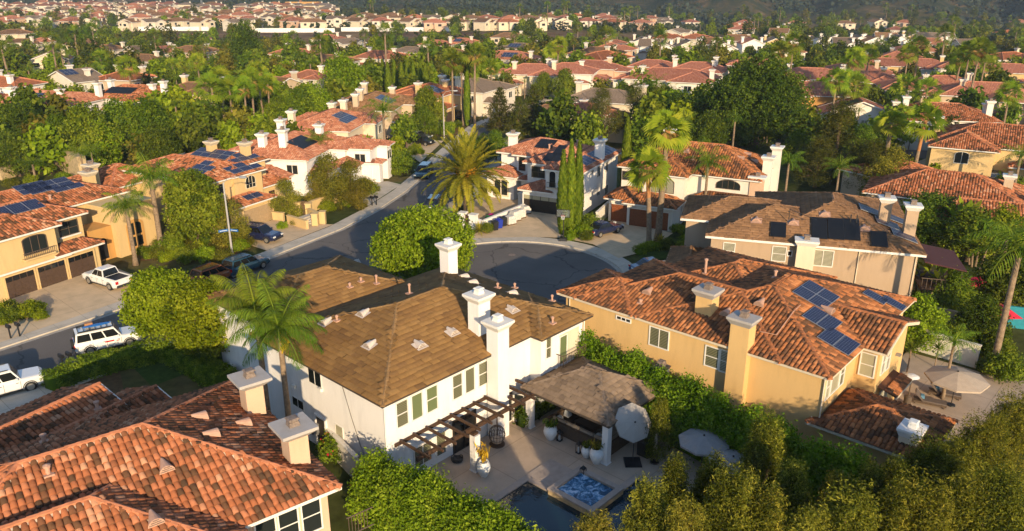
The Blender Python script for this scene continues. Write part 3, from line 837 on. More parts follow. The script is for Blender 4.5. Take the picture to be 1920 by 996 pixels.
    def panelgrid(s, a, b, nu, nv, w=1.0, h=1.65, gap=.03, m='solar', shift=0, name='solar_panel'):
        P, U, V, N = s._frame(a, b); V2 = Vector((V.x, V.y, 0))
        for i in range(nu):
            for j in range(nv):
                q = P+U*((i-(nu-1)/2)*(w+gap)+shift*j)+V2*((j-(nv-1)/2)*(h+gap))
                if s.roofz(q.x, q.y) is None or s._frame(q.x, q.y)[3].dot(N) < .995: continue
                s.panel(q.x, q.y, w, h, m, name=name)
    def vent(s, a, b, m='pinkvent', sz=.75):
        """half-round louvred roof vent"""
        P, U, V, N = s._frame(a, b); P = P+Vector((0, 0, .0 if s.flat else .1)); q = MB(); D = Vector((-V.x, -V.y, 0)).normalized(); Z = Vector((0, 0, 1))
        n = 8; A = [P+D*sz*.3+U*sz*.5*math.cos(math.pi*k/n)+Z*(sz*.48*math.sin(math.pi*k/n)-.06) for k in range(n+1)]
        B = [P-D*sz*.75+U*sz*.12*math.cos(math.pi*k/n)+Z*(sz*.30*math.sin(math.pi*k/n)*.7+.18) for k in range(n+1)]
        for k in range(n): q.face([A[k], A[k+1], B[k+1], B[k]])
        q.face(A); fl = sz*.62
        c = [P-U*fl+D*fl*.8, P+U*fl+D*fl*.8, P+U*fl-D*fl*.9, P-U*fl-D*fl*.9]; sl = V.z/math.hypot(V.x, V.y)
        c = [x+Z*(-(x-P).dot(D)*sl+(.06 if s.flat else .19)) for x in c]
        if s.flat: q.face(c)
        for k in range(3):
            r = .42-.12*k
            q.bar(P+D*(sz*.3+.012)-U*sz*r+Z*(.02+.09*k), P+D*(sz*.3+.012)+U*sz*r+Z*(.02+.09*k), .035, .03, 1)
        return q.build('roof_vent', [m, 'rust'], s.root)
    def pipe(s, a, b, h=.5, m='pinkvent', r=.07):
        P, U, V, N = s._frame(a, b); q = MB(); q.tube([P-Vector((0, 0, .1)), P+Vector((0, 0, h))], r, 8); q.lathe([(r*1.5, h-.1), (r*1.6, h), (0.01, h+.06)], 8, P)
        q.box(P.x-.2, P.y-.2, P.z+.02, P.x+.2, P.y+.2, P.z+.1)
        return q.build('vent_pipe', m, s.root)
# ------------------------------------------------------------------ plants
def leaf_quads(P, Nrm, size, aspect, rg, droop=0.0):
    """one pointed leaf-shaped quad per point"""
    n = len(P)
    r = rg.normal(size=(n, 3)); t = np.cross(Nrm, r); t /= np.linalg.norm(t, axis=1)[:, None]+1e-9
    b = np.cross(Nrm, t); s = (size*rg.uniform(.65, 1.35, n))[:, None]
    t[:, 2] -= droop; 
    V = np.stack([P-t*s*.5, P+b*s*aspect*.5+Nrm*s*.08, P+t*s*.5, P-b*s*aspect*.5+Nrm*s*.08], 1).reshape(-1, 3)
    return V, np.arange(4*n).reshape(n, 4)

def lobe_points(lobes, n, rg, up=.35, inner=.62, rand=.45):
    """points spread through the outer part of several ellipsoid lobes: (x,y,z,rx,ry,rz)"""
    L = np.array(lobes); w = (L[:, 3]*L[:, 4]*L[:, 5])**(2/3); idx = rg.choice(len(L), n, p=w/w.sum())
    d = rg.normal(size=(n, 3)); d /= np.linalg.norm(d, axis=1)[:, None]
    r = inner+(1-inner)*np.sqrt(rg.random(n)); r *= 1+.10*np.sin(d[:, 0]*7+idx)*np.sin(d[:, 1]*6+d[:, 2]*5+idx*2)
    P = L[idx, :3]+d*r[:, None]*L[idx, 3:6]
    Nn = d*.8+np.array([0, 0, up])+rg.normal(size=(n, 3))*rand; Nn /= np.linalg.norm(Nn, axis=1)[:, None]
    ltint = rg.uniform(-.27, .27, len(L))
    return P, Nn, idx, ltint

def clumped(P, Nn, rg, k, spread):
    """each point becomes k leaves close together (a sprig)"""
    n = len(P); Q = np.repeat(P, k, 0)+rg.normal(size=(n*k, 3))*spread
    N2 = np.repeat(Nn, k, 0)+rg.normal(size=(n*k, 3))*.5; N2 /= np.linalg.norm(N2, axis=1)[:, None]
    return Q, N2

def tree_from(name, lobes, n, size, foliage, seed, aspect=.55, k=5, spread=.16, trunk=None, limbs=True, bark='bark', inner=.6, up=.35, trunk_r=.18, label=None, cat='tree', core=True):
    """prototype tree: trunk with limbs into each lobe, crown of leaf-shaped faces"""
    rg = np.random.default_rng(seed)
    P, Nn, idx, lt = lobe_points(lobes, n//k, rg, up, inner)
    keep = P[:, 2] > .12; P, Nn, idx = P[keep], Nn[keep], idx[keep]
    st = rg.uniform(-.2, .2, len(P))
    Q, N2 = clumped(P, Nn, rg, k, spread)
    V, F = leaf_quads(Q, N2, size, aspect, rg)
    tint = np.clip(.5+np.repeat(lt[idx]+st, k)+rg.normal(0, .16, len(Q)), 0, 1)
    me = np_mesh('crown', V, F, ['l_'+foliage], tint)
    root = bpy.data.objects.new(name, None); COL.objects.link(root)
    c = link(bpy.data.objects.new('crown', me), root)
    tb = MB(); top = trunk or max(.4, min(l[2] for l in lobes))
    tb.tube([(0, 0, -.1), (.05*top, .02*top, top*.5), (0, 0, top)], [trunk_r*1.25, trunk_r, trunk_r*.8], 8)
    if limbs:
        for l in lobes[:14]:
            e = Vector(l[:3])+Vector((0, 0, l[5]*.3)); m = Vector((e.x*.45, e.y*.45, top+(e.z-top)*.55))
            tb.tube([(0, 0, top*.85), m, e], [trunk_r*.55, trunk_r*.35, trunk_r*.1], 5)
    tb.build('trunk', bark, root)
    root['category'] = cat
    if label: root['label'] = label
    return root

def round_lobes(Rr, H, z0, n, seed, flat=1.0):
    rg = random.Random(seed); out = [(0, 0, (z0+H)/2, Rr*.72, Rr*.72, (H-z0)/2*.86)]
    for i in range(n):
        a = i*2.399; t = (i+.5)/n; ph = math.acos(1-1.75*t)
        x = math.sin(ph)*math.cos(a); y = math.sin(ph)*math.sin(a); z = math.cos(ph)
        s = rg.uniform(.26, .40)*Rr
        out.append((x*Rr*.72, y*Rr*.72, (z0+H)/2+z*(H-z0)/2*.72, s, s, s*.85*flat))
    return out

def wild_lobes(Rr, H, z0, n, seed, top=.55):
    rg = random.Random(seed); out = []
    for i in range(n):
        t = rg.random(); z = z0+(H-z0)*t; w = math.sin(math.pi*min(1, .22+t*.8))**.8
        a = rg.uniform(0, 6.283); r = Rr*w*rg.uniform(.15, .8); s = Rr*rg.uniform(.26, .44)
        out.append((r*math.cos(a), r*math.sin(a), z, s, s, s*rg.uniform(.6, .85)))
    return out

def blade_mesh(items):
    V = np.concatenate([i[0] for i in items]); off = 0; F = []
    for v, f, _ in items: F.append(f+off); off += len(v)
    return V, np.concatenate(F), np.concatenate([i[2] for i in items])

def frond(base, az, el, L, nl, ll, rg, droop, width=.05, hang=.35, vee=.3, tint=.5):
    """feather palm leaf: arching rib with leaflets both sides"""
    n = 9; p = np.array(base, float); d = np.array([math.cos(az)*math.cos(el), math.sin(az)*math.cos(el), math.sin(el)])
    pts = [p.copy()]
    for i in range(n):
        pts.append(pts[-1]+d*L/n); d = d+np.array([0, 0, -droop*(.4+1.2*i/n)/n*3]); d /= np.linalg.norm(d)
    pts = np.array(pts)
    V = []; T = []
    side = np.array([-math.sin(az), math.cos(az), 0])
    for i in range(n):   # rib
        w = .05*(1-i/n)+.012
        V += [pts[i]-side*w, pts[i]+side*w, pts[i+1]+side*w*.8, pts[i+1]-side*w*.8]; T.append(min(1, tint+.25))
    for s in (-1, 1):
        for j in range(nl):
            t = (j+.8)/nl*n*.985; i = min(int(t), n-1); q = pts[i]+(pts[i+1]-pts[i])*(t-i); tg = pts[i+1]-pts[i]; tg = tg/np.linalg.norm(tg)
            f = (j+.8)/nl; l = ll*(math.sin(math.pi*min(1, .12+f*.86))**.6)*rg.uniform(.85, 1.1)
            up = np.cross(side*1.0, tg); up = up if up[2] > 0 else -up
            dr = side*s*(.9)+tg*.55+up*(vee)+np.array([0, 0, -hang])+rg.normal(size=3)*.08
            dr /= np.linalg.norm(dr); e = q+dr*l; e[2] -= hang*l*.35
            m = q+dr*l*.5
            V += [q-tg*width*.4, m-tg*width, e, m+tg*width]; T.append(np.clip(tint+rg.normal(0, .1), 0, 1))
    V = np.array(V); return V, np.arange(len(V)).reshape(-1, 4), np.array(T)

def trunk_tube(H, r0, r1, lean, m, name, root, n=10, flare=1.5):
    t = MB(); K = 8
    pts = [(lean[0]*(k/K)**1.4, lean[1]*(k/K)**1.4, H*k/K-.1*(k == 0)) for k in range(K+1)]
    rad = [r0*flare]+[r0+(r1-r0)*k/K for k in range(1, K+1)]
    t.tube(pts, rad, n); return t.build(name, m, root, smooth=True)

def queen_palm(H, L, seed, nf=17, nl=24, lean=(0, 0), label=None, fol='palm', r=.2, fruit=False, droop=.62, lw=.034):
    rg = np.random.default_rng(seed); root = bpy.data.objects.new('queen_palm', None); COL.objects.link(root)
    trunk_tube(H, r, r*.72, lean, 'palmbark', 'trunk', root)
    it = []
    for i in range(nf):
        az = i*2.399+rg.normal(0, .1); el = 1.25-1.5*(i/nf)+rg.normal(0, .08)
        it.append(frond((lean[0], lean[1], H), az, el, L*rg.uniform(.85, 1.1), nl, L*.27, rg, droop*rg.uniform(.8, 1.2), lw*L/2.6, .7, .12, .35+.4*(1-i/nf)+rg.normal(0, .1)))
    V, F, T = blade_mesh(it); link(bpy.data.objects.new('crown', np_mesh('crown', V, F, ['l_'+fol], np.clip(T, 0, 1))), root)
    b = MB(); b.tube([(lean[0], lean[1], H-.5), (lean[0], lean[1], H+.1), (lean[0], lean[1], H+.7)], [r*.75, r*.85, r*.3], 8); b.build('crownshaft', M['l_fan'], root)
    if fruit:
        q = []
        for i in range(60):
            q.append([lean[0]+rg.normal(.35, .12), lean[1]+rg.normal(-.3, .12), H-.2-rg.random()*1.1])
        q = np.array(q); Vv, Ff = leaf_quads(q, rg.normal(size=(60, 3)), .3, .3, rg, 1.0)
        link(bpy.data.objects.new('flower_stalk', np_mesh('flower_stalk', Vv, Ff, ['l_yellow'], rg.random(60))), root)
    root['category'] = 'palm tree'
    if label: root['label'] = label
    return root

def fan_palm(H, seed, lean=(0, 0), rad=1.15, nf=34, nb=13, r=.2, skirt=True, bark='palmbark', label=None, fol='fan', orange=0, bw=.07):
    rg = np.random.default_rng(seed); root = bpy.data.objects.new('fan_palm', None); COL.objects.link(root)
    t = trunk_tube(H, r*1.15, r*.8, lean, bark, 'trunk', root)
    def fans(n, els, col, pet):
        V = []; T = []
        for i in range(n):
            az = i*2.399+rg.normal(0, .15); el = els(i/n)+rg.normal(0, .1)
            d = np.array([math.cos(az)*math.cos(el), math.sin(az)*math.cos(el), math.sin(el)]); s = np.array([-math.sin(az), math.cos(az), 0]); u = np.cross(d, s)
            if u[2] < 0: u = -u
            ro = rg.normal(0, .65); s, u = s*math.cos(ro)+u*math.sin(ro), u*math.cos(ro)-s*math.sin(ro)
            o = np.array([lean[0], lean[1], H]); c = o+d*pet*rg.uniform(.8, 1.2); c[2] -= .12*pet
            V += [o-s*.03, o+s*.03, c+s*.02, c-s*.02]; T.append(.7)
            tn = np.clip(.55+rg.normal(0, .18), 0, 1)
            for b in range(nb):
                g = (b/(nb-1)-.5)*2.9; dr = d*math.cos(g)+s*math.sin(g)+u*.12*math.cos(g); l = rad*rg.uniform(.85, 1.1)*(1-.16*abs(g)/1.45)
                m = c+dr*l*.55; e = c+dr*l; e = e+np.array([0, 0, -.30*l*(.6+.4*abs(math.cos(el)))]); w = np.cross(dr, u); w /= np.linalg.norm(w)+1e-9
                V += [c, m-w*bw*rad, e, m+w*bw*rad]; T.append(np.clip(tn+rg.normal(0, .08), 0, 1))
        V = np.array(V); return np_mesh('x', V, np.arange(len(V)).reshape(-1, 4), [col], np.array(T))
    me = fans(nf, lambda t: 1.4-2.25*t, 'l_'+fol, rad*.85); me.name = 'crown'
    link(bpy.data.objects.new('crown', me), root)
    if skirt:
        me = fans(6, lambda t: -.95-.45*t, 'l_dead', rad*.25); me.name = 'dead_skirt'; link(bpy.data.objects.new('dead_skirt', me), root)
    if orange:
        b = MB(); K = 6
        f = lambda k: (lean[0]*k**1.4, lean[1]*k**1.4, H*k)
        b.tube([f(1-orange+orange*k/K) for k in range(K+1)], [r*.93]*K+[r*.95], 10); b.build('upper_trunk', 'palmbark_orange', root, smooth=True)
    root['category'] = 'palm tree'
    if label: root['label'] = label
    return root

def date_palm(H, L, seed, label, nf=84, nl=36):
    rg = np.random.default_rng(seed); root = bpy.data.objects.new('date_palm', None); COL.objects.link(root)
    trunk_tube(H, .42, .5, (0, 0), 'palmbark', 'trunk', root, 12, 1.2)
    it = []
    for i in range(nf):
        az = i*2.399; t = i/nf; el = 1.4-2.0*t+rg.normal(0, .06)
        it.append(frond((0, 0, H+.2), az, el, L*rg.uniform(.9, 1.08), nl, L*.135, rg, .24+.26*t, .12, .03, .25, .45+rg.normal(0, .14)))
    V, F, T = blade_mesh(it); link(bpy.data.objects.new('crown', np_mesh('crown', V, F, ['l_date'], np.clip(T, 0, 1))), root)
    q = rg.normal(size=(420, 3)); a = rg.random(420)*6.283; q[:, 0] = np.cos(a)*(.5+rg.random(420)*.75); q[:, 1] = np.sin(a)*(.5+rg.random(420)*.75); q[:, 2] = H+.15+rg.random(420)*1.0
    Vv, Ff = leaf_quads(q, rg.normal(size=(420, 3)), .22, .5, rg)
    m = M['l_fruit'] = tint_mat('date_fruit', [(0, (.38, .15, .01)), (1, (.62, .30, .02))], .7)
    link(bpy.data.objects.new('date_cluster', np_mesh('date_cluster', Vv, Ff, ['l_fruit'], rg.random(420))), root)
    return tag(root, label, 'palm tree')

def cypress(H, Rr, seed, n=5200, size=.17, fol='mid', label=None):
    rg = np.random.default_rng(seed); t = rg.random(n)**.85; a = rg.random(n)*6.283
    prof = np.sin(np.pi*np.clip(.10+.86*t, 0, 1))**.75*(1-.35*t); rr = Rr*prof*(.72+.28*rg.random(n))*(1+.12*np.sin(a*5+t*9))
    P = np.stack([rr*np.cos(a), rr*np.sin(a), .25+t*(H-.3)], 1)
    N = np.stack([np.cos(a), np.sin(a), np.full(n, .25)], 1)+rg.normal(size=(n, 3))*.35; N /= np.linalg.norm(N, axis=1)[:, None]
    r = np.stack([rg.normal(0, .25, n), rg.normal(0, .25, n), np.ones(n)], 1); tt = r/np.linalg.norm(r, axis=1)[:, None]; b = np.cross(N, tt); b /= np.linalg.norm(b, axis=1)[:, None]
    s = (size*rg.uniform(.7, 1.6, n))[:, None]
    V = np.stack([P-tt*s, P+b*s*.33, P+tt*s*1.2+N*s*.2, P-b*s*.33], 1).reshape(-1, 3)
    tint = np.clip(.5+.22*np.sin(a*4+t*14)*np.sin(t*31+a)+rg.normal(0, .16, n), 0, 1)
    root = bpy.data.objects.new('cypress_tree', None); COL.objects.link(root)
    link(bpy.data.objects.new('crown', np_mesh('crown', V, np.arange(4*n).reshape(n, 4), ['l_'+fol], tint)), root)
    tb = MB(); tb.tube([(0, 0, -.1), (0, 0, H*.6)], [.14, .04], 6); tb.build('trunk', 'bark', root)
    root['category'] = 'tree'
    if label: root['label'] = label
    return root

def conifer(H, Rr, seed, n=9000, size=.32, fol='pine', tiers=13, label=None, name='conifer_tree', droop=.12, k=7):
    """layered branches with needle sprays and gaps between the layers"""
    rg = np.random.default_rng(seed); root = bpy.data.objects.new(name, None); COL.objects.link(root)
    tb = MB(); tb.tube([(0, 0, -.1), (0, 0, H*.97)], [.3*H/12, .03], 7)
    P = []; T = []; per = n//k//(tiers*6)
    for i in range(tiers):
        f = (i+.5)/tiers; z = H*(.10+.88*f); rad = Rr*(1-f)**.72*(.85+.15*math.sin(i*2.1))+.25
        nb = 5+int(3*(1-f))
        for j in range(nb):
            a = j*6.283/nb+i*1.1+rg.normal(0, .2); r_ = rad*rg.uniform(.65, 1.1)
            e = np.array([math.cos(a)*r_, math.sin(a)*r_, z-droop*r_+.15*r_])
            tb.tube([(0, 0, z), (e[0], e[1], e[2])], [.05, .015], 4, cap=False)
            m = max(3, int(per*(.4+1.3*(r_/Rr))))
            t = rg.random(m)**.6; wv = .24*r_*(1-.6*t)
            q = np.outer(t, e-np.array([0, 0, z]))+np.array([0, 0, z])
            q += np.stack([-math.sin(a)*rg.normal(0, 1, m)*wv, math.cos(a)*rg.normal(0, 1, m)*wv, rg.normal(0, .10, m)-.12*t*r_*droop], 1)
            P.append(q); T.append(np.full(m, rg.uniform(-.18, .18)))
    P = np.concatenate(P); T = np.concatenate(T); N = rg.normal(size=P.shape)*.6+np.array([0, 0, 1]); N /= np.linalg.norm(N, axis=1)[:, None]
    Q, N2 = clumped(P, N, rg, k, .15*H/12+.05); V, F = leaf_quads(Q, N2, size, .35, rg, .15)
    tint = np.clip(.5+np.repeat(T, k)+rg.normal(0, .17, len(Q)), 0, 1)
    link(bpy.data.objects.new('crown', np_mesh('crown', V, F, ['l_'+fol], tint)), root); tb.build('trunk', 'bark', root)
    root['category'] = 'tree'
    if label: root['label'] = label
    return root

def feathery(H, Rr, seed, n, size=.11, fol='gold', label=None, name='paperbark_tree'):
    """slender upright tree of fine leaves: many rising plumes with dark gaps between"""
    rg = np.random.default_rng(seed); r2 = random.Random(seed); lobes = []; tips = []
    for i in range(84):
        a = r2.uniform(0, 6.283); t = r2.random(); z = H*(.16+.80*t); w = Rr*(1.05-.72*t)*math.sqrt(r2.random())
        s = r2.uniform(.15, .27)*Rr
        lobes.append((w*math.cos(a), w*math.sin(a), z, s, s, s*r2.uniform(2.0, 3.6)))
    root = tree_from(name, lobes, n, size, fol, seed, aspect=.30, k=6, spread=.085, trunk=H*.22, limbs=True, inner=.25, up=.2, trunk_r=.11)
    if label: root['label'] = label
    return root

def hedge_obj(name, path, width, H, n, size, fol, seed, label, cat='hedge', boxy=True, lump=.12, aspect=.5, k=5, spread=.1, group=None, zs=None):
    """hedge along a path of (x,y): leaf faces over a lumpy body; the inner body is a solid of the same foliage"""
    rg = np.random.default_rng(seed); p = np.array([(q[0], q[1]) for q in path], float); seg = np.linalg.norm(np.diff(p, axis=0), axis=1); cum = np.concatenate([[0], np.cumsum(seg)]); Lt = cum[-1]
    n_ = n//k; s = rg.random(n_)*Lt; i = np.clip(np.searchsorted(cum, s)-1, 0, len(seg)-1); f = ((s-cum[i])/seg[i])[:, None]
    c = p[i]*(1-f)+p[i+1]*f; d = (p[i+1]-p[i])/seg[i][:, None]; nr = np.stack([-d[:, 1], d[:, 0]], 1)
    hh = H*(1+lump*np.sin(s*1.3+seed)+lump*.7*np.sin(s*2.9+1)+lump*.4*np.sin(s*6.1)); ww = width*(1+lump*np.sin(s*1.7+2)+lump*.6*np.sin(s*4.3))
    face = rg.random(n_); per = hh*2+ww; top = face < ww/per
    u = np.where(top, rg.uniform(-.5, .5, n_), np.where(rg.random(n_) < .5, -.5, .5)); z = np.where(top, 1.0, rg.random(n_)**.9)
    if not boxy:
        a = rg.random(n_)*math.pi; u = .5*np.cos(a)*(.7+.3*rg.random(n_)); z = np.clip(.25+.75*np.sin(a)*(.75+.25*rg.random(n_))+rg.normal(0, .1, n_), .03, 1.1)
    uu = u*ww*(.92+.1*rg.random(n_)); zz = z*hh*(.95+.08*rg.random(n_))
    P = np.stack([c[:, 0]+nr[:, 0]*uu, c[:, 1]+nr[:, 1]*uu, zz], 1)
    N = np.stack([nr[:, 0]*u*2, nr[:, 1]*u*2, np.where(top, 1, .3)], 1)+rg.normal(size=(n_, 3))*.5; N /= np.linalg.norm(N, axis=1)[:, None]
    Q, N2 = clumped(P, N, rg, k, spread); V, F = leaf_quads(Q, N2, size, aspect, rg)
    t0 = .5+.16*np.sin(s*2.1+z*4)+.12*np.sin(s*5.3+u*6)+rg.normal(0, .14, n_); tint = np.clip(np.repeat(t0, k)+rg.normal(0, .17, len(Q)), 0, 1)
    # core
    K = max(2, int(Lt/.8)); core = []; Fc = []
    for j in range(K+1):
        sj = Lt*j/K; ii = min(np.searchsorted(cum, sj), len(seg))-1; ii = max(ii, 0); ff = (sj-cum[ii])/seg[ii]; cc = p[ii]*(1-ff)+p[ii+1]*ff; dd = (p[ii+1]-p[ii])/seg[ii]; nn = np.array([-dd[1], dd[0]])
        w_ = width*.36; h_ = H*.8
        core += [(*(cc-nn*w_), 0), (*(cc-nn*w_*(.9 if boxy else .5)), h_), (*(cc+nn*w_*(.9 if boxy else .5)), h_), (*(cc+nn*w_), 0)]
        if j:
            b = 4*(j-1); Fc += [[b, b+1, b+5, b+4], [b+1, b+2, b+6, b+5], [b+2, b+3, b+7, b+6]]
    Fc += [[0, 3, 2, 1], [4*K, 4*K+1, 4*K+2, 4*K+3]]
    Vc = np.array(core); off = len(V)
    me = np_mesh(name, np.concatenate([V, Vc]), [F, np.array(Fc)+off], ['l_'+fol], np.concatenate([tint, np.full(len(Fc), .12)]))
    o = link(bpy.data.objects.new(name, me)); return tag(o, label, cat, group)

def rosette(H, L, n, seed, fol='fan', name='yucca_plant', label=None, cat='plant', w=.06, el=(1.4, .1), droop=.3, stem=0):
    """strap-leaved plant"""
    rg = np.random.default_rng(seed); V = []; T = []
    for i in range(n):
        az = i*2.399; e = el[0]+(el[1]-el[0])*i/n; d = np.array([math.cos(az)*math.cos(e), math.sin(az)*math.cos(e), math.sin(e)]); s = np.array([-math.sin(az), math.cos(az), 0])
        p0 = np.array([0, 0, H]); m = p0+d*L*.5; q = p0+d*L*rg.uniform(.85, 1.1); q[2] -= droop*L*.4; tn = np.clip(.5+rg.normal(0, .2), 0, 1)
        V += [p0, m-s*w, q, m+s*w]; T.append(tn)
    V = np.array(V); me = np_mesh('leaves', V, np.arange(len(V)).reshape(-1, 4), ['l_'+fol], np.array(T))
    if not stem:
        o = link(bpy.data.objects.new(name, me)); return tag(o, label, cat)
    root = bpy.data.objects.new(name, None); COL.objects.link(root); link(bpy.data.objects.new('leaves', me), root)
    b = MB(); b.tube([(0, 0, -.05), (0, 0, H)], [stem, stem*.8], 7); b.build('stem', 'palmbark', root)
    return tag(root, label, cat)

def banana(H, seed, n=11, fol='fan', label=None, stems=4):
    """clump of bird-of-paradise: big paddle leaves on tall stalks"""
    rg = np.random.default_rng(seed); root = bpy.data.objects.new('banana_plant', None); COL.objects.link(root); V = []; T = []; b = MB()
    for k in range(stems):
        bx, by = rg.normal(0, .45, 2); h = H*rg.uniform(.6, .95); b.tube([(bx*.6, by*.6, -.05), (bx, by, h*.6)], [.1, .07], 6)
        for i in range(n//2+2):
            az = i*2.399+k; e = 1.35-.9*i/(n//2+2)+rg.normal(0, .1); d = np.array([math.cos(az)*math.cos(e), math.sin(az)*math.cos(e), math.sin(e)]); s = np.array([-math.sin(az), math.cos(az), 0])
            p0 = np.array([bx, by, h*.55]); c = p0+d*h*.35; m = c+d*h*.22; q = c+d*h*.48; q[2] -= .10*h; w = .13*h**.6
            V += [p0-s*.02, p0+s*.02, c+s*.02, c-s*.02, c, m-s*w, q, m+s*w]; tn = np.clip(.55+rg.normal(0, .2), 0, 1); T += [tn, tn]
    V = np.array(V); link(bpy.data.objects.new('leaves', np_mesh('leaves', V, np.arange(len(V)).reshape(-1, 4), ['l_'+fol], np.array(T))), root); b.build('stem', 'palmbark', root)
    return tag(root, label, 'plant')

def put(o, x, y, z=None, rz=0.0, s=1.0):
    o.location = (x, y, terrain(x, y) if z is None else z); o.rotation_euler = (0, 0, rz); o.scale = (s,)*3 if not isinstance(s, tuple) else s
    return o

# ------------------------------------------------------------------ cars
def car(kind, paintm, loc, rz, label, name='parked_car', cat='car', z=0.0):
    """x forward. lower body lofted along its length, glasshouse on top, wheels, lamps, bumpers"""
    root = empty(name, (loc[0], loc[1], z), rz, label, cat)
    spec = dict(
        # L, W, stations (x/L from rear -.5..+.5, z top), cabin belt (x0,x1), roof (x0,x1), belt z, roof z, wheelbase, wheel r
        sedan=(4.8, 1.82, [(-.5, .72), (-.47, .92), (-.30, .98), (.12, .95), (.40, .82), (.48, .70), (.5, .52)], (-.36, .16), (-.20, .02), .93, 1.44, 2.75, .33),
        suv=(4.75, 1.9, [(-.5, .80), (-.48, 1.06), (-.30, 1.08), (.16, 1.05), (.42, .96), (.49, .82), (.5, .55)], (-.475, .22), (-.41, .07), 1.05, 1.68, 2.8, .37),
        boxy=(4.85, 1.93, [(-.5, .90), (-.495, 1.14), (-.30, 1.15), (.18, 1.14), (.46, 1.08), (.495, .95), (.5, .6)], (-.485, .20), (-.455, .105), 1.13, 1.84, 2.85, .40),
        van=(5.0, 1.98, [(-.5, .8), (-.49, 1.1), (-.3, 1.1), (.2, 1.06), (.44, .92), (.49, .8), (.5, .5)], (-.485, .28), (-.44, .09), 1.08, 1.74, 3.0, .35),
        pickup=(5.3, 1.86, [(-.5, .85), (-.495, 1.08), (-.16, 1.09), (.18, 1.08), (.45, 1.0), (.49, .86), (.5, .55)], (-.14, .22), (-.10, .10), 1.07, 1.74, 3.2, .38),
    )[kind]
    L, W, st, belt, roof, zb, zr, wb, wr = spec
    def topz(x):
        for (x0, z0), (x1, z1) in zip(st, st[1:]):
            if x0 <= x <= x1: return z0+(z1-z0)*(x-x0)/(x1-x0)
        return st[-1][1]
    b = MB(); xs = sorted(set([s[0] for s in st]+[-.4, -.2, 0, .3])); rings = []
    for x in xs:
        zt = topz(x); e = 1-.10*max(0, (abs(x)-.38)/.12)**2; w = W/2*e; zl = .30+.12*max(0, (abs(x)-.42)/.08)
        prof = [(-w*.93, zl), (-w, zl+.18), (-w, zt-.20), (-w*.95, zt-.05), (-w*.80, zt), (w*.80, zt), (w*.95, zt-.05), (w, zt-.20), (w, zl+.18), (w*.93, zl)]
        rings.append(b.vs([(x*L, y, z_) for y, z_ in prof]))
    n = 10
    for a, c in zip(rings, rings[1:]):
        for j in range(n):
            k = (j+1) % n; b.f.append((a+j, a+k, c+k, c+j)); b.m.append(0)
    b.f.append(tuple(rings[0]+j for j in range(n))); b.m.append(0); b.f.append(tuple(rings[-1]+j for j in range(n))[::-1]); b.m.append(0)
    for sx in (-1, 1):   # arches
        for sy in (-1, 1):
            b.M = Matrix.Translation((sx*wb/2, sy*(W/2+.004), wr))
            K = 10
            for k in range(K):
                a0, a1 = math.pi*k/K, math.pi*(k+1)/K; r0, r1 = wr*1.02, wr*1.2
                q = [(r0*math.cos(a0), 0, r0*math.sin(a0)), (r1*math.cos(a0), 0, r1*math.sin(a0)), (r1*math.cos(a1), 0, r1*math.sin(a1)), (r0*math.cos(a1), 0, r0*math.sin(a1))]
                b.face(q, 1)
            b.M = None
    b.box(-L/2-.03, -W*.44, .38, -L/2+.06, W*.44, .62, 1 if kind in ('boxy', 'pickup') else 0)
    b.box(L/2-.06, -W*.42, .36, L/2+.02, W*.42, .58, 1)
    b.box(-L/2-.035, -.26, .66, -L/2-.0, .26, .78, 2)
    for t in ((.04, .36, .66, .97) if kind in ('suv', 'boxy', 'van') else (.06, .52, .95)):
        x = (belt[0]+(belt[1]-belt[0])*t)*L
        for sy in (-1, 1): b.box(x-.012, sy*(W/2+.001)-.004, .42, x+.012, sy*(W/2+.001)+.004, topz(x/L)-.1, 1); b.box(x-.28, sy*(W/2+.004)-.012, topz(x/L)-.24, x-.10, sy*(W/2+.004)+.012, topz(x/L)-.20, 1)
    for sy in (-1, 1): b.box(-wb/2+wr*1.25, sy*(W/2)-.012, .30, wb/2-wr*1.25, sy*(W/2)+.012, .40, 1)
    body = b.build('body', [paintm, 'plastic', 'sign_white'], root)
    wbt, wrf = W/2*.93, W/2*.76
    def cab(d=0.0, top=True):
        return [(belt[0]*L-d, -wbt-d, zb), (belt[1]*L+d, -wbt-d, zb), (belt[1]*L+d, wbt+d, zb), (belt[0]*L-d, wbt+d, zb),
                (roof[0]*L-d, -wrf-d, zr), (roof[1]*L+d, -wrf-d, zr), (roof[1]*L+d, wrf+d, zr), (roof[0]*L-d, wrf+d, zr)]
    c = MB(); q = cab(); q = [(x, y, z_-.03 if i < 4 else z_) for i, (x, y, z_) in enumerate(q)]; c.hexa(q, 0)
    r_ = q[4:]; c.hexa([(x*1, y*1, z_) for x, y, z_ in r_]+[(x*.93, y*.86, z_+.05) for x, y, z_ in r_], 0)
    c.build('cabin', paintm, root)
    Q = [Vector(p) for p in cab(.012)]
    def pane(name, A, B, C, D, mg=.06):
        ctr = (A+B+C+D)/4
        w_ = MB(); w_.face([p+(ctr-p)*mg for p in (A, B, C, D)]); return w_.build(name, 'glass_dark', root)
    pane('windscreen', Q[1], Q[2], Q[6], Q[5], .08); pane('rear_window', Q[3], Q[0], Q[4], Q[7], .12)
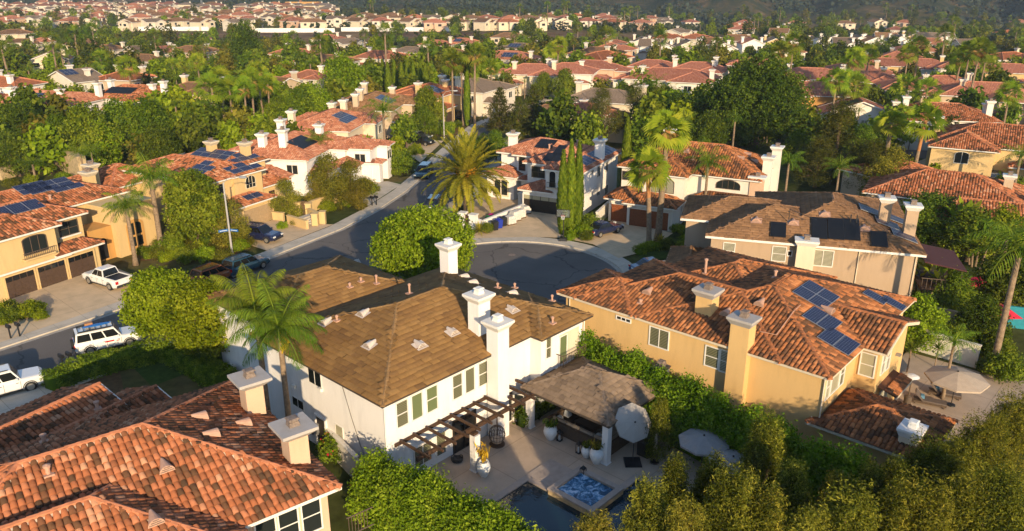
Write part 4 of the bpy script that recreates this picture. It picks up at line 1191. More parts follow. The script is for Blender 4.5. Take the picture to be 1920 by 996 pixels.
    for s, (a, bq, c_, d_) in ((-1, (Q[0], Q[1], Q[5], Q[4])), (1, (Q[2], Q[3], Q[7], Q[6]))):
        cuts = [.03, .36, .66, .97] if kind in ('suv', 'boxy', 'van') else [.04, .5, .95]
        lo0, lo1, hi0, hi1 = (a, bq, d_, c_) if s < 0 else (bq, a, c_, d_)
        for t0, t1 in zip(cuts, cuts[1:]):
            A, B = lo0.lerp(lo1, t0+.015), lo0.lerp(lo1, t1-.015); D, C = hi0.lerp(hi1, t0+.015), hi0.lerp(hi1, t1-.015)
            pts = [A.lerp(D, .12), B.lerp(C, .12), C.lerp(B, .1), D.lerp(A, .1)]
            w_ = MB(); w_.face(pts if s < 0 else pts[::-1]); w_.build('side_window', 'glass_dark', root)
    for sx in (-1, 1):
        for sy in (-1, 1):
            w_ = MB(); w_.M = Matrix.Translation((sx*wb/2, sy*(W/2-.11), wr)) @ Matrix.Rotation(R(90), 4, 'X')
            w_.lathe([(.01, -.12), (wr*.94, -.12), (wr, -.08), (wr, .08), (wr*.94, .12), (.01, .12)], 18)
            wo = w_.build('wheel', 'rubber', root)
            rm = MB(); rm.M = Matrix.Translation((sx*wb/2, sy*(W/2+.012), wr)) @ Matrix.Rotation(R(90), 4, 'X'); rm.lathe([(.01, -.012), (wr*.62, -.014), (wr*.62, .014), (.01, .012)], 14); rm.build('rim', 'alloy', wo)
    for sy in (-1, 1):
        h = MB(); h.cbox(L/2-.03, sy*W*.36, .76, .12, .34, .16); h.build('headlight', 'light', root)
        t = MB(); t.cbox(-L/2-.005, sy*W*.41, .88 if kind != 'sedan' else .80, .08, .24, .26 if kind != 'sedan' else .14); t.build('tail_light', 'redlens', root)
        m_ = MB(); m_.cbox(belt[1]*L-.28, sy*(W/2+.08), zb+.1, .12, .2, .15); m_.build('wing_mirror', paintm, root)
    if kind == 'pickup':
        q = MB(); q.box(-L*.488, -W*.40, 1.075, -.155*L, W*.40, 1.105); q.build('cargo_bed', 'black', root)
        for sy in (-1, 1):
            q = MB(); q.box(-L*.49, sy*W*.455-.045, 1.05, -.15*L, sy*W*.455+.045, 1.17); q.build('bed_rail', paintm, root)
        q = MB(); q.box(-L*.497, -W*.44, .72, -L*.485, W*.44, 1.16); q.build('tailgate', paintm, root)
    if kind in ('suv', 'boxy') :
        for sy in (-1, 1):
            q = MB(); q.bar((roof[0]*L+.15, sy*wrf*.88, zr+.09), (roof[1]*L-.2, sy*wrf*.88, zr+.09), .05, .05); q.build('roof_rail', 'plastic', root)
    return root
def rp(h, px, py, z=7.0):
    """point of a house's roof seen at a photo pixel, in the house frame"""
    best = None
    for k in range(170):                     # walk down the sight line from above the roof
        z = 10.5-k*.05; a, b = h.px(px, py, z); r = h.roofz(a, b)
        if r is not None:
            best = (a, b)
            if r[0] >= z: return a, b
    if best is None:
        k = h.blocks[0]; best = k.c
    return best

# ================================================================== SETTING
def terrain_mesh():
    ys = np.concatenate([np.linspace(-260, 190, 16), np.linspace(205, 700, 56), np.geomspace(712, 1600, 74), np.geomspace(1640, 5200, 36)])
    xs0 = np.concatenate([np.linspace(0, 700, 64), np.geomspace(716, 3800, 44)])
    xs = np.concatenate([-xs0[:0:-1], xs0])
    V = np.array([[x, y, terrain(x, y)] for y in ys for x in xs]); nx = len(xs)
    i = np.arange(len(ys)-1)[:, None]*nx+np.arange(nx-1)[None]
    F = np.stack([i, i+1, i+nx+1, i+nx], -1).reshape(-1, 4)
    o = link(bpy.data.objects.new('ground', np_mesh('ground', V, F, ['ground'], smooth=True))); tag(o, kind='structure')
terrain_mesh()

def sheet(name, poly, z, m, kind='structure', label=None, cat=None, thick=0):
    b = MB()
    if thick: b.prism([tuple(p[:2]) for p in poly], z-thick, z)
    else:
        a = sum(poly[i][0]*poly[(i+1) % len(poly)][1]-poly[(i+1) % len(poly)][0]*poly[i][1] for i in range(len(poly)))
        b.face([(p[0], p[1], z) for p in (poly if a > 0 else poly[::-1])])
    return tag(b.build(name, m), label, cat, kind=kind)

far_kerb = [(-112, -50), (-78, 1), (-57, 32), (-40.7, 57.1), (-34.2, 65.8), (-25.3, 79.1), (-19.9, 88.8), (-16.8, 97.5), (-14.6, 105.8), (-12.8, 116.7), (-10.9, 130), (-9.2, 141), (-6.8, 155.3), (-2.5, 168), (6, 186), (18, 203), (36, 220)]
def offset(path, d):
    out = []
    for i, p in enumerate(path):
        a = path[max(0, i-1)]; b = path[min(len(path)-1, i+1)]; dx, dy = b[0]-a[0], b[1]-a[1]; l = math.hypot(dx, dy)
        out.append((p[0]+dy/l*d, p[1]-dx/l*d))
    return out
near_kerb = offset(far_kerb, 8.4)
BC, BR = (0.2, 73.2), 10.9
nk_lo = [p for p in near_kerb if p[1] < 76][:]
nk_hi = [p for p in near_kerb if p[1] > 98]
arc1 = [(BC[0]+BR*math.cos(R(t)), BC[1]+BR*math.sin(R(t))) for t in range(116, -151, -8)]
entry_hi = [(-9.0, 97.0), (-8.4, 92.0), (-7.2, 88.0)]
entry_lo = [(-13.2, 69.5), (-15.2, 73.0), (-16.4, 76.6)]
loop_near = nk_lo+[(-17.1, 75.6)]+[(-15.2, 71.8), (-12.6, 67.4)]
right_edge = nk_hi[::-1]+entry_hi+arc1
road_poly = far_kerb+right_edge+[(-12.2, 68.6), (-14.6, 73.5), (-16.2, 78.2)]+nk_lo[::-1]
def road():
    me = bpy.data.meshes.new('road'); bm = bmesh.new(); vs = [bm.verts.new((x, y, .004)) for x, y in road_poly]; f = bm.faces.new(vs)
    bmesh.ops.triangulate(bm, faces=[f]); bmesh.ops.recalc_face_normals(bm, faces=bm.faces)
    for f in bm.faces:
        if f.normal.z < 0: f.normal_flip()
    bm.to_mesh(me); bm.free(); me.materials.append(M['asphalt']); tag(link(bpy.data.objects.new('road', me)), kind='structure')
import bmesh
road()
for px_, py_, lb in ((742, 430, 'round manhole cover in the street near the driveway bend'), (960, 478, 'round manhole cover in the cul-de-sac')):
    q_ = MB(); q_.lathe([(.01, .012), (.36, .012), (.38, .005)], 20); o_ = q_.build('manhole_cover', 'rust'); o_.location = G(px_, py_, 0); tag(o_, lb, 'manhole cover')
M['gutterc'] = mat('gutter_concrete', (.36, .32, .27), .9, .2, 2)
def walk(name, path, d, m='concrete'):
    """pavement with a kerb: strip from the kerb line to d metres behind it"""
    for nm, d0, d1, z0, mm in (('gutter', .42*(1 if d < 0 else -1), .001*(1 if d < 0 else -1), .009, 'gutterc'), (name, 0.16*(1 if d > 0 else -1), d, .115, m), ('kerb', 0, .158*(1 if d > 0 else -1), .125, 'concrete')):
        A, B = offset(path, d0), offset(path, d1); b = MB()
        for i in range(len(path)-1):
            q = [A[i], A[i+1], B[i+1], B[i]]
            if d > 0: q = q[::-1]
            b.face([(*p, z0) for p in q])
            if nm == 'gutter': continue
            k = [A[i], A[i+1]] if nm == 'kerb' else [B[i], B[i+1]]
            b.face([(*k[0], 0), (*k[1], 0), (*k[1], z0), (*k[0], z0)])
        tag(b.build(nm, mm), kind='structure')
walk('pavement', far_kerb, -1.75)
walk('pavement', right_edge, -1.75) if False else None
walk('pavement', [(p[0], p[1]) for p in nk_hi[::-1]+entry_hi+arc1], -1.75)
walk('pavement', [(-12.2, 68.6), (-14.6, 73.5), (-16.2, 78.2)]+nk_lo[::-1], -2.6)

def gpoly(name, pix, z, m, **k): return sheet(name, [G(x, y, z) for x, y in pix], z, m, **k)
# driveways and yard floors
sheet('driveway', [(-37.4, 63.9), (-43.8, 54.4), (-49.6, 60.6), (-46.6, 67.0), (-41.3, 76.4), (-35.6, 72.2), (-34.6, 68.4)], .135, 'drive')
gpoly('driveway', [(500, 470), (625, 421), (548, 418), (512, 412), (452, 428), (425, 445)], .135, 'drive')
gpoly('driveway', [(878, 447), (990, 444), (1056, 446), (1054, 403), (985, 393), (930, 425), (890, 438)], .135, 'drive')
gpoly('driveway', [(1068, 449), (1112, 458), (1160, 484), (1215, 470), (1262, 437), (1150, 412), (1130, 425), (1096, 438)], .135, 'drive')
gpoly('driveway', [(690, 386), (752, 346), (727, 340), (682, 342), (650, 358)], .135, 'concrete')
gpoly('driveway', [(788, 305), (832, 264), (790, 262), (760, 268), (768, 290)], .135, 'drive')
gpoly('driveway', [(1800, 380), (1920, 372), (1920, 330), (1860, 335)], .06, 'drive')
gpoly('driveway', [(1500, 240), (1740, 300), (1920, 390), (1920, 350), (1760, 275), (1560, 222)], .03, 'asphalt')
gpoly('driveway', [(1700, 310), (1800, 325), (1920, 318), (1840, 290), (1740, 296)], .06, 'drive')
sheet('lawn', [(-26.9, 62.5), (-31.0, 56.5), (-26, 51.0), (-20.5, 57.5)], .03, 'lawn')
sheet('lawn', [(-31.0, 56.3), (-36.0, 48.5), (-32, 44), (-27, 49)], .031, 'mulch')
gpoly('lawn', [(1190, 470), (1268, 448), (1300, 478), (1205, 490)], .05, 'lawn')
gpoly('lawn', [(705, 378), (765, 345), (742, 342), (700, 358)], .05, 'lawn')
gpoly('lawn', [(1690, 640), (1760, 660), (1800, 560), (1740, 530)], .05, 'lawn')
# verge of bark mulch by the front path of the left house
gpoly('garden_bed', [(262, 490), (445, 478), (440, 420), (300, 440)], .03, 'mulch')
gpoly('garden_bed', [(0, 630), (100, 604), (60, 570), (0, 575)], .05, 'mulch')
# ================================================================== HOUSE 1: white house, brown shake roof
h1 = House('house', 'white two storey house with brown shake roof beside the pool terrace', G(717, 762, 6), 47.5, 'white', 'shake', tile=(.62, .40), flat=True, trim='gutter', cap='t_x' if False else 'c_shake')
h1.block(0, 0, 17.6, 13.7, 6, .285); h1.block(12.2, -.95, 17.62, 5, 6.0, .285); h1.block(1.2, 12.2, 13.2, 22, 6.0, .31)
h1.block(3.5, 20, 10, 25.5, 3.2, .31)
h1.finish(.14)
F1 = ('b', .5, -1)
for p0, p1, pn, br in [((742, 752), (765, 797), 'glass_blind', (1, 2)), ((771, 742), (792, 785), 'glass_green', (1, 1)), ((799, 728), (820, 771), 'glass_green', (1, 2)),
                       ((848, 703), (866, 746), 'glass_blind', (1, 2)), ((872, 693), (889, 735), 'glass_blind', (1, 1)), ((897, 681), (913, 722), 'glass_blind', (1, 2))]:
    a0, z0 = h1.onwall(*p0, 'b', .5); a1, z1 = h1.onwall(*p1, 'b', .5)
    h1.window(F1, (a0+a1)/2, 4.62, .82 if a1-a0 < .4 else a1-a0, 1.55, pn, bars=br)
L1 = ('a', .5, -1)
for p0, p1, pn, br in [((577, 685), (603, 728), 'glass_dark', (2, 1)), ((629, 795), (645, 842), 'glass_cream', (1, 2)), ((548, 742), (570, 770), 'glass_dark', (2, 1)), ((545, 664), (563, 674), 'glass_dark', (3, 1))]:
    h1.winpx(L1, p0, p1, pn, bars=br, depth=.03)
b0, z0 = h1.onwall(603, 800, 'a', .5); h1.door(L1, b0, .95, 2.2, 'darkdoor', 1, 1, name='side_door')
# chimneys
h1.chimney(9.0, -.1, 1.0, .95, 0, 8.15, pot='trim'); h1.chimney(9.6, 2.1, 1.05, .95, 6.3, 9.15, pot='trim'); h1.chimney(15.6, 11.3, .95, .95, 6.3, 8.9, pot='trim')
for x, y in [(609, 608), (680, 592), (692, 650), (788, 651), (849, 626), (962, 583)]: h1.vent(*rp(h1, x, y), m='palevent', sz=.68)
for x, y in [(872, 520), (888, 531), (962, 551)]: h1.vent(*rp(h1, x, y), m='palevent', sz=.68)
for x, y, hh in [(706, 533, .7), (677, 531, .35), (768, 552, .75), (656, 540, .35), (933, 541, .4), (965, 540, .4), (1035, 566, .5), (1036, 608, .5), (632, 604, .4)]: h1.pipe(*rp(h1, x, y), hh)
# ground-floor doors under the pergola, the French doors and the balcony
h1.window(F1, 6.55, 1.2, 1.75, 2.15, 'glass_dark', frame='darkdoor', bars=(2, 1), depth=.05, fw=.14)
h1.window(F1, 3.1, 1.25, 1.3, 1.3, 'glass_blind', bars=(2, 1)); h1.window(F1, 4.55, 1.3, .7, 1.5, 'glass_blind', bars=(1, 1))
h1.window(F1, 10.15, 1.2, 1.5, 2.15, 'glass_dark', frame='trim', bars=(1, 1), depth=.04, fw=.1)
q = MB(); q.box(0, -.03, .06, .85, .03, 2.25); od = q.build('french_door', 'trim', h1.root); od.location = (10.95, .42, 0); od.rotation_euler = (0, 0, R(-68))
q = MB(); q.box(.12, -.036, .3, .73, .036, 2.1); q.build('pane', 'glass', od)
W1 = ('b', -.45, -1)
h1.winpx(W1, (1024, 636), (1032, 668), 'glass_blind', bars=(1, 2))
# recessed balcony: dark opening, door and railing
q = MB(); q.box(14.6, -.47, 3.1, 16.7, -.452, 5.3); q.build('balcony_recess', 'w_cream', h1.root)
h1.window(('b', -.474, -1), 15.0, 4.15, .7, 2.0, 'glass_green', bars=(1, 1), depth=.03)
rl = MB()
for k in range(15):
    x = 14.35+k*.17; rl.bar((x, -1.05, 3.05), (x, -1.05, 4.05), .025, .025)
for zz in (3.1, 4.05): rl.bar((14.3, -1.05, zz), (16.8, -1.05, zz), .04, .05)
for x in (14.3, 16.8):
    for k in range(3): rl.bar((x, -1.05+k*.2, 3.05), (x, -1.05+k*.2, 4.05), .025, .025)
    rl.bar((x, -1.05, 4.05), (x, -.45, 4.05), .04, .05)
bal = MB(); bal.box(14.2, -1.12, 2.9, 16.9, -.455, 3.04); bo = bal.build('balcony', 'w_white', h1.root); rl.build('railing', 'brownframe', bo)
q = MB(); q.tube([(.44, 4.4, 5.8), (.45, 3.6, 3.6), (.44, 2.9, 2.0), (.44, 2.2, .9)], .018, 5); q.build('cable', 'gutter', h1.root)
q = MB(); q.box(.3, 7.2, 1.0, .49, 7.65, 1.75); q.box(.36, 7.9, .7, .49, 8.2, 1.2); q.build('meter_box', 'metal', h1.root)
for b_, z_ in ((6.4, 4.3), (9.4, 3.4)):
    q = MB(); q.box(.3, b_, z_, .49, b_+.3, z_+.22); q.build('wall_vent', 'trim', h1.root)
# downpipes
for a, b in ((.42, .42), (17.2, -.52)):
    q = MB(); q.tube([(a, b, .1), (a, b, 5.75)], .045, 6); q.build('downpipe', 'trim', h1.root)
q = MB(); q.box(-.0, 0, 0, .28, .14, .38); wl = q.build('wall_lamp', 'metal', h1.root); wl.location = (5.1, .34, 2.2)

# pergola on the terrace
pg = empty('pergola', h1.Wd(5.3, -1.7), h1.az, 'dark brown timber pergola along the white house wall above the doors', 'pergola')
def PL(a, b, z): return (a-5.3, b+1.7, z)
q = MB(); q.bar(PL(1.0, -1.45, 2.78), PL(11.5, -1.45, 2.78), .14, .26); q.build('beam', 'wood', pg)
q = MB(); q.bar(PL(1.0, .40, 2.86), PL(8.4, .40, 2.86), .10, .2); q.bar(PL(8.4, .40, 2.86), PL(8.4, -.75, 2.86), .10, .2); q.bar(PL(9.6, -.75, 2.86), PL(9.6, .40, 2.86), .1, .2); q.build('ledger', 'wood', pg)
for k in range(11):
    a = 1.4+k*.98; q = MB(); q.bar(PL(a, .40 if not 8.3 < a < 9.7 else -.76, 3.0), PL(a, -2.15, 3.0), .10, .17); q.build('rafter', 'wood', pg)
q = MB(); q.box(-.22, -.22, 0, .22, .22, 2.5); q.box(-.27, -.27, 0, .27, .27, .12); q.build('post', 'w_white', pg)
q = MB(); q.box(-.2, -.1, 2.5, .2, .35, 2.66); q.build('post_cap', 'wood', pg)

# pavilion
pv = House('pavilion', 'open sided pavilion with taupe tiled roof over the sofa', G(1137, 797, 2.9), 47.5, 'white', 'greyt', cat='pavilion', tile=(.45, .36), flat=True, trim='gutter', cap='c_greyt')
da, db = pv.L(h1.Wd(10.8, -7.4)); pv.block(da, db, da+6.3, db+7.0, 2.95, .44, walls=False); pv.finish(.18)
q = pv.wallo; me_ = q.data; bpy.data.objects.remove(q)
for a, b in ((.38, .38), (.38, 6.5), (5.8, .38), (5.8, 6.5)):
    q = MB(); q.box(da+a-.21, db+b-.21, 0, da+a+.21, db+b+.21, 2.8); q.box(da+a-.26, db+b-.26, 0, da+a+.26, db+b+.26, .1); q.build('post', 'w_white', pv.root)
def TW(a, b, z=0): return h1.Wd(a, b, z)
# outdoor fireplace chimney behind the pavilion
fc = empty('garden_chimney', TW(17.9, -6.4), h1.az, 'white rendered garden chimney with rusty cap beside the pavilion roof', 'chimney')
q = MB(); q.box(-.75, -.5, 0, .75, .5, 1.9); q.box(-.42, -.38, 1.9, .42, .38, 3.65); q.build('stack', 'w_offwhite', fc)
q = MB(); q.taper(-.44, -.4, .44, .4, 3.653, 3.85, .06); q.taper(-.3, -.27, .3, .27, 3.853, 4.25, -.08); q.build('chimney_cap', 'rust', fc)

# terrace, pool and spa
AX = [TW(0.7, .5), TW(12, .5), TW(12, -.5), TW(20, -.5), TW(24, -8), TW(21, -14), TW(9.2, -14), TW(9.2, -4.3), TW(0.7, -4.3)]
sheet('terrace', [TW(-.5, .49), TW(20, .49), TW(20, -4.299), TW(-.5, -4.299)], .06, 'patio')
sheet('terrace', [TW(9.203, -4.303), TW(20, -4.303), TW(20, -9.0), TW(9.203, -9.0)], .061, 'patio')
sheet('terrace', [TW(11.5, -9.003), TW(26, -9.003), TW(26, -14), TW(11.5, -14)], .0615, 'patio')
# the pool: basin below the terrace edge
q = MB()
for (a0, b0, a1, b1) in ((-.2, -4.75, 6.98, -4.303), (6.58, -6.5, 6.98, -4.76), (7.0, -6.5, 9.2, -4.303), (9.3, -9.45, 11.5, -9.003), (11.05, -16, 11.5, -9.46)):
    q.M = Matrix.Translation(TW(0, 0)) @ Matrix.Rotation(h1.az, 4, 'Z'); q.box(a0, b0, -.06, a1, b1, .10)
tag(q.build('pool_coping', 'coping'), kind='structure')
sheet('pool_water', [TW(-.2, -4.76), TW(6.57, -4.76), TW(6.57, -6.6), TW(11.04, -9.47), TW(11.04, -16), TW(-.2, -16)], .03, 'water')
sp = empty('hot_tub', TW(7.9, -8.0), h1.az, 'raised square spa with foaming blue water at the pool corner', 'hot tub')
q = MB()
for (a0, b0, a1, b1) in ((-1.5, -1.62, 1.5, -1.25), (-1.5, 1.25, 1.5, 1.62), (-1.5, -1.247, -1.14, 1.247), (1.14, -1.247, 1.5, 1.247)): q.box(a0, b0, .32, a1, b1, .45)
q.build('coping', 'coping', sp)
q = MB()
for (a0, b0, a1, b1) in ((-1.46, -1.58, 1.46, -1.27), (-1.46, 1.27, 1.46, 1.58), (-1.46, -1.267, -1.16, 1.267), (1.16, -1.267, 1.46, 1.267)): q.box(a0, b0, -.05, a1, b1, .318)
q.build('tiled_wall', 'brick' if False else 'stonewall', sp)
q = MB(); q.face([(-1.16, -1.27, .28), (1.16, -1.27, .28), (1.16, 1.27, .28), (-1.16, 1.27, .28)]); q.build('spa_water', 'spa', sp)

# ------------------------------------------------ terrace furniture
def pot(loc, h, r, label, plant=None, m='pot', seed=1):
    p = empty('plant_pot', loc, 0, label, 'plant pot')
    q = MB(); q.lathe([(r*.5, 0), (r*.55, .04*h), (r*.95, .42*h), (r, .6*h), (r*.9, .82*h), (r*.62, .93*h), (r*.72, h), (r*.6, h), (r*.5, .9*h), (.01, .86*h)], 18); q.build('pot', m, p, smooth=True)
    if plant:
        rg = np.random.default_rng(seed); n = 130; a = rg.random(n)*6.283; t = rg.random(n); rr = r*(.2+.9*t)*rg.random(n)**.4
        P = np.stack([rr*np.cos(a), rr*np.sin(a), h*.95+t*r*plant[1]], 1); N = rg.normal(size=(n, 3)); V, F = leaf_quads(P, N/np.linalg.norm(N, axis=1)[:, None], .24*r/.4, .35, rg, -.8)
        link(bpy.data.objects.new('plant', np_mesh('plant', V, F, ['l_'+plant[0]], rg.random(n))), p)
    return p
g0 = G(907, 892, .06); pot(g0, 1.0, .42, 'white urn with golden grass beside the pergola post', ('yellow', 2.6), seed=3)
g0 = G(1032, 823, .06); pot(g0, 1.0, .46, 'large white urn with trailing green plant near the sofa corner', ('palm', .7), seed=4)
g0 = G(1118, 868, .06); pot(g0, 1.05, .44, 'tall white urn beside the front pavilion post', ('olive', .9), seed=5)
g0 = G(1099, 857, .06); pot(g0, .72, .32, 'small white egg shaped pot with dark leaves left of the tall urn', ('dark', 1.2), seed=6)
g0 = G(1212, 842, .06); pot(g0, .75, .34, 'white pot with spiky plant behind the tilted parasol', ('dark', 1.6), seed=7)
def lantern(loc, label, h=.75, w=.15):
    p = empty('lantern', loc, h1.az, label, 'lantern'); q = MB(); q.box(-w, -w, 0, w, w, .05); q.box(-w, -w, h*.72, w, w, h*.76); q.taper(-w, -w, w, w, h*.763, h*.95, -w*.75)
    for x in (-1, 1):
        for y in (-1, 1): q.bar((x*(w-.015), y*(w-.015), .05), (x*(w-.015), y*(w-.015), h*.72), .025, .025)
    q.tube([(-.04, 0, h*.94), (0, 0, h+.03), (.04, 0, h*.94)], .008, 5); q.build('frame', 'black', p)
    q = MB(); q.lathe([(.001, .052), (w*.5, .052), (w*.5, h*.45), (.001, h*.45)], 10); q.build('candle', 'pillow', p); return p
lantern(G(1093, 893, .06), 'black lantern with white candle standing by the spa edge')
lantern(G(1049, 826, .06), 'black lantern behind the sofa back near the trailing urn', .85)
lantern(G(1085, 849, .06), 'black lantern against the sofa between the two white urns', .85)
# sofa
sf = empty('corner_sofa', TW(11.9, -3.7, .06), h1.az, 'l shaped wicker sofa with taupe cushions under the pavilion roof', 'sofa')
q = MB(); q.box(-.2, -3.1, 0, .06, 1.9, .78); q.box(.063, 1.65, 0, 2.6, 1.9, .78); q.box(.063, -3.1, 0, 2.9, -2.85, .78); q.box(.063, -2.847, .02, .85, 1.647, .30); q.box(.853, .9, .02, 2.6, 1.647, .30); q.build('frame', 'wicker', sf)
for k in range(4):
    q = MB(); q.box(.08, -2.8+k*1.1, .303, .86, -1.74+k*1.1, .46); q.build('seat_cushion', 'cushion', sf)
    q = MB(); q.taper(.07, -2.8+k*1.1, .27, -1.75+k*1.1, .463, .92, -.03); q.build('back_cushion', 'cushion', sf)
for x, y in ((.45, 1.25), (.42, -1.9), (1.4, 1.35)):
    q = MB(); q.taper(x-.2, y-.2, x+.2, y+.2, .47, .88, -.06); q.build('pillow', 'pillow', sf)
tb = MB(); tb.box(-.6, -.9, .36, .6, .9, .42); tb.box(-.5, -.8, 0, .5, .8, .357); tag(tb.build('coffee_table', 'wicker'), 'dark wicker coffee table in front of the sofa', 'table'); t_ = bpy.data.objects['coffee_table']; t_.location = TW(13.7, -3.9, .06); t_.rotation_euler = (0, 0, h1.az)
# hanging egg chair
eg = empty('egg_chair', G(932, 838, .06), 0, 'brown wicker hanging egg chair on its stand near the glass door', 'chair')
q = MB()
for k in range(16):
    a = k*math.pi/8; q.tube([(.52*math.cos(a)*math.sin(t), .5*math.sin(a)*math.sin(t), .92-.62*math.cos(t)) for t in [math.pi*j/8 for j in range(9)]], .016, 4, cap=False)
for zz, r in ((.6, .45), (.92, .52), (1.2, .46)): q.tube([(r*math.cos(j*.5236), r*.96*math.sin(j*.5236), zz) for j in range(13)], .016, 4, cap=False)
q.build('basket', 'wicker', eg)
q = MB(); q.lathe([(.01, .34), (.3, .38), (.42, .55), (.36, .60), (.01, .55)], 14); q.build('seat_cushion', 'copper' if False else 'canvas_tan', eg)
q = MB(); q.tube([(0, .62, .03), (0, .66, 1.0), (0, .5, 1.85), (0, .1, 2.05), (0, 0, 1.9), (0, 0, 1.54)], .03, 6); q.lathe([(.01, 0), (.5, 0), (.5, .04), (.01, .05)], 16, (0, .3, 0)); q.build('stand', 'wood', eg)
# coiled cable bag by the wall
q = MB(); q.lathe([(.05, 0), (.34, .02), (.36, .16), (.2, .22), (.04, .16)], 12); [q.tube([(.36*math.cos(a), .36*math.sin(a), .2+.08*math.sin(3*a)) for a in [j*.45 for j in range(15)]], .03, 5)]
hs = q.build('garden_hose', 'plastic'); hs.location = G(857, 864, .06); tag(hs, 'coiled dark hose on the terrace by the house wall', 'hose')
# parasols
def parasol(loc, r, h, canvas, label, tilt=(0, 0), n=8, base='slab', closed=False, offset_=0.0, rz=.3, pole='black'):
    p = empty('parasol', loc, rz, label, 'parasol')
    q = MB()
    if base == 'slab': q.box(-.5, -.5, 0, .5, .5, .09)
    else: q.lathe([(.01, 0), (.28, 0), (.26, .08), (.01, .1)], 14)
    q.build('base', 'black', p)
    ox = offset_
    q = MB(); q.tube([(0, 0, .09), (0, 0, h+.1)] if not ox else [(0, 0, .09), (0, 0, h*.72), (ox*.25, 0, h*.95), (ox, 0, h+.35)], .03, 7); q.build('pole', pole, p)
    c = MB(); T = Matrix.Translation((ox, 0, h+.1)) @ Matrix.Rotation(tilt[0], 4, 'X') @ Matrix.Rotation(tilt[1], 4, 'Y')
    if closed:
        c.lathe([(.06, -1.5), (.14, -1.3), (.10, -.5), (.02, 0)], 8, (0, 0, h+.1)); c.build('canopy', canvas, p, smooth=True); return p
    c.M = T; K = 4; drop = .26*r
    for i in range(n):
        a0, a1 = 2*math.pi*i/n, 2*math.pi*(i+1)/n
        pr = lambda a, t, sag=0: (r*t*math.cos(a), r*t*math.sin(a), -drop*t**1.25-sag)
        am = (a0+a1)/2
        for k in range(K):
            t0, t1 = k/K, (k+1)/K; s0, s1 = .035*r*t0, .035*r*t1; f_ = math.cos((a1-a0)/2)
            A, B, C, D = pr(a0, t0), pr(a0, t1), pr(am, t1*f_, -.0+s1*.6), pr(am, t0*f_, s0*.6)
            c.face([A, B, C, D]); c.face([D, C, pr(a1, t1), pr(a1, t0)])
        c.face([pr(a0, 1), (r*1.0*math.cos(a0), r*math.sin(a0), -drop-.12), (r*math.cos(a1), r*math.sin(a1), -drop-.12), pr(a1, 1)])
    c.build('canopy', canvas, p)
    q = MB(); q.M = T
    for i in range(n): a = 2*math.pi*i/n; q.tube([(.03, 0, -.1), (r*.98*math.cos(a), r*.98*math.sin(a), -drop-.02)], .012, 4)
    q.lathe([(.05, -.02), (.06, .06), (.01, .1)], 8); q.build('ribs', pole, p); return p
parasol(G(1186, 868, .06), 1.2, 2.75, 'canvas', 'white cantilever parasol tilted on its side beside the pavilion post', tilt=(R(52), R(14)), offset_=.0, rz=0)
parasol(Vector((*G(1320, 820, 2.6)[:2], .06)), 1.5, 2.55, 'canvas_grey', 'grey open parasol on the terrace above the feathery trees', base='round')
parasol(Vector((*G(1375, 858, 2.5)[:2], .06)), 1.4, 2.4, 'canvas_grey', 'pale grey parasol half hidden by the tree tops', base='round')
parasol(TW(13.2, -9.2, .06), .2, 2.1, 'canvas_tan', 'closed beige parasol beside the black grill', base='round', closed=True)
gr = empty('grill', TW(13.9, -8.3, .06), h1.az, 'black covered barbecue grill on the terrace behind the parasol base', 'grill')
q = MB(); q.box(-.7, -.4, 0, .7, .4, .95); q.build('cover', 'black', gr); q = MB(); q.taper(-.66, -.36, .66, .36, .953, 1.25, -.1); q.build('lid', 'black', gr); q = MB(); q.bar((-.4, -.42, 1.02), (.4, -.42, 1.02), .03, .03); q.build('handle', 'metal', gr)
# white neighbour-side wall and clutter in the side yard of the orange house
def wall_obj(name, p0, p1, h, t, m, label, cat='wall', z=0, cap=None):
    p0, p1 = Vector((p0[0], p0[1], 0)), Vector((p1[0], p1[1], 0)); d = (p1-p0); L_ = d.length
    o = empty(name, (p0.x, p0.y, z), math.atan2(d.y, d.x), label, cat)
    q = MB(); q.box(0, -t/2, -.05, L_, t/2, h); q.build('panel', m, o)
    q = MB(); q.box(-.04, -t/2-.05, h+.003, L_+.04, t/2+.05, h+.09); q.build('coping', cap or m, o); return o
wall_obj('garden_wall', G(588, 815, 0), G(672, 905, 0), 1.7, .2, 'w_offwhite', 'pale garden wall between the orange roof house and the white house')
wall_obj('garden_wall', G(672, 905, 0), G(770, 1010, 0), 1.5, .2, 'w_cream', 'cream garden wall behind the bright green hedge')
lp = empty('lumber_pile', G(722, 965, 0), R(-50), 'stack of old boards and pipes by the hedge wall', 'lumber')
for k in range(6):
    q = MB(); q.M = Matrix.Rotation((k-2.5)*.03, 4, 'Z'); q.box(-1.5, -.5+k*.17, .35+.05*(k % 3), 1.4, -.36+k*.17, .40+.05*(k % 3)); q.build('board', 'wood' if k % 2 else 'fence_wood', lp)
q = MB(); q.box(-1.2, -.5, 0, -1.0, .5, .34); q.box(.9, -.5, 0, 1.1, .5, .34); q.build('trestle', 'fence_wood', lp)
gb = empty('recycling_bin', G(612, 735, 0) if False else G(444, 705, 0), .4, 'pale blue wheelie bin by the chimney of the orange house', 'bin')
q = MB(); q.taper(-.28, -.3, .28, .3, .05, 1.0, .05); q.build('body', 'sign_white', gb); q = MB(); q.box(-.35, -.38, 1.003, .35, .38, 1.08); q.build('lid', 'trim', gb)
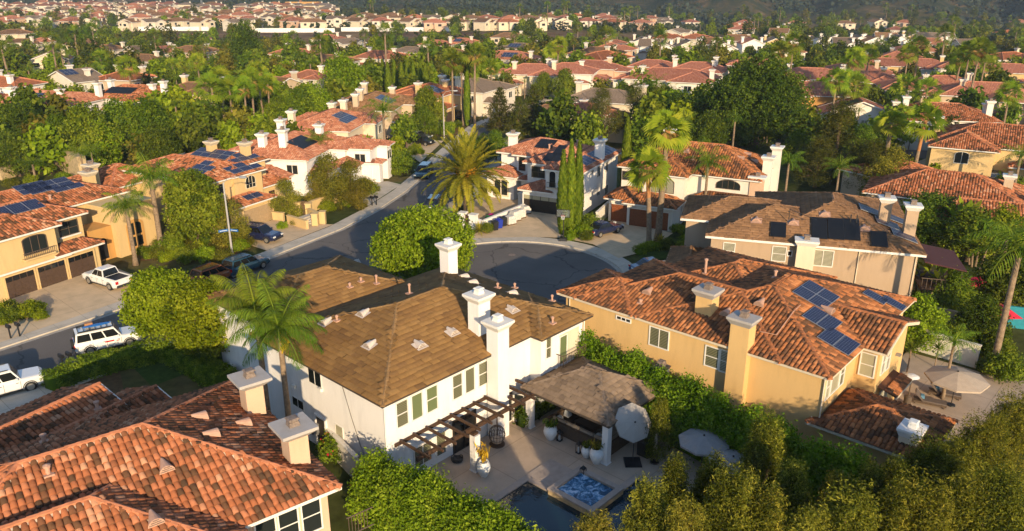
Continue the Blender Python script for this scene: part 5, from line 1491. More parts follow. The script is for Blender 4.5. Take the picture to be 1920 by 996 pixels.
# ================================================================== HOUSE 2: orange tile roof, bottom left
h2 = House('house', 'peach house with bright orange barrel tile roof and two grey capped chimneys', G(640, 912, 6), 38.5, 'peach', 'terra', tile=(.275, .37))
h2.block(-18, 0, 0, 13, 6, .40); h2.block(-17.6, -1.85, -4.6, 8, 6, .40)
for (px_, py_, z_, az_, L_, hw_, p_) in ((187, 719, 5.35, 60, 11, 3.9, .36), (293, 724, 4.7, 58, 9, 3.0, .36)):
    e_ = G(px_, py_, z_); c_ = e_-Vector((math.cos(R(az_)), math.sin(R(az_)), 0))*L_/2; a_, b_ = h2.L(c_)
    h2.block(a_-L_/2, b_-hw_, a_+L_/2, b_+hw_, z_-hw_*p_, p_, 'gable_a', rot=az_-38.5, ov=.4)
h2.block(-19, 7, -11, 16, 4.6, .36)
h2.finish(.17)
h2.chimney(-.95, 2.6, .95, .95, 5.6, 8.35, pot='rust', cap='w_grey', big=.36); h2.chimney(-.75, 8.4, .95, .95, 5.6, 8.4, pot='rust', cap='w_grey', big=.36)
for x, y in [(380, 785), (402, 818), (462, 798), (312, 884), (292, 985)]: h2.vent(*rp(h2, x, y), sz=.68)
for x, y in [(183, 768), (84, 832), (92, 893)]: h2.pipe(*rp(h2, x, y), .5, r=.1)
for c in (-1.35, -2.45, -3.5): h2.window(('b', .5, -1), c, 4.75, .86, 1.7, 'glass', bars=(1, 2), depth=.05)
q = MB()
for k in range(7): q.bar((.3+k*.16, .2, 3.0), (.3+k*.16, .2, 4.0), .025, .025)
q.bar((.2, .2, 4.0), (1.6, .2, 4.0), .04, .05); q.bar((.2, .2, 3.02), (1.6, .2, 3.02), .04, .05); q.build('railing', 'brownframe', h2.root)

# ================================================================== HOUSE 3: yellow house
h3 = House('house', 'yellow house with brown and orange barrel tile roof and blue solar panels', G(1557, 711, 6), 48.5, 'yellow', 'terra2', tile=(.28, .38), trim='trim_cream')
h3.block(0, 0, 16, 13.4, 6, .31); h3.block(0.003, 3, 10.8, 18.6, 6, .31); h3.block(0.006, 13.6, 6.3, 20.2, 6, .32); h3.block(5, 6, 17, 17, 5.85, .30)
h3.block(5.5, -1.4, 12, 5, 6, .31, 'gable_b')
h3.block(-.4, -5.8, 5.6, .9, 3, .31); h3.block(6.6, -2.1, 9.8, -.8, 2.75, .35, 'shed', walls=False)
h3.finish(.15)
h3.chimney(.35, 5.75, .95, 1.25, 0, 8.15, pot='rust', cap='w_grey', big=.2); h3.chimney(2.5, 9.4, 1.0, 1.2, 6.2, 8.4, pot='rust', cap='w_grey', big=.2)
h3.chimney(1.0, -4.5, 1.15, 1.0, 0, 4.2, wall='cream', pot='pot', cap='w_white', big=.12)
FA = ('a', .5, -1)
for p0, p1, pn, br in [((1220, 612), (1252, 656), 'glass_blind', (2, 1)), ((1325, 648), (1345, 691), 'glass_blind', (1, 2)), ((1353, 656), (1372, 702), 'glass_shut', (1, 2)), ((1157, 592), (1182, 605), 'glass_dark', (3, 1))]:
    h3.winpx(FA, p0, p1, pn, bars=br)
FB = ('b', .5, -1)
h3.window(FB, 1.35, 4.75, .62, 1.5, 'glass_cream', bars=(1, 2)); h3.window(FB, 2.5, 4.75, 1.3, 1.5, 'glass_cream', bars=(1, 1)); h3.window(FB, 3.65, 4.75, .62, 1.5, 'glass_blind', bars=(1, 2))
h3.window(('a', 6.0, -1), -.25, 4.7, .85, 1.5, 'glass_cream', bars=(1, 2)); h3.window(('b', -.9, -1), 7.0, 4.7, .62, 1.5, 'glass_shut', bars=(1, 2)); h3.window(('b', -.9, -1), 7.95, 4.7, .62, 1.6, 'glass_shut', bars=(1, 2))
h3.window(('b', -.9, -1), 8.2, 1.3, 1.6, 2.1, 'glass_shut', bars=(2, 1))
for x, y in [(1214, 552), (1360, 592), (1424, 575)]: h3.vent(*rp(h3, x, y), sz=.72)
a_, b_ = rp(h3, 1555, 588); h3.vent(a_, b_, sz=.8)
for x, y, hh in [(1322, 515, 1.2), (1453, 523, .6), (1201, 570, .3)]: h3.pipe(*rp(h3, x, y), hh, r=.1)
def pan3(x, y, nu, nv, **k):
    a, b = rp(h3, x, y); h3.panelgrid(a, b, nu, nv, **k)
pan3(1529, 556, 2, 2, w=1.45, h=1.15); pan3(1540, 603, 1, 2, w=2.1, h=1.0); pan3(1571, 643, 1, 2, w=2.1, h=1.05)
pan3(1640, 560, 1, 1, w=1.05, h=1.6); pan3(1674, 572, 1, 1, w=1.05, h=1.6)
q = MB(); pts = [rp(h3, x, y) for x, y in ((1500, 578), (1486, 592), (1455, 634), (1425, 628))]; q.tube([(a, b, h3.roofz(a, b)[0]+.22) for a, b in pts], .03, 5); q.build('conduit', 'pinkvent', h3.root)
for a, b in ((.42, .42), (.42, 19.3)):
    q = MB(); q.tube([(a, b, .2), (a, b, 5.8)], .05, 6); q.build('downpipe', 'trim_cream', h3.root)
q = MB(); q.box(0, 0, 0, .3, .3, .14); w_ = q.build('wall_lamp', 'metal', h3.root); w_.location = (9.6, -1.2, 4.2)

# ================================================================== HOUSE 4: tan house, brown shake roof, black pool-heating panels
h4 = House('house', 'tan house with brown flat roof carrying black heating panels and glass solar panels', G(1323, 442, 6), -17, 'tan', 'brownt', tile=(.40, .40), flat=True, cap='c_brownt')
h4.block(0, 0, 12, 11.4, 6, .32); h4.block(4, .003, 18, 17.2, 6.002, .32); h4.block(-2.7, 4.9, 9, 13.6, 6.0, .32); h4.block(-3.4, -2.5, .8, 5, 3.0, .42)
h4.finish(.22)
h4.chimney(15.3, 6.4, .95, .95, 6, 9.15, pot='rust'); h4.chimney(17.2, 4.6, .95, .95, 5, 9.1, pot='rust'); h4.chimney(8.55, .1, 1.5, .9, 0, 6.45, wall='cream', pot='rust')
for x, y in [(1459, 436), (1536, 436), (1567, 438), (1597, 440), (1648, 452)]:
    a, b = rp(h4, x, y); h4.panel(a, b+(.45 if x not in (1459, 1648) else .1), 1.3, 3.3 if x not in (1459, 1648) else 2.3, 'blackpanel', name='heating_panel')
for x, y in [(1418, 415), (1487, 421), (1546, 404), (1620, 432)]: h4.vent(*rp(h4, x, y), sz=.8)
for a, b in ((14.3, 8.2), (15.5, 5.6), (16.6, 3.3)): h4.panelgrid(a, b, 2, 1, w=1.05, h=2.1)
h4.panelgrid(16.6, 8.6, 2, 1, w=1.0, h=2.0)
F4 = ('b', .5, -1)
for p0, p1 in [((1358, 455), (1375, 486)), ((1450, 462), (1471, 490)), ((1526, 468), (1559, 500))]: h4.winpx(F4, p0, p1, 'glass_shut', bars=(2 if p0[0] == 1526 else 1, 1 if p0[0] == 1526 else 2))
h4.window(F4, 7.3, 4.9, .3, .4, 'glass_dark'); h4.window(F4, 16.2, 1.6, 1.3, .8, 'glass_dark')
for a in (12.9, 17.35):
    q = MB(); q.tube([(a, .42, .2), (a, .42, 5.7)], .05, 6); q.build('downpipe', 'trim_cream', h4.root)
q = MB(); q.bar((7.0, 3, 7.1), (7.0, 3.05, 8.2), .06, .06); q.bar((7.0, 3, 8.2), (9.3, 2.4, 7.6), .04, .04); q.build('pipe_run', 'black', h4.root)
for x in (12.2, 12.7):
    q = MB(); q.bar((x, 3.6, 6.9), (x, 3.6, 8.0), .09, .09); q.build('standpipe', 'black', h4.root)
q = MB(); q.box(-3.0, -2.0, 0, -2.85, 4.6, 2.5); q.box(-2.85, -2.1, 0, .2, -1.98, 2.4); q.build('brick_base', 'brick', h4.root)
# awning and porch at its right end
aw = empty('awning', h4.Wd(18.6, 1.5), h4.az, 'dark maroon flat awning on posts beside the tan house', 'awning')
q = MB(); q.hexa([(-.4, -.5, 5.0), (2.9, -.5, 4.5), (2.9, 5, 4.5), (-.4, 5, 5.0), (-.4, -.5, 5.1), (2.9, -.5, 4.6), (2.9, 5, 4.6), (-.4, 5, 5.1)]); q.build('canopy', 'maroon', aw)
q = MB(); q.box(-.4, -.4, 2.5, 2.7, 4.9, 2.68); q.build('deck', 'wood', aw)
for k in range(9):
    q = MB() if k == 0 else q; q.bar((-.3+k*.36, -.38, 2.68), (-.3+k*.36, -.38, 3.55), .04, .04)
q.bar((-.4, -.38, 3.58), (2.7, -.38, 3.58), .06, .06); q.build('railing', 'brownframe', aw)
for x, y in ((2.6, -.3), (2.6, 4.8)):
    q = MB(); q.box(x-.09, y-.09, 0, x+.09, y+.09, 4.45); q.build('post', 'wood', aw)
wall_obj('garden_wall', h4.Wd(18.0, .2), h4.Wd(21.5, -1.0), 1.5, .25, 'w_tan', 'tan garden wall with pillar beside the maroon awning')
# ================================================================== HOUSE 5: white house on the cul-de-sac
h5 = House('house', 'white house with salmon tile roof, turret and wide dark garage door behind the cypresses', G(985, 393, 0), -27, 'white', 'pinkt', cap='c_pinkt')
h5.block(2.6, -1.2, 8.1, 13, 5.8, .33); h5.block(-1, 1.1, 6.2, 12.2, 5.8, .33); h5.block(-6.9, 5.2, 3, 14, 5.8, .33); h5.block(-4.2, 4.4, -1.2, 7.4, 5.85, .36)
h5.block(-.5, -1.25, 4.2, 4, 2.95, .36); h5.block(3.3, -.4, 8.0, 4, 3.0, .1, 'flat', ov=.4); h5.block(-7.6, 2.4, -2.6, 8, 3.3, .36); h5.block(-3, 3.4, .6, 7, 2.9, .36)
h5.finish(.2)
h5.door(('b', -.75, -1), 2.45, 4.6, 2.15, 'darkdoor', 4, 4, glass=1)
q = MB(); q.box(.1, -.74, 0, 7.55, .2, 2.75); q.build('garage_front', 'w_white', h5.root)
h5.chimney(-5.6, 7.6, .95, .95, 0, 8.0, pot='rust'); h5.chimney(7.3, 6.4, 1.0, 1.0, 5, 8.5, pot='rust')
h5.window(('b', 1.6, -1), 1.0, 4.6, 1.7, 1.3, 'glass', frame='brownframe', bars=(2, 2)); h5.window(('b', 4.9, -1), -2.9, 4.5, .8, 1.5, 'glass', frame='brownframe', bars=(1, 2), arch=.35)
for c in (4.0, 5.6, 7.0): h5.window(('b', -.7, -1), c, 4.35, .8, 1.7, 'glass_dark', frame='trim', arch=.3, fw=.1)
for c in (4.0, 5.6):
    q = MB(); q.box(c-.65, -1.15, 3.42, c+.65, -.71, 3.52)
    o = q.build('balcony', 'w_cream', h5.root); q = MB()
    for k in range(8): q.bar((c-.6+k*.171, -1.1, 3.52), (c-.6+k*.171, -1.1, 4.2), .03, .03)
    q.bar((c-.62, -1.1, 4.2), (c+.62, -1.1, 4.2), .05, .05); q.build('railing', 'black', o)
h5.window(('b', 2.9, -1), -5.0, 1.5, 1.9, 1.7, 'glass', frame='w_cream', bars=(2, 1), arch=.3, fw=.2); h5.door(('b', 3.9, -1), -1.3, 1.1, 2.2, 'wood', 1, 1, name='front_door')
RA = ('a', 7.6, 1)
for b, z, w, hh in [(3.2, 5.0, .7, .45), (5.5, 4.6, 1.1, 1.4), (8.3, 4.6, .9, 1.3), (5.6, 1.7, .9, .5), (8.5, 1.5, 1.0, 1.2)]: h5.window(RA, b, z, w, hh, 'glass_dark', bars=(2, 1))
for x, y, nu, nv in [(1050, 284, 3, 1), (1024, 272, 2, 1)]: a, b = rp(h5, x, y); h5.panelgrid(a, b, nu, nv, w=1.2, h=2.4, m='blackpanel', name='heating_panel')
for b, a in ((3.2, 6.9), (7.0, 6.9)): h5.panelgrid(a-.2, b, 3, 1, w=1.05, h=1.7)
h5.panelgrid(6.8, 10.4, 3, 1, w=1.05, h=1.7)
a, b = rp(h5, 1040, 298); h5.panelgrid(a, b, 2, 1, w=1.3, h=2.0, m='blackpanel', name='heating_panel')
for x, y in ((1030, 281), (1083, 252)): h5.pipe(*rp(h5, x, y), .7, r=.12)
# ================================================================== HOUSE 6
h6 = House('house', 'cream white house with two red wood garage doors behind the tall palms', G(1257, 430, 0), -27, 'offwhite', 'terra2', cap='c_terra2')
h6.block(-8.4, 4.2, 9, 15.8, 5.8, .45); h6.block(-5, 2.2, 1, 9, 5.8, .45); h6.block(-8.2, -.6, -4, 4.6, 2.95, .42); h6.block(-5.6, -1.45, .9, 3, 2.9, .42); h6.block(1.2, 2.6, 9.3, 6.5, 3.2, .42, 'hip')
h6.finish(.16)
h6.door(('b', -.1, -1), -6.2, 2.3, 2.15, 'redwood', 8, 1); h6.door(('b', -.95, -1), -2.4, 4.7, 2.15, 'redwood', 8, 1)
h6.window(('b', 4.7, -1), -6.3, 4.6, 2.9, 1.0, 'glass', frame='brownframe', bars=(3, 2)); h6.window(('b', 2.7, -1), -2.0, 4.2, 2.6, 1.2, 'glass_shut', frame='brownframe', bars=(3, 1), arch=.5)
h6.window(('b', 4.7, -1), 5.2, 4.6, 2.7, .4, 'glass', frame='brownframe', bars=(4, 1), arch=.6); h6.window(('b', 3.1, -1), 4.0, 1.5, 1.6, 1.5, 'glass', frame='brownframe', bars=(2, 1))
h6.chimney(8.9, 8.0, 1.0, 1.0, 0, 8.0, pot='rust'); h6.chimney(9.2, 11.8, 1.0, 1.0, 0, 8.5, pot='rust'); h6.chimney(8.4, 5.0, 1.5, .9, 0, 6.2, wall='peach', pot='rust'); h6.chimney(-5, 14.8, .95, .95, 5, 8.9, pot='rust')
for x, y in [(1391, 300), (1404, 293), (1417, 306), (1288, 287)]: h6.vent(*rp(h6, x, y), sz=.8)
for x, y in [(1299, 303), (1307, 266)]: h6.pipe(*rp(h6, x, y), .5)
# ================================================================== HOUSE 7
h7 = House('house', 'yellow house with blue solar panel rows and a plain tan garage door', G(513, 413, 0), 62, 'yellow2', 'terra', cap='c_terra')
h7.block(-7, 2.3, 1.8, 17.2, 5.8, .33); h7.block(-.5, 5.9, 6.4, 16.5, 5.8, .33); h7.block(-3.6, 2.0, 1.83, 8, 5.83, .33)
h7.block(-5.7, -.1, .9, 4, 2.85, .36); h7.block(-8, -.05, -4, 4, 2.8, .36); h7.block(2, 3.6, 7.4, 7.5, 3.1, .36)
h7.finish(.16)
h7.door(('b', .4, -1), -1.9, 4.6, 2.1, 'garage_tan', 4, 4)
h7.window(('b', 2.5, -1), -.6, 4.4, 1.5, .9, 'glass', frame='trim_cream', bars=(3, 2), arch=.5); h7.window(('b', 2.8, -1), -5.2, 4.7, 1.4, 1.0, 'glass', frame='brownframe', bars=(2, 2))
h7.door(('b', 4.1, -1), 4.2, 1.1, 2.2, 'wood', 1, 1, name='front_door')
h7.chimney(2.6, 12.0, .95, .95, 0, 8.1, pot='rust', cap='trim_cream'); h7.chimney(4.1, 7.7, .95, .95, 5, 8.1, pot='rust', cap='trim_cream')
for x, y, nu, nv, sh in [(352, 285, 3, 3, .0), (400, 291, 4, 2, 0), (452, 297, 3, 2, 0), (388, 317, 3, 3, .3), (455, 315, 3, 2, 0)]:
    a, b = rp(h7, x, y); h7.panelgrid(a, b, nu, nv, w=1.5, h=.95, shift=sh)
a, b = rp(h7, 482, 366); h7.panelgrid(-1.3, 1.5, 3, 2, w=1.25, h=1.0)
# ================================================================== HOUSE 8
h8 = House('house', 'cream house with three brown garage doors and the white pickup on its drive', G(190, 505, 0), 62, 'yellow2', 'terra', cap='c_terra')
h8.block(-13, -.5, -3.4, 6, 5.8, .40); h8.block(-9.5, 1, .4, 9, 5.8, .40); h8.block(-9, 5.2, 8.4, 15, 5.6, .35); h8.block(-4.4, -.4, .6, 3, 2.8, .42); h8.block(-13.2, -.45, -3, 2, 2.75, .1, 'flat', ov=.5)
h8.finish(.18)
for c in (-1.9, -4.95, -8.0): h8.door(('b', -.012, -1), c, 2.7, 2.15, 'garage_brown', 4, 4, glass=2)
q = MB(); q.box(-12.6, .07, 0, .15, .5, 2.5); q.build('garage_front', 'w_yellow2', h8.root)
h8.window(('b', 0, -1), -6.0, 4.35, 2.2, 1.35, 'glass', frame='brownframe', bars=(3, 1), arch=.25)
q = MB(); q.box(-7.5, -.55, 3.25, -4.5, -.01, 3.4); o = q.build('balcony', 'w_yellow2', h8.root); q = MB()
for k in range(17): q.bar((-7.45+k*.18, -.5, 3.4), (-7.45+k*.18, -.5, 3.95), .03, .03)
q.bar((-7.5, -.5, 3.95), (-4.5, -.5, 3.95), .05, .05); q.build('railing', 'brownframe', o)
h8.window(('b', 1.5, -1), -1.6, 4.6, 1.9, 1.3, 'glass', frame='brownframe', bars=(2, 2), sill=True)
q = MB(); q.box(.7, 1.9, 0, 3.2, 4.5, 3.5); q.build('porch', 'w_orange', h8.root)
h8.window(('b', 1.89, -1), 1.9, 1.15, .95, 1.9, 'black', frame='w_orange', arch=.35, fw=.15, depth=.05)
q = MB(); q.box(3.203, 1.2, 0, 8.0, 6, 5.2); q.box(3.1, 1.1, 5.203, 8.1, 6.1, 5.36); q.build('entrance_hall', 'w_yellow2', h8.root)
h8.window(('b', 1.2, -1), 5.4, 1.9, 1.5, 2.3, 'glass', frame='w_orange', bars=(2, 2), arch=.3, fw=.3)
h8.chimney(9.3, 12.6, 1.0, 1.0, 0, 7.6, pot='rust', cap='trim_cream'); h8.chimney(7.9, 11.2, 1.0, 1.0, 0, 7.2, pot='rust', cap='trim_cream')
for x, y, nu in [(62, 355, 2), (92, 352, 3), (128, 354, 2)]:
    a, b = rp(h8, x, y); h8.panelgrid(a, b, nu, 2 if x < 120 else 1, w=1.6, h=.95)
a, b = rp(h8, 48, 391); h8.panelgrid(a, b, 4, 1, w=1.5, h=1.6)
for x, y in ((15, 358), (62, 338)): h8.vent(*rp(h8, x, y))
a, b = rp(h8, 95, 376); h8.pipe(a, b, .5, r=.12)
h8b = House('house', 'small orange roofed house wing behind the twin cream chimneys', GT(230, 330, 5), 62, 'yellow2', 'terra', real=True)
h8b.block(-4, -3, 5, 6, 4.6, .36); h8b.finish()
# ================================================================== houses further up the street and beyond
placed = []   # footprints (x, y, radius) to keep trees and later houses clear
for h in (h1, h2, h3, h4, h5, h6, h7, h8):
    for b in h.blocks:
        for da in np.linspace(-b.ha, b.ha, max(2, int(b.ha/2.5))):
            for db in np.linspace(-b.hb, b.hb, max(2, int(b.hb/2.5))):
                q = h.Wd(*b.fr(da, db)); placed.append((q.x, q.y, 2.2))
fronts = []
def seen_faces(h):
    out = []
    for ax, sg in (('a', -1), ('a', 1), ('b', -1), ('b', 1)):
        n = Vector((sg, 0)) if ax == 'a' else Vector((0, sg)); c, s_ = math.cos(h.az), math.sin(h.az)
        w = Vector((n.x*c-n.y*s_, n.x*s_+n.y*c)); d = Vector((h.o.x, h.o.y)).normalized()
        if w.dot(-d) > .25: out.append((ax, sg))
    return out
def mid_house(px, py, az, w, d, wall, roof, label, wing=0, ch=2, solar=0, heat=0, real=False, kind='hip', pitch=.36, ze=5.0, garage=False, up=5.7, win=True, arch=False):
    """px,py: the middle of the roof in the photo"""
    o = GT(px, py, up)
    if px > 930 and roof == 'terra' and not real: roof = 'redm'
    if not real and wall == 'white' and py < 150 and pitch < .4: wall = ('offwhite', 'cream', 'pale')[px % 3]
    h = House('house', label, (o.x, o.y), az, wall, roof, real=real, z=o.z, cap='c_'+roof)
    w *= .97; d *= .95; h.block(-w/2, -d/2, w/2, d/2, ze, pitch, kind)
    r = random.Random(px*7+py)
    if wing or kind == 'hip' and ze > 4:
        wing = wing or r.choice((-1.5, 1.5)); s = 1 if wing > 0 else -1; ww = w*.46
        h.block(s*w*.24-ww/2, -d/2-abs(wing), s*w*.24+ww/2, d*.2, ze-.02, pitch, kind if kind == 'hip' else 'gable_b')
        h.block(-s*w*.26-w*.2, -d/2-abs(wing)*.8, -s*w*.26+w*.2, -d*.2, 3.0, pitch)
        if kind == 'hip': h.block(-s*w*.5-3.2, -d*.3, -s*w*.5+3, d*.42, 3.0 if r.random() < .6 else ze-.6, pitch); h.block(s*w*.1-w*.3, d*.1, s*w*.1+w*.35, d/2+2.2, ze-.04, pitch)
    h.finish(.16)
    for k in range(ch):
        a = (-1 if k % 2 else 1)*(w/2-.9)*r.uniform(.5, 1); b = r.uniform(-.3, .45)*d; h.chimney(a, b, .95, .95, ze-1, ze+2.5+.3*k, wall=wall, pot='rust')
    if solar: h.panelgrid(w*.1*(-1 if wing > 0 else 1), -d*.24, solar, 2, w=1.1, h=1.5)
    if heat: h.panelgrid(-w*.12, -d*.22, heat, 1, w=1.2, h=2.6, m='blackpanel', name='heating_panel')
    if win:
        bl = h.blocks
        for ax, sg in seen_faces(h):
            b = bl[0]; half = b.hb if ax == 'a' else b.ha; val = (b.c[0] if ax == 'a' else b.c[1])+sg*((b.ha if ax == 'a' else b.hb)-b.ov)
            if wing and ax == 'b' and sg < 0:
                b2 = bl[1]; h.window(('b', b2.c[1]-b2.hb+b2.ov, -1), b2.c[0], ze-1.5, 1.7, 1.2, 'glass', frame='trim', bars=(2, 1), arch=.4 if arch else 0)
                if garage: b3 = bl[2]; h.door(('b', b3.c[1]-b3.hb+b3.ov, -1), b3.c[0], min(4.6, 2*b3.ha-1.6), 2.1, 'garage_brown', 4, 4)
                continue
            for t in ((-.55, .1, .6) if half > 5.5 else (-.4, .45)):
                h.window((ax, val, sg), t*half, ze-1.45, r.choice((1.1, 1.5, .9)), 1.2, r.choice(('glass', 'glass_shut', 'glass')), bars=(2, 1), fw=.1)
    if py < 260 and pitch < .4: fronts.append((h, w, d, abs(wing)))
    for da in np.linspace(-w/2, w/2, 4):
        for db in np.linspace(-d/2-abs(wing), d/2, 4):
            q = h.Wd(da, db); placed.append((q.x, q.y, 2.6))
    return h
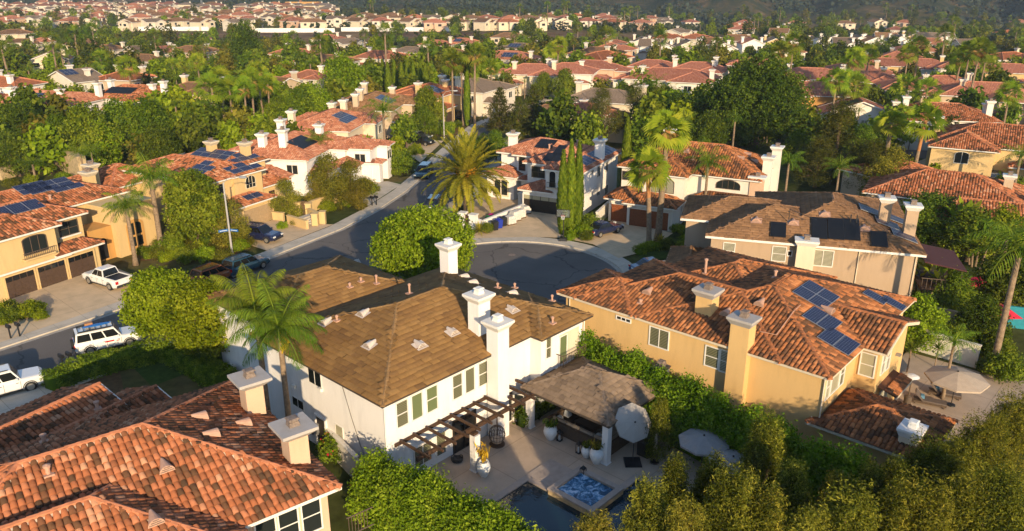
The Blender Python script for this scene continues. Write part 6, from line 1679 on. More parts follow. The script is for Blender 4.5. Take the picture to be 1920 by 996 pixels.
mid = [
 # along the street, left side, going away
 (545, 268, 80, 15, 12, 'white', 'pinkt', 'white walled house with salmon roof and black heating panels behind the solar roofed yellow house', dict(wing=2.5, ch=4, heat=4, real=True)),
 (668, 262, 80, 6, 7, 'white', 'pinkt', 'small white tower wing with salmon hip roof beside the tall leafy plants', dict(ch=0, real=True)),
 (620, 222, 82, 15, 12, 'cream', 'pinkt', 'salmon roofed house with blue solar grid and white chimney behind the queen palm', dict(wing=2, ch=3, solar=5, real=True)),
 (700, 188, 84, 16, 12, 'beige', 'brownt', 'brown roofed house with solar strips and pale chimneys left of the street', dict(wing=2, ch=4, solar=4, real=True)),
 (800, 168, 70, 14, 11, 'yellow2', 'terra', 'yellow house with red tile roof where the street bends out of sight', dict(wing=2.5, ch=3, solar=3, garage=True)),
 (888, 158, 66, 14, 12, 'pale', 'greyt', 'pale house with grey roof beyond the tall thin palms', dict(wing=2, ch=2)),
 # left side, second row
 (88, 182, -12, 19, 11, 'white', 'pinkt', 'white house with salmon roof and four solar panels at the left edge of the trees', dict(ch=3, solar=5, real=True)),
 (255, 172, -14, 17, 12, 'white', 'terra', 'pale house with dark red roof and black heating panels among the left trees', dict(wing=2, ch=3, heat=6, real=True)),
 (362, 163, -10, 12, 10, 'yellow2', 'brownt', 'cream house with chocolate brown roof right of the dark red roof', dict(ch=2)),
 (140, 143, -30, 13, 9, 'white', 'greyt', 'white gabled house with grey roof and solar panels behind the palms', dict(ch=2, solar=3, kind='gable_b')),
 (10, 152, -12, 14, 10, 'white', 'terra', 'orange roofed house cut by the left edge of the photo', dict(ch=2)),
 (235, 140, -20, 11, 9, 'beige', 'terra', 'orange roof between palms left of the tall dark tree', dict(ch=2)),
 (505, 150, -30, 13, 9, 'beige', 'brownt', 'grey brown gabled house behind the fan palm group', dict(ch=1, kind='gable_a')),
 (580, 138, -10, 10, 9, 'pale', 'pinkt', 'pinkish roof right of the fan palm group', dict(ch=1)),
 (363, 92, -15, 17, 11, 'beige', 'brownt', 'broad tan hip roof in the middle distance left of the big dark tree', dict(ch=1)),
 (272, 108, -15, 13, 10, 'pale', 'brownt', 'brown roofed house in front of the broad tan hip roof', dict(ch=1)),
 (262, 92, -40, 11, 9, 'white', 'greyt', 'small white gabled house among the left trees', dict(ch=1, kind='gable_b')),
 (308, 93, -40, 11, 9, 'white', 'pinkt', 'white gabled house with chimney next to the broad tan hip roof', dict(ch=2, kind='gable_b')),
 (205, 88, -15, 13, 9, 'pale', 'brownt', 'low brown roof behind the dark trees at far left', dict(ch=1)),
 (42, 76, -10, 14, 9, 'pale', 'brownt', 'pale house with flat brown roof near the left edge in the distance', dict(ch=1)),
 (85, 74, -15, 13, 9, 'pale', 'pinkt', 'pale house right beside the flat brown roof at far left', dict(ch=1)),
 (548, 95, -15, 13, 10, 'pale', 'pinkt', 'pink roofed house left of the light green tree', dict(ch=2)),
 (613, 110, -15, 17, 11, 'offwhite', 'brownt', 'tan hip roof house directly left of the tall light green tree', dict(ch=1)),
 (605, 90, -20, 15, 10, 'beige', 'brownt', 'low brown roof behind the tan hip roof', dict(ch=1)),
 (715, 102, -12, 16, 11, 'offwhite', 'pinkt', 'tan pink hip roof house behind the row of cypresses', dict(ch=2)),
 (770, 92, -20, 12, 9, 'pale', 'greyt', 'grey brown roof right of the tan pink hip roof', dict(ch=1)),
 (820, 80, -18, 14, 10, 'pale', 'pinkt', 'pale house with pinkish roof and white chimney below the dry slope', dict(ch=3)),
 (868, 76, -18, 14, 10, 'pale', 'pinkt', 'pinkish roof with blue solar panel below the dry slope', dict(ch=1, solar=3)),
 (835, 96, -18, 16, 10, 'pale', 'brownt', 'brown pink roof in front of two pinkish roofs below the dry slope', dict(ch=2)),
 (950, 104, -20, 20, 12, 'pale', 'pinkt', 'long pink roof with blue solar panels left of the red villa', dict(ch=1, solar=4)),
 (975, 86, -18, 14, 10, 'beige', 'greyt', 'grey roofed house with solar panels behind the long pink roof', dict(ch=1, solar=4)),
 (1022, 82, -30, 10, 9, 'beige', 'brownt', 'small brown roofed house by the dark conifer in the middle distance', dict(ch=0)),
 (1125, 95, -20, 17, 11, 'pale', 'brownt', 'wide brown roof with white chimney in the middle distance', dict(ch=2)),
 (1165, 86, -20, 12, 9, 'pale', 'greyt', 'grey roof with solar panel behind the wide brown roof', dict(ch=1, solar=3)),
 (1000, 130, -14, 17, 12, 'white', 'terra', 'red mottled tile villa with white chimneys behind the deodars', dict(ch=3, wing=2)),
 (1065, 128, -14, 15, 12, 'white', 'terra', 'right hand wing of red mottled roofs with two white chimneys', dict(ch=2)),
 (1110, 120, -20, 15, 10, 'peach', 'terra', 'dark red roofs behind the date palm in the distance', dict(ch=1)),
 (1260, 140, -22, 22, 13, 'offwhite', 'terra', 'large red mottled roof left of the giant dark tree', dict(ch=2)),
 (1310, 125, -22, 15, 11, 'offwhite', 'terra', 'red mottled roof with three chimneys above the giant dark tree', dict(ch=3)),
 (1225, 118, -20, 13, 9, 'peach', 'terra', 'low red roofs with arcade behind the large red mottled roof', dict(ch=1)),
 # behind house 5
 (1045, 205, -30, 13, 10, 'grey', 'brownt', 'low brown roof behind the white cul-de-sac house', dict(ch=1, ze=3.0, up=3.6, win=False)),
 (1135, 178, -24, 16, 11, 'cream', 'greyt', 'grey roofed house with white chimney pots left of the pines', dict(ch=3)),
 (1100, 200, -24, 10, 8, 'cream', 'terra', 'small salmon roof in front of the grey roofed house', dict(ch=1)),
 # right side
 (1520, 166, -14, 17, 12, 'orange', 'terra', 'mottled brown red roof standing right behind the giant dark tree', dict(ch=2)),
 (1520, 138, -18, 18, 12, 'white', 'terra', 'red roofed house with white chimney and arched gable above the mottled brown roof', dict(ch=3, wing=-2)),
 (1415, 115, -20, 15, 10, 'white', 'terra', 'red roofs behind the two slanting fan palms', dict(ch=1)),
 (1622, 143, -20, 17, 11, 'orange', 'terra', 'red roofed house with arched stone entrance between palms', dict(ch=1, wing=2, arch=True)),
 (1668, 116, -20, 16, 10, 'yellow2', 'terra', 'red hip roof on orange walls far right of the slanting palms', dict(ch=2)),
 (1735, 117, -20, 13, 10, 'yellow2', 'terra', 'yellow house with red hip roof and two windows in the right distance', dict(ch=1)),
 (1815, 122, -22, 18, 11, 'white', 'terra', 'red roofed house with white gable wall and palms at upper right', dict(ch=1)),
 (1892, 128, -22, 16, 11, 'yellow2', 'terra', 'red roofs at the upper right edge of the photo', dict(ch=2)),
 (1600, 125, -20, 14, 10, 'beige', 'terra', 'red roof hidden behind palms above the arched entrance', dict(ch=1)),
 (1700, 156, -14, 12, 11, 'grey', 'terra', 'red roof with round arched window wall among the right hand palms', dict(ch=1, wing=-2, arch=True)),
 (1770, 152, -14, 15, 11, 'pale', 'terra', 'red roof over a pale wall right of the arched window', dict(ch=1)),
 (1845, 168, -18, 19, 13, 'beige', 'terra', 'broad red mottled roof on the right between two palms', dict(ch=2, wing=2)),
 (1915, 180, -18, 12, 10, 'beige', 'terra', 'red roof corner by the right edge above the arched house', dict(ch=1)),
 (1610, 203, -14, 15, 9, 'offwhite', 'terra', 'low carport house with red gable and a black panel', dict(ch=1, kind='gable_b', heat=3, ze=3.2, up=4.0)),
 (1765, 208, -16, 17, 12, 'offwhite', 'terra', 'white walled house with red hip roof above the twin palms', dict(ch=3, wing=-2, real=True)),
 (1880, 255, -30, 20, 14, 'yellow2', 'terra', 'cream house with arched window, balcony and dark carport at the right edge', dict(ch=2, wing=-3, real=True, arch=True)),
 (1780, 335, -30, 18, 13, 'beige', 'terra', 'low orange roof with chimney right of the slanting palm trunk', dict(ch=1, ze=3.6, up=5.0, real=True, win=False)),
 (1690, 305, -60, 12, 10, 'beige', 'terra', 'orange roof half hidden by the feathery branches', dict(ch=0, ze=3.6, up=5.0, real=True, win=False)),
 (1880, 385, -25, 17, 9, 'beige', 'terra', 'long low orange roof above the right hand hedge', dict(ch=1, ze=3.4, up=4.6, real=True, win=False)),
]
for m_ in mid: mid_house(*m_[:8], **m_[8])
# ------------------------------------------------ row of pale two storey houses with gables facing the valley
row = [(1223, 84, 'white', 'greyt'), (1243, 88, 'white', 'greyt'), (1290, 84, 'pale', 'greyt'), (1330, 80, 'white', 'brownt'), (1355, 88, 'white', 'brownt'), (1408, 80, 'white', 'pinkt'), (1385, 74, 'pale', 'brownt'),
       (1452, 78, 'yellow2', 'greyt'), (1480, 82, 'white', 'greyt'), (1500, 76, 'pale', 'brownt'), (1526, 78, 'white', 'greyt'), (1552, 75, 'offwhite', 'greyt'), (1583, 80, 'white', 'greyt'), (1610, 74, 'white', 'greyt'), (1634, 76, 'white', 'brownt'),
       (1660, 70, 'white', 'brownt'), (1684, 74, 'white', 'greyt'), (1708, 68, 'yellow2', 'brownt'), (1752, 70, 'white', 'greyt'), (1205, 78, 'pale', 'greyt')]
desc = ['at the left end of the pale row', 'second in the pale row with a wide gable', 'by the solar roof in the pale row', 'under two chimneys in the pale row', 'standing forward beside palms in the pale row', 'in the pale row left of the thin palms', 'peeping over its neighbours in the pale row',
        'with yellow wall in the pale row', 'just right of the yellow wall in the pale row', 'brown roofed behind the slanting palms', 'right of the slanting palms in the pale row', 'mid right in the pale row with three chimneys', 'with the broadest gable in the pale row', 'after the broadest gable in the pale row', 'brown roofed near the right of the pale row',
        'near right end with brown roof and tall wall', 'near right end with grey roof', 'yellow house closing the pale row', 'large white house standing alone on its terrace at right', 'small grey roofed house before the pale row']
for k, ((px, py, wl, rf), dsc) in enumerate(zip(row, desc)):
    h = mid_house(px, py, -8+6*(k % 3)-6, 10.5 if k != 18 else 17, 12, wl, rf, ('two storey house '+dsc) if 'house' not in dsc else dsc, ch=2, kind='gable_b' if k % 3 else 'gable_a', ze=5.4, wing=0 if k % 2 else 1.5, pitch=.42)
# ------------------------------------------------ prototypes for the houses scattered over the far slopes
protos = []
for k, (w, d, kd, wl, rf) in enumerate([(14, 11, 'hip', 'pale', 'redm'), (17, 11, 'hip', 'cream', 'brownt'), (13, 10, 'gable_a', 'pale', 'greyt'), (15, 12, 'hip', 'peach', 'pinkt'), (12, 10, 'gable_b', 'cream', 'brownt'), (16, 10, 'hip', 'cream', 'terra')]):
    words = ['red', 'brown', 'grey gabled', 'pink', 'brown gabled', 'orange red'][k]
    h = House('house', 'far %s roofed house on the distant slope' % words, (0, 0), 0, wl, rf, real=False, group='%s roofed houses on the distant slopes' % words)
    h.block(-w/2, -d/2, w/2, d/2, 5.4, .36, kd); h.block(-w*.1, -d/2-2.5, w*.42, d*.1, 5.38, .36, kd if kd != 'gable_a' else 'gable_b'); h.finish(.2)
    h.chimney(w*.3, d*.1, 1, 1, 5, 8.2, pot='rust')
    h.window(('b', -d/2-2.5+.5, -1), w*.16, 4.0, 2.2, 1.4, 'glass'); h.window(('b', -d/2+.5, -1), -w*.3, 4.0, 1.6, 1.3, 'glass')
    protos.append(h.root)
used = [0]*6
def blocked(x, y, r): return any((x-a)**2+(y-b)**2 < (r+c)**2 for a, b, c in placed)
rH = random.Random(5)
n_h = 0; far_h = []
cands = []
for py in [10, 13, 16, 20, 24, 29, 34, 40, 47, 54, 62, 70, 80, 92, 106, 122]:
    step = 16+py*.42
    x = rH.uniform(-20, 10)
    while x < 1935:
        cands.append((x+rH.uniform(-5, 5), py+rH.uniform(-2, 2))); x += step*rH.uniform(.8, 1.7)
for px, py in cands:
    if 620 < px < 1300 and py < 35: continue              # hill slopes stay bare
    if px >= 1300 and py < 46: continue
    if 350 < px < 660 and py < 12: continue
    if 215 < px < 870 and 55 < py < 76: continue           # dry slope and its white wall
    if 870 < px < 1300 and 52 < py < 66: continue
    if px > 1480 and py < 50 and rH.random() < .45: continue
    if py > 52 and rH.random() < .8: continue
    if 190 < px < 880 and 50 < py < 78: continue
    g = GT(px, py, 3)
    if blocked(g.x, g.y, 5): continue
    k = rH.randrange(6); az = R(rH.choice((-25, -10, 5, 20, 60))+rH.uniform(-8, 8))
    if px > 1000 and rH.random() < .45: k = rH.choice((0, 5, 3))
    elif px < 1000 and k in (0, 5) and rH.random() < .8: k = rH.choice((1, 2, 4, 3, 1))

    if py < 21 and rH.random() < .6 or n_h >= 205:
        far_h.append((g, az, k)); placed.append((g.x, g.y, 6)); continue
    if used[k] == 0: o = protos[k]; o.location = (g.x, g.y, g.z-.2); o.rotation_euler = (0, 0, az)
    else: dup(protos[k], (g.x, g.y, g.z-.2), az)
    used[k] += 1; n_h += 1; placed.append((g.x, g.y, 6))
print('far houses', n_h, used, len(far_h))
q = MB()   # the smallest, farthest houses run together into one mass
for g, az, k in far_h:
    q.M = Matrix.Translation((g.x, g.y, g.z-.2)) @ Matrix.Rotation(az, 4, 'Z'); w_, d_ = 6.5+k*.4, 5.2
    q.box(-w_, -d_, 0, w_, d_, 5.4, k % 3, skip=(0, 1)); e = .6; zt = 5.4+(d_+e)*.36
    A = [(-w_-e, -d_-e, 5.4), (w_+e, -d_-e, 5.4), (w_+e, d_+e, 5.4), (-w_-e, d_+e, 5.4)]; r0, r1 = (-w_+d_, 0, zt), (w_-d_, 0, zt)
    for f in ((A[0], A[1], r1, r0), (A[1], A[2], r1), (A[2], A[3], r0, r1), (A[3], A[0], r0)): q.face(f, 3+k % 3)
    q.box(w_*.4, 0, 5, w_*.4+1, 1, 8.2, 0)
q.M = None
tag(q.build('distant_houses', ['w_offwhite', 'w_pale', 'w_cream', 'c_brownt', 'u_pinkt', 'c_greyt']), 'tiny houses running together at the foot of the hills', 'houses', kind='stuff')
# white retaining wall on top of the dry slope, and the unfinished tower
for (x0, x1, y, dsc) in ((212, 392, 58, 'long white wall on top of the dry slope at left'), (478, 628, 61, 'white wall on the dry slope right of the tall dark tree'), (640, 858, 59, 'white wall along the dry slope in the middle')):
    p, q = GT(x0, y, 0), GT(x1, y, 0); wall_obj('retaining_wall', p, q, 2.4, .5, 'w_white', dsc, z=min(p.z, q.z))
tw = empty('tower', GT(564, 12, 0), 0, 'thin orange brick tower on the skyline', 'tower')
q = MB(); q.tube([(0, 0, 0), (0, 0, 16)], [1.6, 1.2], 8); q.build('shaft', 'brick', tw); q = MB(); q.box(-14, -6, 0, 20, 6, 4.5); q.build('hall', 'w_orange', tw)
for px, h_ in ((312, 20), (378, 22), (380, 18)):
    g = GT(px, 14, 0); m_ = MB(); m_.tube([(0, 0, 0), (0, 0, h_)], [.35, .2], 6); m_.bar((-2.5, 0, h_), (2.5, 0, h_), .3, .3); o = m_.build('light_mast', 'metal'); o.location = g; tag(o, 'tall thin floodlight mast in the far left distance', 'mast', 'floodlight masts in the distance')

# ================================================================== cars
def az_of(p, q): return math.atan2(q[1]-p[1], q[0]-p[0])
car('pickup', 'p_white', (-38.6, 70.9), az_of((-36.3, 69.3), (-41.2, 72.2)), 'white crew cab pickup parked on the three garage driveway', cat='pickup', z=.135)
lc = car('boxy', 'p_white', (-32.2, 57.6), R(33), 'white off roader with roof rack and blue board parked by the clipped hedge', cat='suv')
q = MB()
for y in (-.62, .62): q.bar((-2.0, y, 1.98), (.5, y, 1.98), .05, .05)
for k in range(7): q.bar((-2.0+k*.41, -.62, 1.98), (-2.0+k*.41, .62, 1.98), .04, .04)
q.bar((-2.0, -.62, 2.1), (-2.0, .62, 2.1), .04, .04); q.bar((.5, -.62, 2.1), (.5, .62, 2.1), .04, .04); q.build('roof_rack', 'black', lc)
q = MB(); q.M = Matrix.Translation((-2.52, -.25, 1.0)) @ Matrix.Rotation(R(90), 4, 'Y'); q.lathe([(.01, -.1), (.36, -.1), (.39, 0), (.36, .1), (.01, .1)], 16); q.build('spare_wheel', 'rubber', lc)
q = MB(); q.box(-.3, -.968, .82, .35, -.966, .94); q.box(.5, -.968, .78, .75, -.966, .84); q.build('decal', 'redlens', lc)
sb = MB(); sb.lathe([(.01, -1.05), (.16, -.85), (.27, -.3), (.28, .2), (.2, .8), (.01, 1.1)], 10); so = sb.build('surfboard', 'surfblue', smooth=True); so.location = (-32.2-.5, 57.6-.45, 2.12); so.rotation_euler = (0, R(90), R(33)); so.scale = (.22, 1, 1); tag(so, 'bright blue board strapped on the off roader roof rack', 'surfboard')
bx = MB(); bx.taper(-.3, -.22, .3, .22, 0, .28, -.03); bo = bx.build('duffel_bag', 'copper'); bo.location = (-33.3, 57.2, 2.01); bo.rotation_euler = (0, 0, R(33)); tag(bo, 'brown bag on the off roader roof rack behind the board', 'bag')
car('boxy', 'p_white', (-36.0, 50.2), R(38), 'white van like off roader at the left edge in front of the orange roof', cat='suv')
car('suv', 'p_navy', (G(490, 452).x, G(490, 452).y), R(-20), 'dark navy estate car parked on the driveway by the street sign', z=.135)
car('suv', 'p_teal', (G(462, 508).x, G(462, 508).y), R(57), 'dark teal car parked at the far kerb behind the palm crown')
car('suv', 'p_orange', (G(405, 527).x, G(405, 527).y), R(57), 'copper orange suv with roof rails parked at the far kerb')
car('van', 'p_teal', (G(795, 331).x, G(795, 331).y), R(-98), 'dark teal minivan driving towards the camera at the far kerb')
car('suv', 'p_black', (G(820, 390).x-.3, G(820, 390).y), R(83), 'black suv parked at the kerb beside the date palm')
car('sedan', 'p_navy', (G(1132, 440).x, G(1132, 440).y), R(38), 'dark blue sedan parked before the red wood garage doors', z=.135)
car('sedan', 'p_blue', (G(1226, 512).x, G(1226, 512).y), R(20), 'blue car half hidden behind the dark roof edge', z=.05)
for px, py, kd, pm, az, lb in [(790, 272, 'suv', 'p_black', -25, 'black car on a driveway left of the street, nearer of two'), (786, 262, 'sedan', 'p_grey', -25, 'grey car behind the black car on the left driveway'), (824, 243, 'suv', 'p_black', -20, 'black suv by the second street lamp'), (866, 224, 'suv', 'p_black', -15, 'black suv at the top of the street under thin palms'),
                               (1798, 302, 'suv', 'p_silver', 150, 'pale silver car at the dark carport on the right'), (1832, 308, 'sedan', 'p_blue', 150, 'light blue car next to the silver one at the carport'), (1872, 346, 'suv', 'p_black', -15, 'black suv on the drive below the low orange roof'), (1682, 192, 'suv', 'p_silver', 10, 'silver car on the distant lane above the twin palms'),
                               (1752, 88, 'sedan', 'p_black', 10, 'dark car before the lone white house'), (1770, 89, 'sedan', 'p_silver', 10, 'pale car before the lone white house'), (1850, 222, 'sedan', 'p_white', 30, 'white car between trees behind the arched house')]:
    g = GT(px, py); car(kd, pm, (g.x, g.y), R(az), lb, z=g.z+.06)

# ================================================================== street furniture
def street_lamp(px, py, label, h=8.0, rz=0.0, arm=2.0, signs=False):
    g = G(px, py); p = empty('street_lamp', (g.x, g.y, .05), rz, label, 'street lamp')
    q = MB(); q.tube([(0, 0, 0), (0, 0, .5), (0, 0, h)], [.16, .12, .075], 10); q.build('pole', 'galv', p)
    q = MB(); q.tube([(0, 0, h-.1), (arm*.25, 0, h+.45), (arm*.7, 0, h+.68), (arm, 0, h+.68)], .035, 6); q.build('arm', 'galv', p)
    q = MB(); q.taper(arm-.15, -.13, arm+.65, .13, h+.60, h+.76, -.03); q.taper(arm-.05, -.10, arm+.5, .10, h+.54, h+.597, .02); q.build('lamp_head', 'metal', p)
    return p, g
lpp, g = street_lamp(436, 480, 'grey street lamp with blue street name signs beside the left bank', h=7.9, rz=R(-10))
street_lamp(833, 262, 'grey street lamp standing by the hedge up the street', h=8, rz=R(-5))
for az, z in ((R(214), 2.72), (R(-18), 2.72)):
    q = MB(); q.M = Matrix.Rotation(az-R(-10), 4, 'Z'); q.box(.08, -.02, z, 1.1, .02, z+.26); o = q.build('street_sign', 'sign_blue', lpp)
    q = MB(); q.M = Matrix.Rotation(az-R(-10), 4, 'Z'); q.box(.22, -.026, z+.10, .98, .026, z+.15); q.build('sign_band', 'sign_white', o)
def mailbox(loc, label, rz=0):
    p = empty('mailbox', loc, rz, label, 'mailbox'); q = MB(); q.box(-.05, -.05, 0, .05, .05, 1.0); q.build('post', 'black', p)
    q = MB(); q.M = Matrix.Translation((0, 0, 1.0)); q.box(-.28, -.12, 0, .28, .12, .18); q.tube([(-.28, 0, .18), (.28, 0, .18)], .12, 10); q.build('box', 'black', p)
for px, py, lb in [(698, 387, 'black mailbox by the street lawn, left of a pair'), (706, 386, 'black mailbox by the street lawn, right of a pair'), (21, 637, 'black mailbox at the left bed, left of a pair'), (38, 633, 'black mailbox at the left bed, right of a pair'), (120, 694, 'black mailbox behind the clipped hedge, left of a pair'), (134, 690, 'black mailbox behind the clipped hedge, right of a pair'), (880, 238, 'black mailbox at the top of the street')]:
    g = G(px, py); mailbox((g.x, g.y, .06), lb, R(-35))
hy = empty('fire_hydrant', G(672, 391, .06), 0, 'yellow fire hydrant beside the planted bank', 'hydrant'); q = MB(); q.lathe([(.17, 0), (.17, .06), (.12, .08), (.12, .55), (.16, .57), (.14, .68), (.05, .76), (.01, .8)], 12); q.build('barrel', 'hydrant', hy)
q = MB(); q.tube([(-.22, 0, .42), (.22, 0, .42)], .06, 8); q.tube([(0, 0, .42), (0, -.2, .42)], .08, 8); q.build('outlet', 'hydrant', hy)
# basketball hoop
g = G(1056, 452); bh = empty('basketball_hoop', (g.x, g.y, .12), R(-100), 'portable basketball hoop at the kerb of the cul-de-sac', 'basketball hoop')
q = MB(); q.taper(-.6, -.45, .5, .45, 0, .28, -.08); q.build('base', 'black', bh)
q = MB(); q.tube([(0, 0, .2), (0, 0, 2.9)], .055, 8); q.bar((0, 0, 2.6), (.55, 0, 3.1), .06, .08); q.bar((0, 0, 2.85), (.55, 0, 3.35), .06, .08); q.build('pole', 'black', bh)
q = MB()
for (y0, z0, y1, z1) in ((-.76, 2.8, .76, 2.87), (-.76, 3.63, .76, 3.7), (-.76, 2.873, -.69, 3.627), (.69, 2.873, .76, 3.627)): q.box(.56, y0, z0, .60, y1, z1)
q.box(.57, -.25, 3.0, .592, .25, 3.04); q.box(.57, -.25, 3.36, .592, .25, 3.40); q.box(.57, -.25, 3.043, .592, -.21, 3.357); q.box(.57, .21, 3.043, .592, .25, 3.357); q.build('backboard_frame', 'black', bh)
m, nt, b = new_mat('clear_backboard'); b.inputs['Transmission Weight'].default_value = .85; b.inputs['Roughness'].default_value = .1; b.inputs['Base Color'].default_value = (.6, .65, .7, 1); b.inputs['IOR'].default_value = 1.05; M['clear'] = m
q = MB(); q.box(.574, -.685, 2.875, .586, .685, 3.625); q.build('backboard', 'clear', bh)
q = MB(); q.tube([(.83+.23*math.cos(t*.5236), .23*math.sin(t*.5236), 3.05) for t in range(13)], .014, 5, cap=False); q.build('rim', 'redlens', bh)
q = MB()
for k in range(12): a = k*.5236; q.tube([(.83+.23*math.cos(a), .23*math.sin(a), 3.05), (.83+.13*math.cos(a+.3), .13*math.sin(a+.3), 2.62)], .012, 4)
q.build('net', 'sign_white', bh)
# bins, wrapped pallets, low walls of the white house's front yard
def wheelie(px, py, m, label, lid='black'):
    g = G(px, py); p = empty('wheelie_bin', (g.x, g.y, .135), R(30), label, 'bin'); q = MB(); q.taper(-.26, -.30, .26, .30, .06, .98, .06); q.build('body', m, p)
    q = MB(); q.hexa([(-.34, -.38, .983), (.34, -.38, .983), (.34, .38, .983), (-.34, .38, .983), (-.32, -.36, 1.05), (.32, -.36, 1.05), (.32, .38, 1.12), (-.32, .38, 1.12)]); q.build('lid', lid, p)
    for y in (-.22, .22):
        q = MB(); q.tube([(y-.03, .34, .12), (y+.03, .34, .12)], .12, 10); q.build('wheel', 'rubber', p)
wheelie(928, 434, 'black', 'black wheelie bin left of the blue one'); wheelie(936, 430, 'bluebin', 'bright blue wheelie bin between two black ones', 'bluebin'); wheelie(944, 426, 'black', 'black wheelie bin right of the blue one, next to the pallets')
for k, (px, py, hh) in enumerate([(956, 422, 1.0), (965, 415, 1.15), (974, 410, 1.05), (984, 402, .95)]):
    g = G(px, py); p = empty('wrapped_pallet', (g.x, g.y, .135), R(35), ['plastic wrapped pallet nearest the bins', 'taller wrapped pallet second from the bins', 'wrapped pallet third from the bins', 'wrapped pallet nearest the garage door'][k], 'pallet')
    q = MB()
    for y in (-.5, 0, .5): q.box(-.6, y-.06, 0, .6, y+.06, .10)
    for j in range(5): q.box(-.6+j*.26, -.6, .103, -.46+j*.26, .6, .13)
    q.build('pallet_base', 'fence_wood', p); q = MB(); q.box(-.56, -.56, .133, .56, .56, hh*.7); q.taper(-.5, -.5, .5, .5, hh*.7+.003, hh, -.12); q.build('load', 'wrap', p)
wall_obj('yard_wall', G(905, 430), G(982, 398), 1.0, .25, 'w_white', 'low white yard wall behind the wrapped pallets')
wall_obj('yard_wall', G(865, 418), G(905, 430), 1.0, .25, 'w_white', 'low white yard wall beside the date palm')
for px, py, lb in ((868, 424, 'white gate pillar nearest the date palm'), (888, 428, 'white gate pillar right of the brown gate'), (979, 386, 'white pillar by the front path')):
    g = G(px, py); p = empty('gate_pillar', (g.x, g.y, 0), R(-25), lb, 'pillar'); q = MB(); q.box(-.4, -.4, 0, .4, .4, 1.6); q.build('shaft', 'w_white', p); q = MB(); q.box(-.48, -.48, 1.6, .48, .48, 1.74); q.build('coping', 'trim', p)
q = MB(); q.box(-.75, -.04, 0, .75, .04, 1.5); gt = q.build('gate', 'wood'); gt.location = (G(878, 426)); gt.rotation_euler = (0, 0, R(-25)); tag(gt, 'dark brown gate between white pillars by the date palm', 'gate')
sheet('front_court', [G(868, 415), G(905, 428), G(975, 400), G(985, 378), G(930, 362), G(880, 380)], .14, 'drive')
for px, py, m, lb in ((921, 408, 'magenta', 'magenta play toy in the white house yard'), (916, 412, 'greenplastic', 'green play toy in the white house yard')):
    q = MB(); q.lathe([(.01, 0), (.42, .05), (.45, .3), (.25, .5), (.01, .55)], 10); o = q.build('toy', m); o.location = G(px, py, .14); tag(o, lb, 'toy')
for px, py, lb in ((1098, 392, 'blue plastic playhouse beside the white house wall'),):
    g = G(px, py); p = empty('playhouse', (g.x, g.y, 0), R(-27), lb, 'playhouse'); q = MB(); q.box(-.6, -.6, 0, .6, .6, 1.3); q.build('wall', 'bluebin', p); q = MB(); q.hexa([(-.7, -.7, 1.303), (.7, -.7, 1.303), (.7, .7, 1.303), (-.7, .7, 1.303), (-.05, -.7, 1.8), (.05, -.7, 1.8), (.05, .7, 1.8), (-.05, .7, 1.8)]); q.build('roof', 'trim', p)
wall_obj('garden_wall', G(1092, 432), G(1112, 422), .9, .5, 'w_cream', 'cream planter wall between the two driveways')
wall_obj('garden_wall', G(1118, 425), G(1146, 398), 1.7, .2, 'w_offwhite', 'white side wall between the cypress house and the red garage house')
# walls and steps of house 7's front garden
for a, b, h_, lb in (((513, 413), (533, 415), 1.0, 'low cream wall end beside the tan garage'), ((541, 421), (577, 432), 1.1, 'cream stepped garden wall in front of the wooden gate'), ((577, 400), (635, 378), 1.3, 'long cream garden wall rising behind the planted bank'), ((516, 392), (560, 400), 1.2, 'cream wall left of the wooden gate'), ((580, 408), (606, 420), 1.1, 'cream wall right of the steps')):
    wall_obj('garden_wall', G(*a), G(*b), h_, .35, 'w_yellow2', lb)
q = MB(); q.box(-.7, -.05, 0, .7, .05, 1.7)
for k in range(6): q.box(-.66+k*.225, -.07, .1, -.5+k*.225, .07, 1.65)
gt = q.build('gate', 'fence_wood'); gt.location = G(570, 402); gt.rotation_euler = (0, 0, R(-10)); tag(gt, 'wooden plank gate in the cream garden wall', 'gate')
for px, py in ((560, 402), (580, 404), (606, 420), (592, 424)):
    g = G(px, py); q = MB(); q.box(-.35, -.35, 0, .35, .35, 1.5); q.box(-.42, -.42, 1.5, .42, .42, 1.6); o = q.build('gate_pillar', 'w_yellow2'); o.location = g; tag(o, {560: 'cream pillar left of the plank gate', 580: 'cream pillar right of the plank gate', 606: 'cream pillar at the right foot of the steps', 592: 'cream pillar at the left foot of the steps'}[px], 'pillar')
q = MB()
for k in range(5): q.box(-.9, k*.35, 0, .9, 2.2, .15*(k+1)-.002*k)
st = q.build('garden_steps', 'concrete'); st.location = G(596, 420); st.rotation_euler = (0, 0, R(58)); tag(st, 'short flight of garden steps between cream pillars', 'steps')
# stone bank and wall behind the left house
wall_obj('stone_wall', G(95, 305), G(160, 335), 3.2, 1.2, 'stonewall', 'curved block retaining wall on the left slope'); wall_obj('stone_wall', G(0, 338), G(96, 312), 1.6, .8, 'stonewall', 'low block retaining wall by the left edge')
wall_obj('garden_wall', G(1695, 650), G(1830, 690), 1.8, .2, 'fence_white', 'white vinyl fence behind the parasol on the right terrace', cat='fence')
